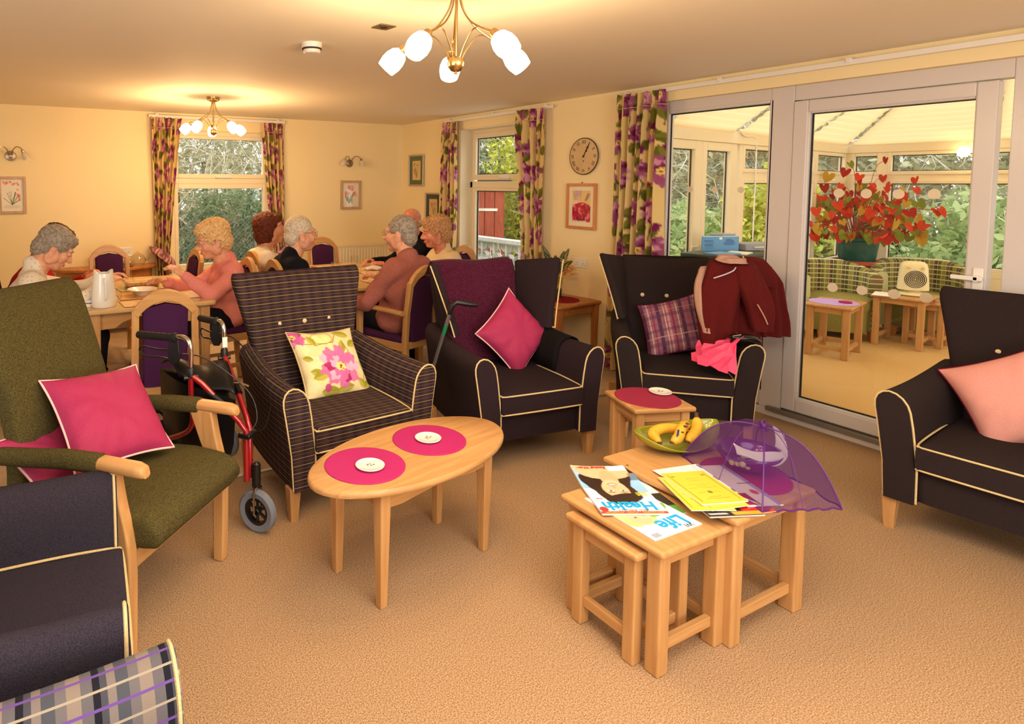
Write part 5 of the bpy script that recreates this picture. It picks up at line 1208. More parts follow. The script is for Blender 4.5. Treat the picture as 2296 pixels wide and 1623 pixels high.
# ------------------------------------------------------------------ fruit bowl with bananas
mat('green_lacquer', (150, 150, 30), .22, spec=.6, coat=.6, rgb2=(120, 130, 20), nscale=4); mat('banana', (232, 178, 52), .5, rgb2=(214, 150, 36), nscale=14); mat('banana_brown', (96, 56, 22), .7, noise=.5, nscale=50); mat('sticker_blue', (36, 60, 140), .4)
fb = thing('fruit_dish', 'boat-shaped lime-green lacquer dish holding bananas', 'dish', (2.335, 1.628, .457), R_(-8.5))
def boat(u, v):
    s = 2*u-1; a = (v-.5)*PI; w_ = .098*(1-abs(s)**2.3)**.75+.0015; L_ = .215
    rim = .042+.05*abs(s)**2.2+.018*math.sin(a)*(1-s*s); base = .004+(rim-.004)*min(1, abs(s))**2.6
    x = s*L_; y = w_*math.sin(a); z = base+(rim-base)*(1-math.cos(a)**1.4 if abs(math.cos(a)) > 1e-6 else 1)
    return (x, y, max(z, .003))
MB().grid(boat, 40, 20).obj('dish', 'green_lacquer', fb, solid=.004, angle=180)
def banana(label, pts, rr):
    t = thing('banana', label, 'banana', Wp(fb, (0, 0, 0)), R_(-8.5)); P_ = bez(*pts, n=7); n = len(P_)
    MB().tube(P_, [rr*(.35+.65*min(1, 5.5*min(i/(n-1), 1-i/(n-1))+.02)**.6) for i in range(n)], 6).obj('peel', 'banana', t, sub=1)
    e = P_[-1]; d = (P_[-1]-P_[-2]).normalized(); MB().tube([e-d*.004, e+d*.012, e+d*.022], [rr*.4, rr*.3, rr*.34], 7).obj('stem', 'banana_brown', t)
    e = P_[0]; MB().lathe([(0, .004), (rr*.36, .002), (rr*.4, -.004)], 8, e).obj('tip', 'banana_brown', t); return t
banana('ripe banana lying along the far side of the green dish', [(-.125, -.035, .05), (-.105, .02, .062), (-.04, .045, .064), (.03, .035, .06), (.055, .005, .05)], .026)
b2 = banana('spotted banana with brown patches across the middle of the green dish', [(-.075, -.05, .05), (-.04, -.045, .062), (.015, -.01, .078), (.055, .012, .08), (.075, .01, .07)], .024)
banana('ripe banana curving up at the right end of the green dish', [(.0, -.055, .045), (.06, -.03, .058), (.11, .0, .075), (.13, .022, .1)], .026)
for x, y, z, r_ in ((.02, -.022, .094, .011), (.045, -.005, .096, .012), (-.02, -.045, .083, .008)): MB().lathe([(0, .003), (r_*.7, .002), (r_, 0)], 9, (x, y, z)).obj('brown_spot', 'banana_brown', b2)
MB().box((-.052, -.055, .086), (.012, .003, .03), (0, .2, .3)).obj('fruit_label', 'sticker_blue', b2, smooth=False)

# ------------------------------------------------------------------ purple food cover, bowl, grapes, napkin
sheer('purple_net', (78, 16, 98), .47, .8); mat('purple_trim', (86, 24, 112), .5); mat('purple_lacquer', (92, 26, 122), .16, spec=.7, coat=.8, metal=.35); mat('grape', (196, 176, 120), .3, noise=.2, nscale=20); translucent('napkin', (246, 238, 240), .25)
fc = thing('food_cover', 'purple net umbrella food cover overhanging the table corner', 'food cover', (2.4, 1.34, .457))
CN = [Vector(p)-Vector((2.4, 1.34, .457)) for p in ((2.272, 1.557, .461), (2.117, 1.158, .461), (2.50, 1.10, .405), (2.66, 1.50, .405))]; AX = Vector((.03, .0, .168))
def rib(c, t): return AX.lerp(c, t)+Vector((0, 0, .062*math.sin(PI*t**.9)))+Vector((c.x, c.y, 0))*(.09*math.sin(PI*t))
for k in range(4):
    c0, c1 = CN[k], CN[(k+1) % 4]
    def pf(u, v, c0=c0, c1=c1): p = rib(c0, v).lerp(rib(c1, v), u); p.z += .012*math.sin(PI*u)*math.sin(PI*v); return p*(1-.03*math.sin(PI*u)*v*0)
    MB().grid(pf, 16, 18).obj('net_panel', 'purple_net', fc, fix=False, angle=180)
    MB().tube([rib(c0, i/16) for i in range(17)], .0026, 6).obj('rib', 'purple_trim', fc)
    MB().tube([pf(.5, i/16) for i in range(17)], .0012, 5).obj('seam', 'purple_trim', fc)
    MB().tube([pf(i/16, 1)+Vector((0, 0, .004*math.sin(i*1.9))) for i in range(17)], .0032, 6).obj('hem', 'purple_trim', fc)
MB().lathe([(0, .018), (.008, .017), (.011, .008), (.008, -.002), (.02, -.008)], 14, AX).tube([AX+Vector((.012*math.cos(a), 0, .018+.012*math.sin(a))) for a in [i*PI/6 for i in range(12)]], .0025, 6, closed=True).obj('pull_loop', 'purple_trim', fc)
round_mat('round magenta placemat under the purple bowl and food cover', (2.335, 1.345, .4585), .15, 'mat_pink')
pb = thing('bowl', 'shiny purple bowl under the purple food cover', 'bowl', (2.385, 1.365, .4615))
MB().lathe([(0, 0), (.04, 0), (.075, .022), (.105, .058), (.113, .078), (.109, .079), (.1, .06), (.07, .027), (.03, .008), (0, .007)], 44).obj('bowl_body', 'purple_lacquer', pb, angle=180)
gb = thing('grape_bunch', 'pale grapes on a dry stem in the purple bowl', 'grapes', (2.335, 1.345, .49))
for i in range(15):
    x, y = -.045+.024*(i % 5)+rnd.uniform(-.004, .004), -.02+.022*(i//5)+rnd.uniform(-.004, .004); MB().lathe([(0, .0125), (.007, .011), (.0115, .004), (.0115, -.004), (.007, -.011), (0, -.0125)], 12, (x, y, .012+.012*rnd.random()+.3*abs(x+.0)*.3)).obj('grape', 'grape', gb, angle=180)
MB().tube(bez((-.08, .03, .06), (-.05, .025, .05), (-.02, .0, .035), (.03, -.01, .03)), .002, 5).tube([(-.06, .028, .053), (-.075, .045, .066)], .0015, 5).obj('stalk', 'banana_brown', gb)
nk = thing('napkin', 'folded white paper napkin over the rim of the purple bowl', 'napkin', (2.385, 1.365, .4615))
def npf(u, v):
    s = u*2-1; x = .02+.15*s; y = -.075-.035*math.cos(s*1.3)+.05*abs(s)**2; z = .062+.035*s*s+.02*(s > .5)*(s-.5)
    return (x+.01*v, y+.05*v*(.4+.6*(s > .3)), z+.034*v+.006*math.sin(6*s+3*v)-(0 if s < .6 else .02*(v-.5)))
MB().grid(npf, 30, 10).obj('napkin_fold', 'napkin', nk, solid=.003, angle=180)

# ------------------------------------------------------------------ three-wheeled walker
mat('red_enamel', (150, 16, 26), .2, spec=.6, coat=.6); mat('tyre_grey', (118, 122, 132), .7); mat('black_vinyl', (12, 11, 13), .42, spec=.3, bump=.2, bscale=30)
rw = thing('rollator', 'red three-wheeled walking frame with a black vinyl bag', 'walking frame', (.80, 2.66, 0))
def Q(x, y, z): return (x-.80, y-2.66, z)
lt, rt = (.585, 2.745), (.80, 2.985)
for nm, (tx, ty), gx, gy in (('left', lt, .405, 3.02), ('right', rt, .745, 3.25)):
    MB().tube(bez(Q(tx+(gx-tx)*.28, ty+(gy-ty)*.28, .862), Q(tx+(gx-tx)*.1, ty+(gy-ty)*.1, .862), Q(tx, ty, .83), Q(tx, ty, .72)), .0115, 10).obj('handle_tube', 'chrome', rw)
    gp = [Q(tx+(gx-tx)*f, ty+(gy-ty)*f, .862-.02*f) for f in [.25+.75*i/14 for i in range(15)]]
    MB().tube(gp, [.0165+.0022*(i % 2)+(.004 if i < 2 else 0) for i in range(15)], 10).obj('grip', 'rubber_black', rw, angle=60)
    MB().lathe([(.014, .02), (.018, .015), (.018, -.02), (.014, -.024)], 12, Q(tx, ty, .715)).tube([Q(tx-.03, ty, .69), Q(tx+.03, ty, .69)], .011, 8).obj('clamp', 'black_plastic', rw)
    # brake housing and loop lever
    hx, hy = tx+(gx-tx)*.3, ty+(gy-ty)*.3
    MB().prism([(-.022, 0), (.022, 0), (.026, -.06), (.03, -.085), (.015, -.118), (-.015, -.118), (-.03, -.085), (-.026, -.06)], -.008, .008, Matrix.Translation(Q(hx, hy, .852)) @ Matrix.Rotation(-.55, 4, 'Z') @ Matrix.Rotation(PI/2, 4, 'X')).obj('brake_housing', 'black_plastic', rw, bevel=.003)
    lx, ly = (gx-tx), (gy-ty)
    MB().tube(bez(Q(hx, hy, .80), Q(hx+lx*.3, hy+ly*.3, .79), Q(hx+lx*.62, hy+ly*.62, .79), Q(hx+lx*.68, hy+ly*.68, .765), Q(hx+lx*.55, hy+ly*.55, .748), Q(hx+lx*.25, hy+ly*.25, .755), Q(hx, hy, .75)), .0045, 6).obj('brake_lever', 'black_plastic', rw)
lab = MB().prism([(.016*math.cos(i*PI/12), .0082*math.sin(i*PI/12)) for i in range(24)], 0, .001, Matrix.Translation(Q(.531+.004, 2.828-.008, .785)) @ Matrix.Rotation(-.55, 4, 'Z') @ Matrix.Rotation(PI/2, 4, 'X')).obj('maker_label', 'white_plastic', rw, smooth=False)
text('DAYS', .0085, 'blue_ink', rw, Q(.535, 2.818, .785), (PI/2, 0, -.55), 'lettering')
MB().box(Q(.80, 2.972, .77), (.024, .006, .05)).obj('paper_label', 'paper', rw, smooth=False)
col0, col1 = (.79, 2.60), (.815, 2.63)
for (tx, ty), (cx, cy), rear in ((lt, col0, (.36, 3.08)), (rt, col1, (.92, 3.40))):
    MB().tube([Q(tx, ty, .70), Q(tx+(cx-tx)*.2, ty+(cy-ty)*.2, .665), Q(cx+(tx-cx)*.12, cy+(ty-cy)*.12, .50), Q(cx, cy, .46), Q(cx, cy, .235)], .013, 10).obj('frame_tube', 'red_enamel', rw, angle=60)
    MB().tube(bez(Q(tx, ty, .73), Q(tx, ty, .6), Q(tx, ty, .47), Q(tx+(rear[0]-tx)*.25, ty+(rear[1]-ty)*.25, .40), Q(tx+(rear[0]-tx)*.7, ty+(rear[1]-ty)*.7, .34), Q(rear[0], rear[1], .3), Q(rear[0], rear[1], .1)), .0125, 10).obj('rear_tube', 'red_enamel', rw)
    f = .32; MB().tube([Q(tx+(cx-tx)*f, ty+(cy-ty)*f, .70-.24*f), Q(tx+(cx-tx)*.62, ty+(cy-ty)*.62, .575)], .0165, 10).obj('foam_sleeve', 'black_vinyl', rw)
    M = Matrix.Translation(Q(rear[0], rear[1], .09)) @ Matrix.Rotation(.5, 4, 'Z') @ Matrix.Rotation(PI/2, 4, 'Y')
    MB().lathe([(.055, -.016), (.08, -.018), (.09, -.008), (.09, .008), (.08, .018), (.055, .016), (.055, -.016)], 28, (0, 0, 0), M).obj('tyre', 'tyre_grey', rw); MB().lathe([(0, -.012), (.056, -.01), (.056, .01), (0, .012)], 20, (0, 0, 0), M).obj('wheel_hub', 'black_plastic', rw)
MB().tube([Q(.76, 2.62, .27), Q(.66, 2.76, .26), Q(.58, 2.9, .27)], .008, 8).obj('cross_strut', 'red_enamel', rw); MB().tube([Q(.83, 2.65, .3), Q(.87, 2.95, .31)], .008, 8).obj('cross_strut', 'red_enamel', rw)
MB().box(Q(.803, 2.615, .44), (.075, .06, .022), (0, 0, .7)).obj('joint_collar', 'black_plastic', rw, bevel=.005)
MB().tube([Q(.835, 2.60, .30), Q(.835, 2.60, .2)], [.02, .02], 12).tube([Q(.835, 2.60, .302), Q(.835, 2.60, .312)], [.018, .008], 12).obj('castor_stem', 'black_plastic', rw)
WM = Matrix.Translation(Q(.835, 2.585, .095)) @ Matrix.Rotation(R_(35), 4, 'Z') @ Matrix.Rotation(PI/2, 4, 'Y')
MB().lathe([(.062, -.014), (.085, -.018), (.095, -.01), (.095, .01), (.085, .018), (.062, .014), (.062, -.014)], 36, (0, 0, 0), WM).obj('tyre', 'tyre_grey', rw)
hb = MB().lathe([(.012, -.016), (.016, -.012), (.016, .012), (.012, .016)], 14, (0, 0, 0), WM).lathe([(.05, -.012), (.064, -.012), (.064, .012), (.05, .012), (.05, -.012)], 30, (0, 0, 0), WM)
for k in range(6): a_ = k*PI/3; hb.tube([WM @ Vector((.012*math.cos(a_), .012*math.sin(a_), 0)), WM @ Vector((.055*math.cos(a_), .055*math.sin(a_), 0))], .007, 6)
hb.obj('wheel_hub', 'black_plastic', rw)
for s_ in (-1, 1):
    p = [WM @ Vector((0, 0, s_*.026)), WM @ Vector((-.05, 0, s_*.027)), WM @ Vector((-.1, 0, s_*.024)), WM @ Vector((-.106, 0, s_*.01))]
    MB().tube(p, [.009, .0095, .011, .011], 8, flat=.5).obj('fork', 'chrome', rw)
BG = [Vector(Q(*p)) for p in ((.545, 2.80, .66), (.75, 2.62, .60), (.80, 2.93, .66), (.50, 3.02, .67))]
m = MB(); rg = []
for z, k in ((.66, 1.02), (.60, 1), (.5, .98), (.4, .94), (.345, .86), (.335, .7)):
    cen = sum(BG, Vector())/4; ring = []
    for i in range(4):
        for t_ in range(5):
            p = BG[i].lerp(BG[(i+1) % 4], t_/5); q = cen+(p-cen)*k; bul = .022*math.sin(PI*t_/5)*math.sin(PI*min(1, (.68-z)/.33)); d = (q-cen); d.z = 0; q = q+d.normalized()*bul; q.z = z if z < .62 else p.z; ring.append(q)
    rg.append(ring)
m.loft(rg); m.obj('bag', 'black_vinyl', rw, angle=50)
MB().grid(lambda u, v: BG[0].lerp(BG[3], v).lerp(BG[1].lerp(BG[2], v), u)+Vector((0, 0, .02+.05*math.sin(PI*v)*(1-u*.5)+.012*math.sin(9*u))), 14, 10).obj('bag_flap', 'black_vinyl', rw, solid=.004, angle=180)
for x, y, z in ((.60, 2.745, .60), (.59, 2.76, .46)): MB().lathe([(0, .004), (.008, .003), (.009, 0)], 10, Q(x, y, z), Matrix.Rotation(PI/2, 4, 'X')).obj('stud', 'chrome', rw)
MB().tube(bez(Q(.56, 2.80, .785), Q(.64, 2.76, .77), Q(.74, 2.70, .70), Q(.83, 2.66, .6), Q(.85, 2.63, .5), Q(.815, 2.62, .44)), .0035, 6).obj('brake_cable', 'black_plastic', rw)
MB().tube(bez(Q(.79, 3.05, .80), Q(.86, 3.0, .77), Q(.94, 2.85, .66), Q(.955, 2.74, .54), Q(.90, 2.66, .44), Q(.83, 2.62, .44)), .0035, 6).obj('brake_cable', 'black_plastic', rw)
MB().tube([Q(.73, 2.75, .635), Q(.80, 2.72, .64), Q(.83, 2.68, .63)], .006, 6).tube([Q(.73, 2.75, .635), Q(.72, 2.73, .575)], .005, 6).obj('catch_bar', 'brass', rw)
# dark bag and shoes on the floor under the table by the walker
fabric('dark_bag', (26, 22, 22), (18, 15, 15), 200, .4)
o = thing('handbag', 'black handbag on the floor behind the walker', 'bag', (.50, 3.35, 0)); sdf_obj('bag_body', [('e', (0, 0, .13), (.2, .1, .14), (0, 0, .3)), ('e', (.08, .02, .16), (.12, .09, .12), None)], 'dark_bag', o, .012, .03); MB().tube(bez((-.1, 0, .24), (-.05, 0, .33), (.05, .02, .33), (.1, .03, .25)), .008, 6).obj('handle', 'dark_bag', o)

# ------------------------------------------------------------------ walking stick against the wing chair
mat('alu', (190, 192, 196), .3, metal=.9); mat('green_band', (20, 120, 70), .5)
ws = thing('walking_stick', 'silver adjustable walking stick with a green band leaning on the wing chair', 'walking stick', (2.025, 3.165, 0))
A0_, B0_ = Vector((0, 0, .02)), Vector((.055, -.305, .855))
def L2(t): return A0_.lerp(B0_, t)
MB().tube([L2(.03), L2(.5)], .0095, 10).obj('lower_shaft', 'alu', ws); MB().tube([L2(.5), L2(.98)], .0115, 10).obj('upper_shaft', 'alu', ws)
MB().tube([L2(.49), L2(.525)], .016, 10).obj('locking_collar', 'black_plastic', ws); MB().tube([L2(.79), L2(.86)], .0118, 10).obj('coloured_band', 'green_band', ws)
MB().tube([L2(-.01), L2(.02), L2(.05)], [.016, .015, .011], 10).obj('ferrule', 'rubber_black', ws)
for t_ in (.56, .6, .64, .68): p = L2(t_); MB().lathe([(0, .002), (.0025, .001), (.0025, 0)], 8, p+Vector((0, -.0115, 0)), Matrix.Rotation(PI/2, 4, 'X')).obj('adjusting_hole', 'dark_slot', ws)
MB().tube([L2(.94), L2(1.0), L2(1.0)+Vector((.025, -.01, .022)), L2(1.0)+Vector((.07, -.03, .012)), L2(1.0)+Vector((.12, -.055, .006)), L2(1.0)+Vector((.135, -.06, .0))], [.0135, .015, .015, .0145, .015, .009], 10).obj('handle', 'black_plastic', ws)

# ------------------------------------------------------------------ coat, pink bag, strap bag on the brown chair
fabric('maroon_wool', (96, 26, 24), (80, 18, 18), 260, .25); fabric('coat_lining', (188, 148, 128), (174, 134, 114), 260, .2); mat('pale_piping', (196, 200, 220), .6); mat('pink_tissue', (236, 76, 116), .5, spec=.3); mat('black_leather', (20, 18, 19), .3, spec=.5)
CO = Vector((3.72, 2.28, .55)); ct = thing('coat', 'maroon coat with pale piping thrown over the brown chair', 'coat', CO)
def K(p): return tuple(Vector(p)-CO)
def wool(X, Y, Z): return .006*np.sin(23*X+9*Z)*np.sin(19*Y-13*Z)+.004*np.sin(41*Z+17*X)
def cloth_tube(name, pts, hw, th, m, ph=0, fold=.014, nf=3):
    """a hanging flattened sleeve or panel: rings of half-width hw across and th deep, gathered into soft folds, open hem turned in"""
    P_ = bez(*pts, n=6); n = len(P_); rg = []; r_ = Vector((.887, -.462, 0)); fw = Vector((.461, .885, 0))
    for i, p in enumerate(P_):
        f = i/(n-1); x = f*(len(hw)-1); k = min(int(x), len(hw)-2); w_ = hw[k]+(hw[k+1]-hw[k])*(x-k); w_ = w_ if i else w_*.82
        ring = []
        for j in range(40):
            a = 2*PI*j/40; c, s_ = math.cos(a), math.sin(a)
            d = fold*(.25+.75*f)*math.sin(nf*c*2.6+ph+2.2*f)+.006*math.sin(9*f+3*c+ph)
            q = p+r_*(w_*math.copysign(abs(c)**.8, c)+.006*math.sin(7*f+ph))+fw*(th*math.copysign(abs(s_)**.8, s_)*(1 if i else .6)+d); ring.append(Vector(q)-CO)
        rg.append(ring)
    cen = sum((Vector(q) for q in rg[-1]), Vector())/40; rg.append([cen+(Vector(q)-cen)*.88+Vector((0, 0, .004)) for q in rg[-1]]); rg.append([cen+(Vector(q)-cen)*.8+Vector((0, 0, .03)) for q in rg[-2]])
    return MB().loft(rg).obj(name, m, ct, angle=70)
cloth_tube('coat_front', [(3.66, 2.29, 1.085), (3.612, 2.27, .944), (3.601, 2.262, .784), (3.588, 2.255, .638), (3.572, 2.25, .535)], [.09, .115, .12, .105, .075], .05, 'maroon_wool', .5, .012)
cloth_tube('coat_back', [(3.97, 2.31, 1.05), (4.05, 2.275, .93), (4.075, 2.25, .77), (4.085, 2.235, .60)], [.10, .13, .105, .125], .055, 'maroon_wool', 2.1, .016, 4)
cloth_tube('coat_shoulder', [(3.80, 2.30, 1.105), (3.83, 2.29, 1.04), (3.86, 2.29, .92)], [.14, .2, .2], .05, 'maroon_wool', 1.2, .01)
cloth_tube('coat_skirt', [(3.75, 2.27, .84), (3.76, 2.25, .70), (3.765, 2.235, .56)], [.12, .14, .125], .04, 'maroon_wool', .2, .016)
cloth_tube('sleeve', [(3.735, 2.22, 1.085), (3.755, 2.18, .96), (3.785, 2.145, .81), (3.80, 2.125, .685)], [.075, .09, .08, .06], .048, 'maroon_wool', 3.3, .01)
MB().tube([Vector(p)-CO for p in bez((3.715, 2.11, .85), (3.735, 2.085, .79), (3.755, 2.07, .735))], .004, 5).obj('vent_lining', 'coat_lining', ct)
cloth_tube('lining', [(3.60, 2.36, 1.05), (3.545, 2.34, .95), (3.515, 2.31, .80), (3.50, 2.28, .67)], [.045, .04, .035, .02], .022, 'coat_lining', .9, .006)
cloth_tube('collar', [(3.66, 2.28, 1.128), (3.655, 2.25, 1.10), (3.66, 2.22, 1.082)], [.05, .075, .07], .03, 'coat_lining', .3, .005)
MB().tube([K(p) for p in bez((3.505, 2.245, 1.0), (3.55, 2.205, 1.025), (3.60, 2.19, 1.045), (3.64, 2.20, 1.06))], .0036, 6).tube([K(p) for p in bez((3.68, 2.205, 1.08), (3.715, 2.20, 1.10), (3.75, 2.225, 1.118))], .0034, 6).obj('pale_piping', 'pale_piping', ct)
pg = thing('pink_bag', 'crumpled bright pink tissue bag on the coat chair seat', 'bag', (3.36, 2.11, .46))
def pbf(u, v):
    x = -.175+.35*u; y = .05-.075*u; z = .10-.16*u*0+.27*(1-v)*(.55+.6*u)-.06+.02*math.sin(9*u+4*v)-.04*(v)*(u)
    return (x+.05*(1-v)*0+.02*math.sin(7*v+3*u), y+.025*math.sin(11*u+5*v)+.03*math.sin(6*v), z)
pgm = MB(); q_ = random.Random(4)
n1, n2 = 6, 4; LB, RB_, RT, LT = [Vector(p)-Vector((3.36, 2.11, .46)) for p in ((3.385, 2.26, .51), (3.475, 2.085, .475), (3.565, 2.10, .69), (3.475, 2.25, .61))]
base = [LB.lerp(RB_, i/n1).lerp(LT.lerp(RT, i/n1), j/n2)+Vector((q_.uniform(-.01, .01), q_.uniform(-.022, .022)-.03*math.sin(PI*i/n1), q_.uniform(-.012, .012))) for j in range(n2+1) for i in range(n1+1)]
for d in (Vector(), Vector((.035, .06, 0))):
    pgm.add([p+d for p in base], [(j*(n1+1)+i, j*(n1+1)+i+1, (j+1)*(n1+1)+i+1, (j+1)*(n1+1)+i) for j in range(n2) for i in range(n1)])
pgm.obj('tissue', 'pink_tissue', pg, smooth=False, solid=.002)
sb = thing('strap_bag', 'small glossy black bag on the arm of the coat chair', 'bag', (3.60, 2.12, .655)); sdf_obj('bag_body', [('e', (0, 0, .01), (.075, .04, .022), (0, 0, -.7)), ('e', (.05, -.03, .0), (.05, .035, .02), (0, .3, -.7))], 'black_leather', sb, .006, .015); MB().tube([(-.06, .02, .02), (-.03, -.01, .032)], .004, 6).obj('buckle', 'chrome', sb)

# ------------------------------------------------------------------ corner table with flowers
st = thing('corner_table', 'oak-coloured side table against the wall below the socket', 'side table', (3.985, 3.94, 0), R_(6))
MB().box((0, 0, .5375), (.56, .5, .025)).obj('table_top', 'oak_dark', st, bevel=.009, segs=3, angle=60)
for sx in (-1, 1):
    for sy in (-1, 1): MB().box((sx*.235, sy*.205, .2625), (.05, .05, .525), taper=(.7, .7)).obj('leg', 'oak_dark_z', st, smooth=False, bevel=.004)
for sy in (-1, 1): MB().prism([(-.21, .45), (-.15, .452), (0, .465), (.15, .452), (.21, .45), (.21, .525), (-.21, .525)], -.011, .011, Matrix.Translation((0, sy*.205, 0)) @ Matrix.Rotation(PI/2, 4, 'X')).obj('apron', 'oak_dark', st, smooth=False)
for sx in (-1, 1): MB().box((sx*.235, 0, .49), (.022, .36, .07)).obj('apron', 'oak_dark', st, smooth=False)
round_mat('round crimson placemat under the flower vase', (3.99, 3.93, .5505), .17, 'mat_crimson')
thin_glass('vase_glass', (.93, .95, .85), 1.5); mat('vase_yellow', (222, 184, 40), .3, trans=.3); mat('vase_water', (70, 84, 50), .15, trans=.2)
vs = thing('flower_vase', 'glass vase of ferns and orange lilies on the corner table', 'vase', (3.985, 3.955, .554))
MB().lathe([(0, .0), (.042, 0), (.045, .004), (.05, .19), (.047, .19), (.042, .008), (0, .007)], 28).obj('vase_body', 'vase_glass', vs, angle=40)
MB().lathe([(0, .01), (.041, .01), (.043, .09), (0, .09)], 24).obj('water', 'vase_water', vs); MB().lathe([(.0445, .13), (.0465, .186), (.0455, .186), (.0435, .13)], 24).obj('yellow_wrap', 'vase_yellow', vs)
mat('fern_green', (50, 74, 38), .7, rgb2=(80, 96, 50), nscale=30); mat('lily_orange', (238, 158, 50), .6); mat('rose_peach', (226, 150, 120), .7)
fm = [0]
def frond(base, tip, n=11, L0=.06, m='fern_green'):
    b, t_ = Vector(base), Vector(tip); mid = b.lerp(t_, .55)+Vector((0, 0, .03)); P_ = bez(b, mid, t_, n=8); k = MB(); k.tube(P_, .0018, 4)
    ax = (t_-b).normalized(); sd_ = ax.cross(Vector((.3, .9, .2))).normalized()
    for i in range(3, len(P_)):
        f = i/len(P_); L_ = L0*(1.15-f)
        for s_ in (-1, 1):
            d = (sd_*s_+ax*.7).normalized(); w_ = ax*.007; p = P_[i]; k.add([p, p+d*L_*.5+w_, p+d*L_, p+d*L_*.5-w_], [(0, 1, 2, 3)])
    return k.obj('fern_frond', m, vs, smooth=False)
for tip in ((-.15, .02, .46), (-.1, .05, .40), (.07, -.06, .43), (.1, .02, .40), (-.06, -.08, .33), (.05, .07, .36), (.13, -.04, .32), (-.17, .0, .35)): frond((tip[0]*.1, tip[1]*.1, .16), tip)
def lily(c, r, m, n=6):
    k = MB(); c = Vector(c)
    for i in range(n):
        a = 2*PI*i/n+rnd.random()*.4; d = Vector((math.cos(a), math.sin(a), .35)).normalized(); s_ = Vector((-math.sin(a), math.cos(a), 0)); k.add([c, c+d*r*.5+s_*r*.22, c+d*r+Vector((0, 0, -.01)), c+d*r*.5-s_*r*.22], [(0, 1, 2, 3)])
    k.tube([c, Vector((c.x*.2, c.y*.2, .17))], .002, 4, cap=False); return k.obj('flower', m, vs, smooth=False)
for c_ in ((.09, -.07, .27), (.11, -.03, .24), (.13, -.06, .21), (.08, -.05, .235), (.06, -.08, .29), (.12, -.07, .255)): lily(c_, .038, 'lily_orange')
for c_ in ((-.12, .0, .29), (-.15, .02, .26), (-.09, -.03, .3)): lily(c_, .035, 'rose_peach', 9)

# ------------------------------------------------------------------ dining table settings and sideboard
thin_glass('tumbler', (.97, .97, .95), 2.0); mat('pie_crust', (214, 130, 70), .7, rgb2=(186, 70, 40), nscale=40); mat('pie_top', (232, 206, 160), .7, rgb2=(214, 150, 90), nscale=60); mat('steel', (180, 172, 160), .25, metal=1); mat('tub_white', (236, 230, 214), .4); mat('green_tile', (60, 96, 76), .4)
ju = thing('jug', 'tall white plastic jug with a wavy rim on the dining table', 'jug', (.372, 4.335, .745), 0)
rg = []
for z, r_ in ((0, .072), (.004, .076), (.06, .074), (.13, .069), (.19, .063), (.225, .060)):
    rg.append([(r_*math.cos(2*PI*i/36), r_*math.sin(2*PI*i/36), z+(.012*(math.cos(2*2*PI*i/36)) if z > .2 else 0)+(.006*abs(math.sin(3*2*PI*i/36)) if z > .2 else 0)) for i in range(36)])
rg += [[(x*.94, y*.94, z) for x, y, z in rg[-1]], [(x*.9, y*.9, .03) for x, y, z in rg[2]]]
MB().loft(rg).obj('jug_body', 'china', ju, angle=50)
MB().tube(bez((.0, -.062, .19), (.004, -.088, .175), (.006, -.09, .12), (.004, -.084, .07), (0, -.072, .05)), .0085, 8).obj('handle', 'china', ju)
bo_ = thing('soup_bowl', 'shallow white bowl beside the white jug', 'bowl', (.655, 4.64, .7455)); MB().lathe([(0, 0), (.045, 0), (.05, .008), (.075, .03), (.105, .045), (.103, .048), (.072, .034), (.04, .012), (0, .011)], 36).obj('bowl_body', 'china', bo_, angle=60)
cs = thing('pie_dish', 'glass oven dish of red-topped crumble with a serving spoon', 'dish', (.70, 4.98, .747), .1)
rg = [[(x, y, z) for x, y in rrect(w_, d_, .04, 4)] for w_, d_, z in ((.24, .15, 0), (.27, .18, .06), (.29, .2, .068), (.275, .185, .07), (.26, .17, .062), (.235, .145, .006))]
MB().loft(rg).obj('glass_dish', 'tumbler', cs, angle=40); MB().loft([[(x, y, z) for x, y in rrect(w_, d_, .035, 4)] for w_, d_, z in ((.23, .14, .006), (.245, .155, .03))]).obj('filling', 'pie_crust', cs); MB().loft([[(x, y, z) for x, y in rrect(w_, d_, .035, 4)] for w_, d_, z in ((.245, .155, .03), (.25, .16, .05), (.2, .12, .056))]).obj('topping', 'pie_top', cs)
MB().tube([(-.06, 0, .05), (-.075, -.01, .11), (-.08, -.012, .14)], [.004, .0045, .007], 8, flat=.5).obj('serving_spoon', 'steel', cs)
def tmat(label, c, rz, cols, w_=.28, d_=.215):
    a = Canvas(60, 50, cols[0], 1.2); q = random.Random(label)
    for k in range(14): a.ell(q.uniform(.1, 1.1), q.uniform(.1, .9), q.uniform(.05, .18), q.uniform(.04, .12), q.choice(cols[1:]), q.uniform(0, 3), .9, .2)
    t = thing('table_mat', label, 'table mat', c, rz)
    MB().box((0, 0, .0015), (w_, d_, .003)).obj('backing', 'mat_crimson', t, smooth=False); MB().grid(lambda u, v: (w_*(u-.5), d_*(.5-v), .0034), 40, 32, None, a.sample()).obj('printed_face', 'gloss_print', t, smooth=False, fix=False)
    return t
POP = ((226, 196, 140), (232, 60, 40), (250, 160, 90), (120, 130, 70), (244, 220, 170)); PL = ((216, 160, 90), (206, 148, 80), (222, 168, 98), (210, 152, 84))
tmat('poppy-printed table mat at the near edge of the jug table', (.62, 4.33, .7452), .05, POP); tmat('plain cork-coloured table mat under the shallow white bowl', (.64, 4.6, .7452), .0, PL, .3, .24); tmat('pale table mat under the glass oven dish', (.70, 4.98, .7452), .1, ((196, 190, 130), (180, 170, 110), (220, 206, 150)), .36, .26); tmat('pale table mat before the woman in pink', (.92, 4.5, .7452), R_(90), ((226, 206, 170), (216, 196, 156), (236, 216, 180)))
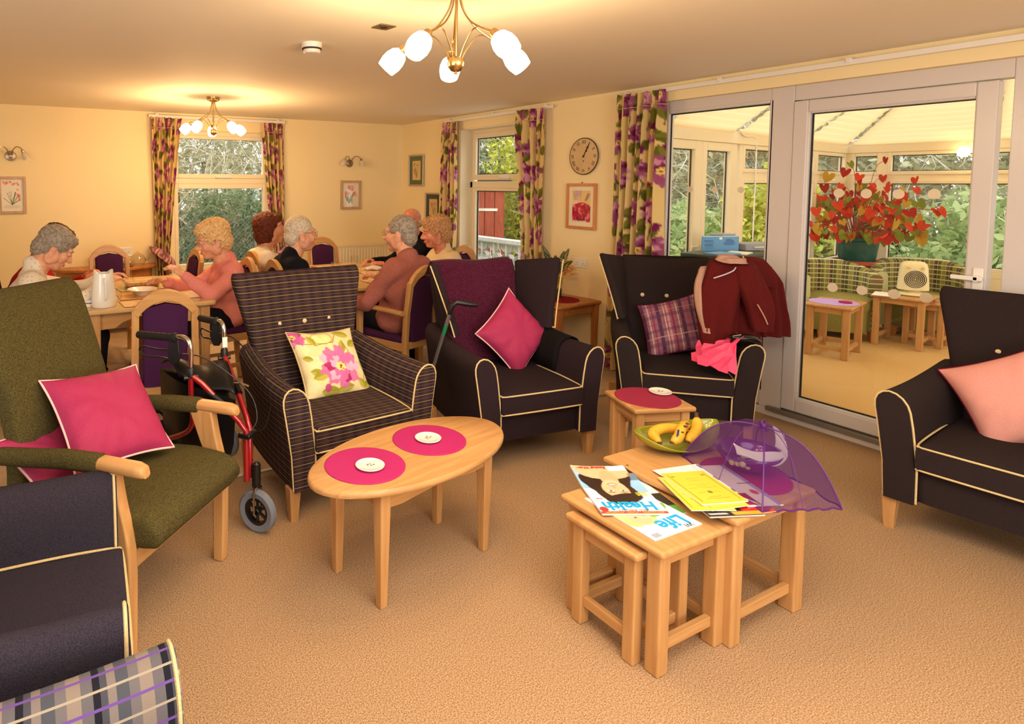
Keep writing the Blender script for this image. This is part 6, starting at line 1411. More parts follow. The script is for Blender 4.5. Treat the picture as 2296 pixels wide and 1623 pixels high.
tm_ = tmat('green-edged table mat before the white-haired woman', (.33, 4.62, .7452), R_(90), ((60, 96, 76), (84, 120, 90), (200, 190, 140)))
def tumbler(label, c, r=.034, h=.1):
    t = thing('drinking_glass', label, 'glass', c); MB().lathe([(0, 0), (r*.85, 0), (r*.88, .003), (r, h), (r*.96, h), (r*.83, .01), (0, .009)], 24).obj('glass_body', 'tumbler', t, angle=40); return t
tumbler('clear drinking glass nearer the woman in the black cardigan', (2.36, 5.0, .745), .042, .1); tumbler('clear drinking glass at the middle of the radiator-side table', (2.70, 5.3, .745), .038, .11); tumbler('clear drinking glass behind the white jug', (.47, 4.5, .7455))
tb = thing('butter_tub', 'small white tub left of the white jug', 'tub', (.285, 4.385, .745)); MB().lathe([(0, 0), (.03, 0), (.036, .036), (.038, .04), (0, .042)], 20).obj('tub_body', 'tub_white', tb, angle=40); MB().lathe([(.0318, .012), (.0345, .026)], 20).obj('label_band', 'blue_ink', tb)
RB = ((226, 214, 170), (230, 90, 90), (240, 160, 110), (150, 160, 90), (236, 60, 70))
tmat('floral table mat beside the woman in the black cardigan', (2.14, 4.75, .7452), R_(90), RB); tmat('floral table mat in front of the woman in dusty pink', (2.5, 4.42, .7452), 0, RB); tmat('floral table mat before the cream jumper', (2.66, 4.85, .7452), R_(90), RB); tmat('floral table mat at the radiator end', (2.45, 5.38, .7452), 0, RB); tmat('pale table mat at the middle of the radiator-side table', (2.42, 5.0, .7452), 0, ((206, 190, 130), (196, 180, 120), (216, 200, 150)))
o = MB().grid(lambda u, v: (.2*(u-.5), .12*(v-.5), .012+.02*math.sin(PI*u)*math.sin(PI*v)+.008*math.sin(9*u+5*v)), 14, 10).obj('paper_napkin', 'napkin', None, solid=.002, angle=180); o.location = (2.76, 5.02, .75); tag(o, 'crumpled white napkin on the radiator-side dining table', 'napkin')
sbd = thing('sideboard', 'half-moon beech sideboard on the far wall left of the curtain', 'sideboard', (.62, 6.99, 0))
hm = [(-.52*math.cos(PI*i/30), -.36*math.sin(PI*i/30)) for i in range(31)]
MB().prism(hm, .655, .685).obj('table_top', 'oak_dark', sbd, bevel=.008, segs=3, angle=50); MB().prism([(x*.9, y*.86) for x, y in hm], .53, .655).obj('apron', 'oak_dark', sbd, angle=40)
for x, y in ((-.42, -.03), (.42, -.03), (-.24, -.27), (.24, -.27)): MB().box((x, y, .265), (.045, .045, .53), taper=(.7, .7)).obj('leg', 'oak_dark_z', sbd, smooth=False, bevel=.004)
MB().prism([(x*.8, y*.76) for x, y in hm], .16, .18).obj('shelf', 'oak_dark', sbd, angle=40)
thin_glass('glassware', (.9, .86, .8), 3.0)
tp = thing('teapot', 'glass teapot on the half-moon sideboard', 'teapot', (.93, 6.86, .687)); MB().lathe([(0, 0), (.05, 0), (.075, .03), (.08, .06), (.06, .1), (.035, .115), (.03, .12), (.012, .128), (.01, .14), (0, .142)], 24).obj('pot_body', 'glassware', tp); MB().tube(bez((.07, -.02, .05), (.1, -.03, .06), (.12, -.035, .1)), [.013]*11+[.007]*10, 8).obj('spout', 'glassware', tp); MB().tube(bez((-.06, 0, .1), (-.11, 0, .1), (-.115, 0, .05), (-.075, 0, .03)), .006, 6).obj('handle', 'steel', tp)
cd = thing('condiment_jar', 'tall jar with a steel cap on the half-moon sideboard', 'jar', (.53, 6.9, .687)); MB().lathe([(0, 0), (.03, 0), (.034, .02), (.032, .1), (.02, .125), (0, .126)], 18).obj('jar_body', 'glassware', cd); MB().lathe([(.021, .12), (.024, .125), (.022, .15), (.008, .158), (.009, .17), (0, .172)], 16).obj('cap', 'steel', cd)
tr = thing('tray', 'low round tray of small pots on the half-moon sideboard', 'tray', (.75, 6.82, .687)); MB().lathe([(0, 0), (.12, 0), (.13, .012), (.127, .013), (.118, .004), (0, .004)], 28).obj('tray_base', 'steel', tr)
for x, y in ((-.05, 0), (.03, .04), (.05, -.03)): MB().lathe([(0, .004), (.022, .004), (.026, .05), (.02, .055), (0, .056)], 14, (x, y, 0)).obj('pot', 'dark_slot' if x < 0 else 'glassware', tr)

# ------------------------------------------------------------------ conservatory furniture
stripes('green_check', (110, 110, 64), [(0, (84, 92, 44)), (.3, (150, 142, 74)), (.55, (120, 110, 70)), (.8, (86, 60, 60)), (1, (84, 92, 44))], (200, 198, 146), (200, 198, 146), .1, .16, .1, .05)
fabric('olive_seat', (150, 142, 78), (134, 126, 66), 200, .2)
def tub_chair(label, loc, rz):
    t = thing('tub_chair', label, 'armchair', loc, rz)
    rg = []; n = 26
    for i in range(n+1):
        a = -PI*.62+PI*1.24*i/n; R1 = .36; x = R1*math.sin(a); y = R1*math.cos(a)*.95; f = abs(a)/(PI*.62); h = .76-.14*max(0, f-.35)**1.2*1.4
        nx, ny = math.sin(a), math.cos(a); sec = [(-.055, .1), (.0, .08), (.03, .1), (.045, .4), (.06, h-.05), (.05, h-.015), (.02, h), (-.02, h-.003), (-.05, h-.03), (-.06, .4)]
        rg.append([(x+nx*dx, y+ny*dx, z) for dx, z in sec])
    uv = [(i*.065, p[2]) for i, r_ in enumerate(rg) for p in r_]
    MB().loft(rg, uv=uv).obj('tub_back', 'green_check', t, angle=50)
    MB().lathe([(0, .1), (.31, .1), (.32, .14), (.32, .32), (0, .33)], 30).obj('seat_base', 'olive_seat', t); MB().lathe([(0, .31), (.3, .31), (.315, .35), (.305, .41), (.27, .43), (0, .44)], 30, (0, -.03, 0)).obj('seat_cushion', 'olive_seat', t)
    for sx in (-1, 1):
        for sy in (-1, 1): MB().box((sx*.24, sy*.22, .05), (.045, .045, .1), taper=(.7, .7)).obj('leg', 'oak_dark_z', t, smooth=False)
    return t
tub_chair('green checked tub chair behind the lilac mat table in the conservatory', (7.2, 3.36, 0), R_(-30)); tub_chair('green checked tub chair behind the fan heater in the conservatory', (8.1, 2.97, 0), R_(-58))
nest_l = nest_table('conservatory table with a lilac mat and pink coaster', (6.47, 2.985, 0), R_(12), .52, .36, .472, .052, rails='FBLR')
nest_h = nest_table('conservatory table carrying the fan heater', (7.42, 2.84, 0), R_(8), .46, .42, .485, .05, rails='FB'); nest_table('low conservatory table nested beside the fan heater table', (7.62, 2.74, 0), R_(8), .3, .34, .43, .045, rails='FBLR')
round_mat('round lilac placemat on the conservatory table', (6.46, 2.995, .4725), .19, 'mat_lilac'); o = MB().lathe([(0, 0), (.045, 0), (.05, .006), (.05, .012), (0, .013)], 24).obj('coaster', 'mat_pink', None, angle=40); o.location = (6.50, 2.92, .476); tag(o, 'round pink coaster on the lilac placemat', 'coaster')
mat('heater_cream', (234, 222, 178), .4); mat('heater_yellow', (230, 200, 110), .5)
ht = thing('fan_heater', 'cream upright fan heater with a round grille on the conservatory table', 'fan heater', (7.46, 2.80, .485), R_(-58))
MB().lathe([(0, 0), (.1, 0), (.115, .012), (.1, .028), (.06, .04), (.05, .06)], 28).obj('foot', 'heater_cream', ht, angle=40)
rg = []
for z, w_, d_ in ((.055, .19, .15), (.06, .235, .17), (.15, .225, .165), (.27, .205, .15), (.305, .19, .135), (.325, .15, .1), (.33, .1, .06)): rg.append([(x, y, z) for x, y in rrect(w_, d_, min(w_, d_)*.4, 5)])
MB().loft(rg).obj('housing', 'heater_cream', ht, angle=60)
for k in range(6): r_ = .012+.0135*k; MB().tube([(r_*math.cos(2*PI*i/28), -.085+.008*0, .165+r_*math.sin(2*PI*i/28)) for i in range(28)], .0032, 5, closed=True).obj('grille_ring', 'dark_slot', ht)
for sx in (-1, 1): MB().lathe([(0, .014), (.013, .013), (.015, 0)], 14, (sx*.052, -.072, .272), Matrix.Rotation(PI/2, 4, 'X')).obj('dial', 'heater_yellow', ht)
o = MB().box((0, 0, .002), (.28, .2, .004)).obj('newspaper', 'paper', None, smooth=False); o.location = (7.28, 2.93, .486); o.rotation_euler = (0, 0, .3); tag(o, 'folded white paper beside the fan heater', 'newspaper')
cbn = thing('green_cabinet', 'dark green cabinet in the conservatory beside the double doors', 'cabinet', (4.86, 3.02, 0), R_(8.7)); mat('cabinet_green', (62, 76, 56), .6); mat('box_clear', (190, 200, 206), .25, trans=.35); mat('box_grey', (150, 152, 156), .4); mat('leaflet_blue', (110, 160, 206), .5)
MB().box((0, 0, .49), (.62, .36, .98)).obj('cabinet_body', 'cabinet_green', cbn, smooth=False, bevel=.008); MB().box((0, 0, .995), (.66, .4, .03)).obj('cabinet_top', 'cabinet_green', cbn, bevel=.01)
for x in (-.155, .155): MB().box((x, -.19, .5), (.29, .02, .9)).obj('door', 'cabinet_green', cbn, smooth=False, bevel=.004)
def onc(p): return Wp(cbn, p)
o = MB().box((0, 0, .006), (.22, .16, .012)).obj('leaflet_stack', 'leaflet_blue', None, bevel=.002); o.location = onc((-.2, -.06, 1.01)); tag(o, 'stack of blue and white leaflets on the green cabinet', 'leaflets')
o = MB().box((0, 0, .004), (.2, .15, .008)).obj('paper_stack', 'paper', None, smooth=False); o.location = onc((-.02, -.1, 1.01)); o.rotation_euler = (0, 0, .3); tag(o, 'loose white papers on the green cabinet', 'papers')
bc = Canvas(120, 50, (96, 158, 208), 2.4); bc.rect(0, 0, 2.4, .06, (200, 226, 240)); 
for k in range(6): bc.rect(.12+.01*k, .3+.09*k, .7+.05*(k % 3), .33+.09*k, (40, 80, 140), .8)
bc.ell(1.2, .16, .1, .07, (236, 240, 240)); bc.ell(1.8, .35, .3, .16, (70, 110, 170), .2); bc.ell(1.75, .5, .4, .12, (60, 120, 190)); 
bp_ = thing('packet', 'blue printed cardboard packet standing on the green cabinet', 'packet', onc((.02, .05, 1.01)), R_(-20)); MB().box((0, .008, .062), (.32, .012, .124)).obj('card', 'leaflet_blue', bp_, smooth=False); MB().grid(lambda u, v: (-.16+.32*u, .0015, .124*(1-v)), 60, 30, None, bc.sample()).obj('printed_face', 'gloss_print', bp_, smooth=False, fix=False); text('Activity', .022, 'red_ink', bp_, (.07, .0, .088), (PI/2, -.1, 0), bold=.0008) if False else None
bx = thing('clear_box', 'small clear lidded box with pink contents on the green cabinet', 'box', onc((.2, .12, 1.01))); MB().box((0, 0, .06), (.16, .11, .12)).obj('box_body', 'box_clear', bx, bevel=.006); MB().box((0, 0, .125), (.17, .12, .014)).obj('lid', 'box_clear', bx, bevel=.004); MB().lathe([(0, .01), (.03, .02), (.03, .07), (0, .08)], 12).obj('contents', 'mat_pink', bx)
bx = thing('storage_tray', 'long translucent plastic case beside the blue packet', 'box', onc((.36, -.05, 1.01)), R_(-14)); MB().box((0, 0, .03), (.3, .16, .06)).obj('box_body', 'box_grey', bx, bevel=.008); MB().tube(bez((-.07, -.082, .03), (-.06, -.1, .032), (.06, -.1, .032), (.07, -.082, .03)), .006, 6).obj('handle', 'white_plastic', bx)
sp = thing('spot_lamp', 'lit clip spot lamp under the conservatory roof', 'spot lamp', (8.55, 2.86, 1.90)); M = Matrix.Rotation(-1.0, 4, 'Y'); MB().lathe([(.02, .05), (.05, .0), (.055, -.03), (.052, -.03), (.045, .0), (.015, .045)], 20, (0, 0, 0), M).obj('lamp_shade', 'lit_shade', sp); MB().tube([(.04, 0, .03), (.1, 0, .09)], .008, 6).obj('bracket', 'white_plastic', sp)
# red-leaved plant in a green pot on a stand
mat('pot_green', (36, 92, 80), .35, spec=.5, noise=.2, nscale=20); mat('saucer_terracotta', (170, 70, 40), .6); mat('stem_red', (150, 70, 50), .7); translucent('leaf_red', (206, 66, 44), .3, .5); translucent('leaf_crimson', (170, 40, 40), .3, .5); translucent('leaf_green', (126, 134, 52), .3, .5); translucent('leaf_ochre', (190, 150, 56), .3, .5)
ps = thing('plant_stand', 'pale stand carrying the red-leaved pot plant', 'stand', (8.05, 3.53, 0)); MB().lathe([(0, .63), (.14, .63), (.14, .655), (0, .655)], 28).lathe([(.02, 0), (.025, .63)], 12).lathe([(0, 0), (.13, 0), (.13, .02), (0, .025)], 28).obj('stand_body', 'upvc_warm', ps, angle=40)
pp = thing('pot_plant', 'large red and green leaved plant in a green pot in the conservatory', 'plant', (8.05, 3.53, .657))
MB().lathe([(0, 0), (.21, 0), (.23, .02), (.225, .06), (.215, .06), (.2, .03), (0, .02)], 32).obj('saucer', 'saucer_terracotta', pp, angle=40); MB().lathe([(0, .03), (.15, .03), (.17, .1), (.19, .27), (.205, .28), (.205, .31), (.18, .31), (.165, .2), (0, .19)], 32).obj('pot', 'pot_green', pp, angle=40)
hp = [(0, 0), (.018, .03), (.05, .035), (.06, .0), (.045, -.05), (.0, -.1), (-.045, -.05), (-.06, 0), (-.05, .035), (-.018, .03)]
lm_ = []
for mname in ('leaf_red', 'leaf_crimson', 'leaf_green', 'leaf_ochre'):
    me = MB(); v = [(x, y, .012*abs(x)/.06-.01*(y/.1)**2) for x, y in hp]+[(0, -.04, -.006)]; me.add(v, [(10, i, (i+1) % 10) for i in range(10)]); k = me.mesh('leaf'); k.materials.append(MATS[mname]); lm_.append(k)
q_ = random.Random(21); stems = MB()
for i in range(260):
    th_ = q_.uniform(0, 2*PI); el = math.asin(min(1, q_.uniform(-.25, 1.0))); rr = q_.uniform(.35, 1)**.6
    sp_ = Vector((math.cos(th_)*math.cos(el)*.60*rr, math.sin(th_)*math.cos(el)*.55*rr, .33+.52*math.sin(el)*rr+.1*rr))
    if q_.random() < .12: sp_ *= 1.22; sp_.z += .14*q_.random()
    if sp_.length < .36 and sp_.z < .35: sp_.z += .2
    hi_ = sp_.length > .55
    me = lm_[q_.choice((0, 0, 1, 3, 2) if hi_ else (2, 2, 3, 1, 0))]; o = bpy.data.objects.new('leaf', me); COL.objects.link(o); o.parent = pp; o.location = sp_
    o.rotation_euler = (q_.uniform(.7, 1.7), q_.uniform(-.5, .5), q_.uniform(-1.2, 1.2)+math.atan2(-.46, -.88)+PI/2+.0); s_ = q_.uniform(.55, 1.0); o.scale = (s_, s_, s_)
    if i % 3 == 0: stems.tube(bez((sp_.x*.1, sp_.y*.1, .2), (sp_.x*.5, sp_.y*.5, sp_.z*.75+.12), tuple(sp_), n=5), .003, 4, cap=False)
stems.obj('stems', 'stem_red', pp)
# ------------------------------------------------------------------ people at the dining tables
def skin(n, rgb, rgb2): 
    m = mat(n, rgb, .5, rgb2=rgb2, nscale=28, spec=.35); b = m.node_tree.nodes['Principled BSDF']; b.inputs['Subsurface Weight'].default_value = .08; b.inputs['Subsurface Radius'].default_value = (.02, .008, .004); return m
skin('skin_fair', (226, 168, 134), (214, 146, 112)); skin('skin_rosy', (224, 154, 122), (206, 122, 96)); mat('lip', (190, 104, 90), .45); mat('eye_white', (196, 176, 158), .3); mat('iris', (50, 42, 36), .2); mat('brow', (150, 130, 110), .8); mat('brow_dark', (90, 60, 44), .8); mat('wire_gold', (170, 140, 100), .3, metal=.9); mat('pearl', (244, 238, 230), .2)
def hairmat(n, a, b): mat(n, a, .7, rgb2=b, nscale=55, bump=.6, bscale=110, spec=.3)
hairmat('hair_grey', (168, 156, 140), (126, 114, 100)); hairmat('hair_white', (214, 200, 178), (186, 168, 142)); hairmat('hair_blonde', (228, 190, 134), (204, 158, 100)); hairmat('hair_auburn', (110, 48, 24), (72, 30, 16)); hairmat('hair_sand', (206, 160, 110), (170, 120, 80)); hairmat('hair_brown', (84, 50, 30), (60, 34, 22))
fabric('knit_pink', (232, 146, 134), (218, 128, 118), 170, .7); fabric('knit_dusty', (172, 106, 94), (152, 88, 78), 150, .6); fabric('knit_cream', (236, 214, 172), (224, 200, 156), 160, .6); fabric('knit_white', (238, 226, 206), (226, 212, 190), 160, .5); fabric('knit_black', (22, 22, 30), (16, 16, 22), 200, .4); fabric('shirt_red', (176, 34, 36), (156, 26, 30), 200, .3); fabric('trouser_dark', (28, 26, 34), (20, 18, 26), 200, .3); fabric('shoe_black', (20, 18, 18), (16, 14, 14), 100, .1)
m_ = MATS['knit_white'].copy(); MATS['knit_dotted'] = m_; m_.name = 'knit_dotted'
nt = m_.node_tree; vo = nt.nodes.new('ShaderNodeTexVoronoi'); vo.inputs['Scale'].default_value = 42; vo.inputs['Randomness'].default_value = .2; tc = nt.nodes.new('ShaderNodeTexCoord'); nt.links.new(tc.outputs['Object'], vo.inputs['Vector'])
lt_ = nt.nodes.new('ShaderNodeMath'); lt_.operation = 'LESS_THAN'; lt_.inputs[1].default_value = .22; nt.links.new(vo.outputs['Distance'], lt_.inputs[0]); mx = nt.nodes.new('ShaderNodeMix'); mx.data_type = 'RGBA'; mx.inputs[7].default_value = (*lin((196, 178, 150)), 1)
b_ = nt.nodes['Principled BSDF']; src = b_.inputs['Base Color'].links[0].from_socket; nt.links.new(src, mx.inputs[6]); nt.links.new(lt_.outputs[0], mx.inputs[0]); nt.links.new(mx.outputs[2], b_.inputs['Base Color'])

def person(label, loc, rz, head, yaw=0, pitch=0, hs=1.08, sk='skin_fair', hair='hair_grey', style='short', top='knit_pink', neck='crew', hands=((-.12, -.34, .78), (.12, -.34, .78)), lip=True, glasses=False, bulk=1.0, brow='brow', shoulder=.165, legs=True, roll=0, splay=(.55, .55)):
    t = thing('person', label, 'person', loc, rz)
    H_ = Vector(head); Mh = Matrix.Translation(H_) @ Matrix.Rotation(yaw, 4, 'Z') @ Matrix.Rotation(pitch, 4, 'X') @ Matrix.Rotation(roll, 4, 'Y')
    eu = tuple(Mh.to_euler())
    def h(x, y, z): return tuple(Mh @ Vector((x*hs, y*hs, z*hs)))
    def E_(c, r): return ('e', h(*c), tuple(q*hs for q in r), eu)
    def Cc(a, b, ra, rb): return ('c', h(*a), h(*b), ra*hs, rb*hs)
    nb = H_+(Matrix.Rotation(yaw*.3, 3, 'Z') @ Matrix.Rotation(pitch*.6, 3, 'X')) @ Vector((0, .055, -.16))*hs
    sh = Vector((nb.x*.7, nb.y+.015, nb.z-.075)); pel = Vector((0, .06, .56)); che = pel.lerp(sh, .62)+Vector((0, .015, 0))
    headp = [E_((0, .018, .032), (.074, .094, .084)), E_((0, -.028, -.03), (.059, .062, .086)), E_((0, -.058, -.092), (.03, .03, .026)), E_((0, -.072, .028), (.052, .024, .016)),
             E_((.034, -.062, -.03), (.028, .026, .03)), E_((-.034, -.062, -.03), (.028, .026, .03)), Cc((0, -.09, .008), (0, -.112, -.028), .009, .0145), E_((.013, -.1, -.032), (.01, .011, .009)), E_((-.013, -.1, -.032), (.01, .011, .009)),
             E_((0, -.086, -.064), (.025, .012, .012)), E_((.062, -.005, -.05), (.016, .04, .05)), E_((-.062, -.005, -.05), (.016, .04, .05)), E_((0, -.02, -.095), (.04, .045, .022))]
    ears = [E_((s_*.077, .018, -.012), (.009, .02, .032)) for s_ in (-1, 1)]
    ears += [E_((s_*.075, .008, -.04), (.008, .01, .011)) for s_ in (-1, 1)]
    sockets = [E_((s_*.03, -.094, .006), (.015, .012, .009)) for s_ in (-1, 1)]
    neckp = [('c', tuple(nb+Vector((0, .005, -.03))), h(0, .022, -.075), .058*hs, .056*hs)]
    bk = bulk
    torso = [('e', tuple(pel), (.175*bk, .135*bk, .12), None), ('c', tuple(pel+Vector((0, -.01, .05))), tuple(che), .13*bk, .125*bk), ('e', tuple(che), (.165*bk, .115*bk, .16), None),
             ('c', tuple(sh+Vector((-shoulder+.045, .01, .0))), tuple(sh+Vector((shoulder-.045, .01, .0))), .066*bk, .066*bk), ('c', tuple(sh+Vector((-.07, .012, .01))), tuple(nb+Vector((-.02, .01, -.02))), .05, .045), ('c', tuple(sh+Vector((.07, .012, .01))), tuple(nb+Vector((.02, .01, -.02))), .05, .045)]
    arms, sleeves, handp = [], [], []
    for s_, tg, sp_ in ((-1, hands[0], splay[0]), (1, hands[1], splay[1])):
        S0 = sh+Vector((s_*shoulder, .01, -.02)); Tg = Vector(tg); d = Tg-S0; L1, L2_ = .27, .235; D = min(d.length, L1+L2_-.005); dn = d.normalized()
        if d.length > L1+L2_-.005: Tg = S0+dn*D
        a = (L1*L1-L2_*L2_+D*D)/(2*D); hh = math.sqrt(max(0, L1*L1-a*a)); pole = Vector((s_*sp_, .45, -.9)); pole -= dn*pole.dot(dn); pole.normalize(); el = S0+dn*a+pole*hh
        arms += [('c', tuple(S0), tuple(el), .053*bk, .043), ('c', tuple(el), tuple(Tg), .041, .027)]
        sleeves += [('c', tuple(S0), tuple(el), .068*bk, .058), ('c', tuple(el), tuple(el.lerp(Tg, .9)), .057, .041)]
        fd = (Tg-el).normalized(); pn = Vector((-s_*.35, 0, -1)); pn -= fd*pn.dot(fd); pn.normalize(); sd_ = fd.cross(pn)*(1)
        palm = Tg+fd*.05; R3 = Matrix((sd_, fd, pn)).transposed().to_euler()
        handp.append(('e', tuple(palm), (.039, .052, .016), tuple(R3)))
        for k, (off, ln) in enumerate(((-.028, .064), (-.009, .074), (.0095, .07), (.027, .056))):
            b0 = Tg+fd*.088+sd_*off; b1 = b0+(fd*.85+pn*.45).normalized()*ln*.55; b2 = b1+(fd*.4+pn*.9).normalized()*ln*.55
            handp += [('c', tuple(b0), tuple(b1), .0088, .008, .006), ('c', tuple(b1), tuple(b2), .008, .0068, .006)]
        inn = sd_ if sd_.x*-s_ > 0 else -sd_
        th0 = Tg+fd*.03+inn*.028; th1 = th0+(fd*.6+inn*.7+pn*.35).normalized()*.038; th2 = th1+(fd*.9+inn*.15+pn*.35).normalized()*.03
        handp += [('c', tuple(th0), tuple(th1), .012, .0095, .008), ('c', tuple(th1), tuple(th2), .0095, .0075, .006)]
    legp = []; shoes = []
    for s_ in (-1, 1):
        kn = Vector((s_*.105, -.36, .51)); an = Vector((s_*.11, -.34, .10)); legp += [('c', (s_*.09, .02, .545), tuple(kn), .092*bk, .066), ('c', tuple(kn), tuple(an), .062, .042)]
        shoes.append([('e', (an.x, an.y-.075, .045), (.045, .125, .04), None), ('c', tuple(an), (an.x, an.y, .06), .045, .045)])
    core = [p for p in torso]
    v, f = sdf_mesh(headp+ears+neckp+core+arms+handp+[(*p[:3], p[3]*.9, p[4]*.9) if p[0] == 'c' else p for p in legp], .0075, .016, cuts=sockets)
    finish(fast_mesh('body', v, f), 'body', sk, t, smooth=True, angle=180)
    # jumper over torso and arms
    infl = lambda P, e: [(p[0], p[1], tuple(q+e for q in p[2]), p[3]) if p[0] == 'e' else (p[0], p[1], p[2], p[3]+e, p[4]+e) for p in P]
    tp_ = infl(torso, .02)
    if neck == 'roll': tp_.append(('c', tuple(nb+Vector((0, .012, -.03))), tuple(nb+Vector((0, .006, .035))), .068*hs, .062*hs))
    elif neck == 'shirt': tp_.append(('c', tuple(nb+Vector((0, .014, -.03))), tuple(nb+Vector((0, .022, .012))), .066*hs, .064*hs))
    folds = lambda X, Y, Z: .0035*np.sin(31*Z+11*X+6*np.sin(9*Y))+.002*np.sin(60*Z-22*Y)
    cuts = [('e', tuple(nb+Vector((0, -.05, .055))), (.05, .07, .05), None)]
    if neck == 'v': cuts.append(('e', tuple(nb+Vector((0, -.1, -.02))), (.045, .07, .09), None))
    v, f = sdf_mesh(tp_+sleeves, .009, .02, cuts=cuts if neck != 'roll' else (), noise=folds); finish(fast_mesh('jumper', v, f), 'jumper', top, t, smooth=True, angle=180)
    v, f = sdf_mesh(infl(legp, .008)+[('e', (0, .05, .54), (.185*bk, .15*bk, .1), None)], .012, .02); finish(fast_mesh('trousers', v, f), 'trousers', 'trouser_dark', t, smooth=True, angle=180)
    for s_ in shoes: v, f = sdf_mesh(s_, .01, .015); finish(fast_mesh('shoe', v, f), 'shoe', 'shoe_black', t, smooth=True, angle=180)
    # hair
    face = [E_((0, -.118, -.05), (.074, .075, .105)), E_((0, -.02, -.15), (.1, .085, .07))]
    earc = [E_((s_*.088, .006, -.03), (.03, .026, .04)) for s_ in (-1, 1)]
    q = random.Random(label); ph = [q.uniform(0, 6) for _ in range(6)]
    def curl(a, w_): return lambda X, Y, Z: a*(np.sin(w_*X+ph[0]+2*np.sin(w_*.5*Z))*np.sin(w_*.9*Y+ph[1])+np.sin(w_*1.1*Z+ph[2]+1.5*np.sin(w_*.6*Y))*np.sin(w_*.8*X+ph[3]))
    hp_ = None
    if style == 'short': hp_ = [E_((0, .022, .036), (.082, .098, .088)), E_((0, .07, -.03), (.066, .048, .06))]; nz = curl(.0022, 190)
    elif style == 'wavy': hp_ = [E_((0, .024, .04), (.09, .104, .092)), E_((0, .075, -.03), (.074, .05, .07)), E_((.05, .03, -.0), (.042, .06, .06)), E_((-.05, .03, -.0), (.042, .06, .06)), E_((0, -.044, .078), (.058, .048, .038))]; nz = curl(.0035, 150)
    elif style == 'curly': hp_ = [E_((0, .03, .05), (.1, .112, .098)), E_((0, .075, -.025), (.085, .062, .08)), E_((.055, .03, .01), (.05, .075, .075)), E_((-.055, .03, .01), (.05, .075, .075)), E_((0, -.046, .084), (.072, .05, .044))]; nz = curl(.006, 170)
    elif style == 'bob': hp_ = [E_((0, .028, .042), (.09, .104, .09)), E_((0, .07, -.035), (.08, .058, .09)), E_((.056, .032, -.025), (.036, .058, .08)), E_((-.056, .032, -.025), (.036, .058, .08)), E_((0, -.05, .07), (.064, .044, .04))]; nz = curl(.0028, 130); earc = []
    elif style == 'bald': hp_ = [E_((0, .05, -.02), (.08, .07, .05))]; nz = curl(.002, 190)
    v, f = sdf_mesh(hp_, .0062, .016, cuts=face+earc, noise=nz); finish(fast_mesh('hair', v, f), 'hair', hair, t, smooth=True, angle=180)
    for s_ in (-1, 1):
        e = MB().lathe([(0, .0125), (.006, .011), (.011, .006), (.0125, 0), (.011, -.006), (.006, -.011), (0, -.0125)], 14, (0, 0, 0), Mh @ Matrix.Translation((s_*.03*hs, -.0805*hs, .006*hs)) @ Matrix.Scale(hs, 4)).obj('eye', 'eye_white', t, angle=180)
        MB().lathe([(0, .0012), (.0048, .0009), (.0056, 0)], 12, (0, 0, 0), Mh @ Matrix.Translation((s_*.03*hs, -.0925*hs, .0045*hs)) @ Matrix.Rotation(PI/2, 4, 'X') @ Matrix.Scale(hs, 4)).obj('iris', 'iris', e)
        MB().lathe([(0, .0128), (.007, .0108), (.0118, .005), (.0132, -.001), (.012, -.001), (0, -.001)], 16, (0, 0, 0), Mh @ Matrix.Translation((s_*.03*hs, -.0805*hs, .0075*hs)) @ Matrix.Rotation(.5 if pitch < .4 else 1.3, 4, 'X') @ Matrix.Scale(hs*1.06, 4)).obj('eyelid', sk, t, angle=180)
        MB().tube([h(s_*.014, -.0935, .026), h(s_*.03, -.0945, .031), h(s_*.048, -.081, .026)], [.0028, .0034, .002], 6).obj('eyebrow', brow, t)
    MB().tube([h(-.022, -.089, -.066), h(-.01, -.0985, -.063), h(0, -.0985, -.0645), h(.01, -.0985, -.063), h(.022, -.089, -.066)], [.0018, .0042, .004, .0042, .0018], 7).tube([h(-.019, -.089, -.069), h(0, -.0985, -.0715), h(.019, -.089, -.069)], [.0015, .0048, .0015], 7).obj('lips', 'lip', t)
    if glasses:
        g_ = MB()
        for s_ in (-1, 1):
            g_.tube([h(s_*(.031+.021*math.cos(a)), -.1065+.004*math.cos(a)**2, .004+.0165*math.sin(a)) for a in [i*PI/10 for i in range(20)]], .0013, 5, closed=True)
            g_.tube([h(s_*.052, -.102, .008), h(s_*.074, -.07, .012), h(s_*.081, .0, .01), h(s_*.08, .025, -.004)], .0012, 5)
        g_.tube([h(-.01, -.108, .008), h(0, -.112, .012), h(.01, -.108, .008)], .0013, 5); g_.obj('glasses', 'wire_gold', t)
    return t, h
p1, h1 = person('grey-haired woman with a pearl earring and white dotted top, bent over her meal', (-.015, 4.62, 0), R_(90), (.0, -.12, 1.115), .05, .62, 1.12, hair='hair_grey', style='wavy', top='knit_dotted', neck='roll', hands=((-.14, -.40, .86), (.12, -.44, .87)), glasses=False)
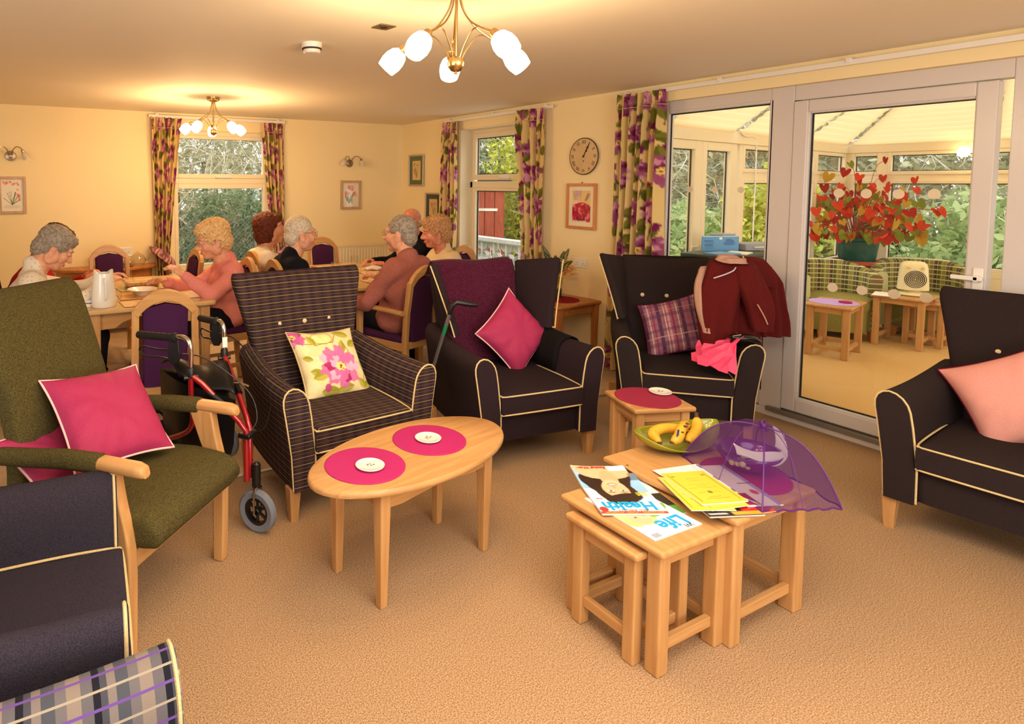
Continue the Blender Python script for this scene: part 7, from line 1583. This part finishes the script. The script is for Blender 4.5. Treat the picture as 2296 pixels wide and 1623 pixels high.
MB().lathe([(0, .01), (.0025, .008), (.003, -.002), (.0075, -.008), (.009, -.015), (.007, -.022), (0, -.025)], 12, Vector(h1(.083, .008, -.058))).obj('earring', 'pearl', p1)
person('person in a red top with brown hair, almost hidden behind the woman with pearl earring', (-.06, 5.22, 0), R_(90), (.0, -.19, 1.10), .0, .5, 1.06, sk='skin_rosy', hair='hair_brown', style='wavy', top='shirt_red', neck='shirt', hands=((-.14, -.38, .80), (.12, -.38, .80)), brow='brow_dark')
person('woman with fluffy pale blonde hair in a coral pink cardigan, reaching over the table', (1.19, 4.62, 0), R_(-88), (.0, -.035, 1.125), .0, .28, 1.1, hair='hair_blonde', style='curly', top='knit_pink', neck='shirt', hands=((-.10, -.36, .82), (.23, -.30, .905)), glasses=True)
person('woman with auburn bobbed hair in a white top, looking to the right', (1.82, 5.03, 0), R_(96), (.02, .06, 1.165), -.3, -.1, 1.12, hair='hair_auburn', style='bob', top='knit_white', neck='crew', hands=((-.12, -.30, .78), (.12, -.30, .78)), brow='brow_dark')
person('person with cropped white hair and glasses in a black cardigan', (1.80, 4.42, 0), R_(94), (.0, .01, 1.165), -.12, .05, 1.12, hair='hair_white', style='short', top='knit_black', neck='shirt', hands=((-.12, -.30, .78), (.12, -.30, .78)), glasses=True, bulk=1.08)
person('woman with short grey hair in a dusty pink jumper, her back to the camera', (2.355, 3.945, 0), R_(190), (-.02, .02, 1.18), .45, .05, 1.12, hair='hair_grey', style='short', top='knit_dusty', neck='shirt', hands=((-.10, -.34, .80), (.34, -.20, .66)), glasses=True, bulk=1.1, splay=(-.1, .6))
person('woman with curly sandy hair in a cream roll-neck jumper, turned to her neighbour', (3.20, 4.62, 0), R_(-90), (.02, -.05, 1.115), -.35, .15, 1.1, sk='skin_rosy', hair='hair_sand', style='curly', top='knit_cream', neck='roll', hands=((-.12, -.32, .78), (.12, -.32, .78)))
person('bald man in a dark jumper behind the woman in dusty pink', (3.26, 5.24, 0), R_(-92), (.0, .03, 1.17), .1, .1, 1.1, sk='skin_rosy', hair='hair_white', style='bald', top='knit_black', neck='shirt', hands=((-.12, -.32, .78), (.12, -.32, .78)))
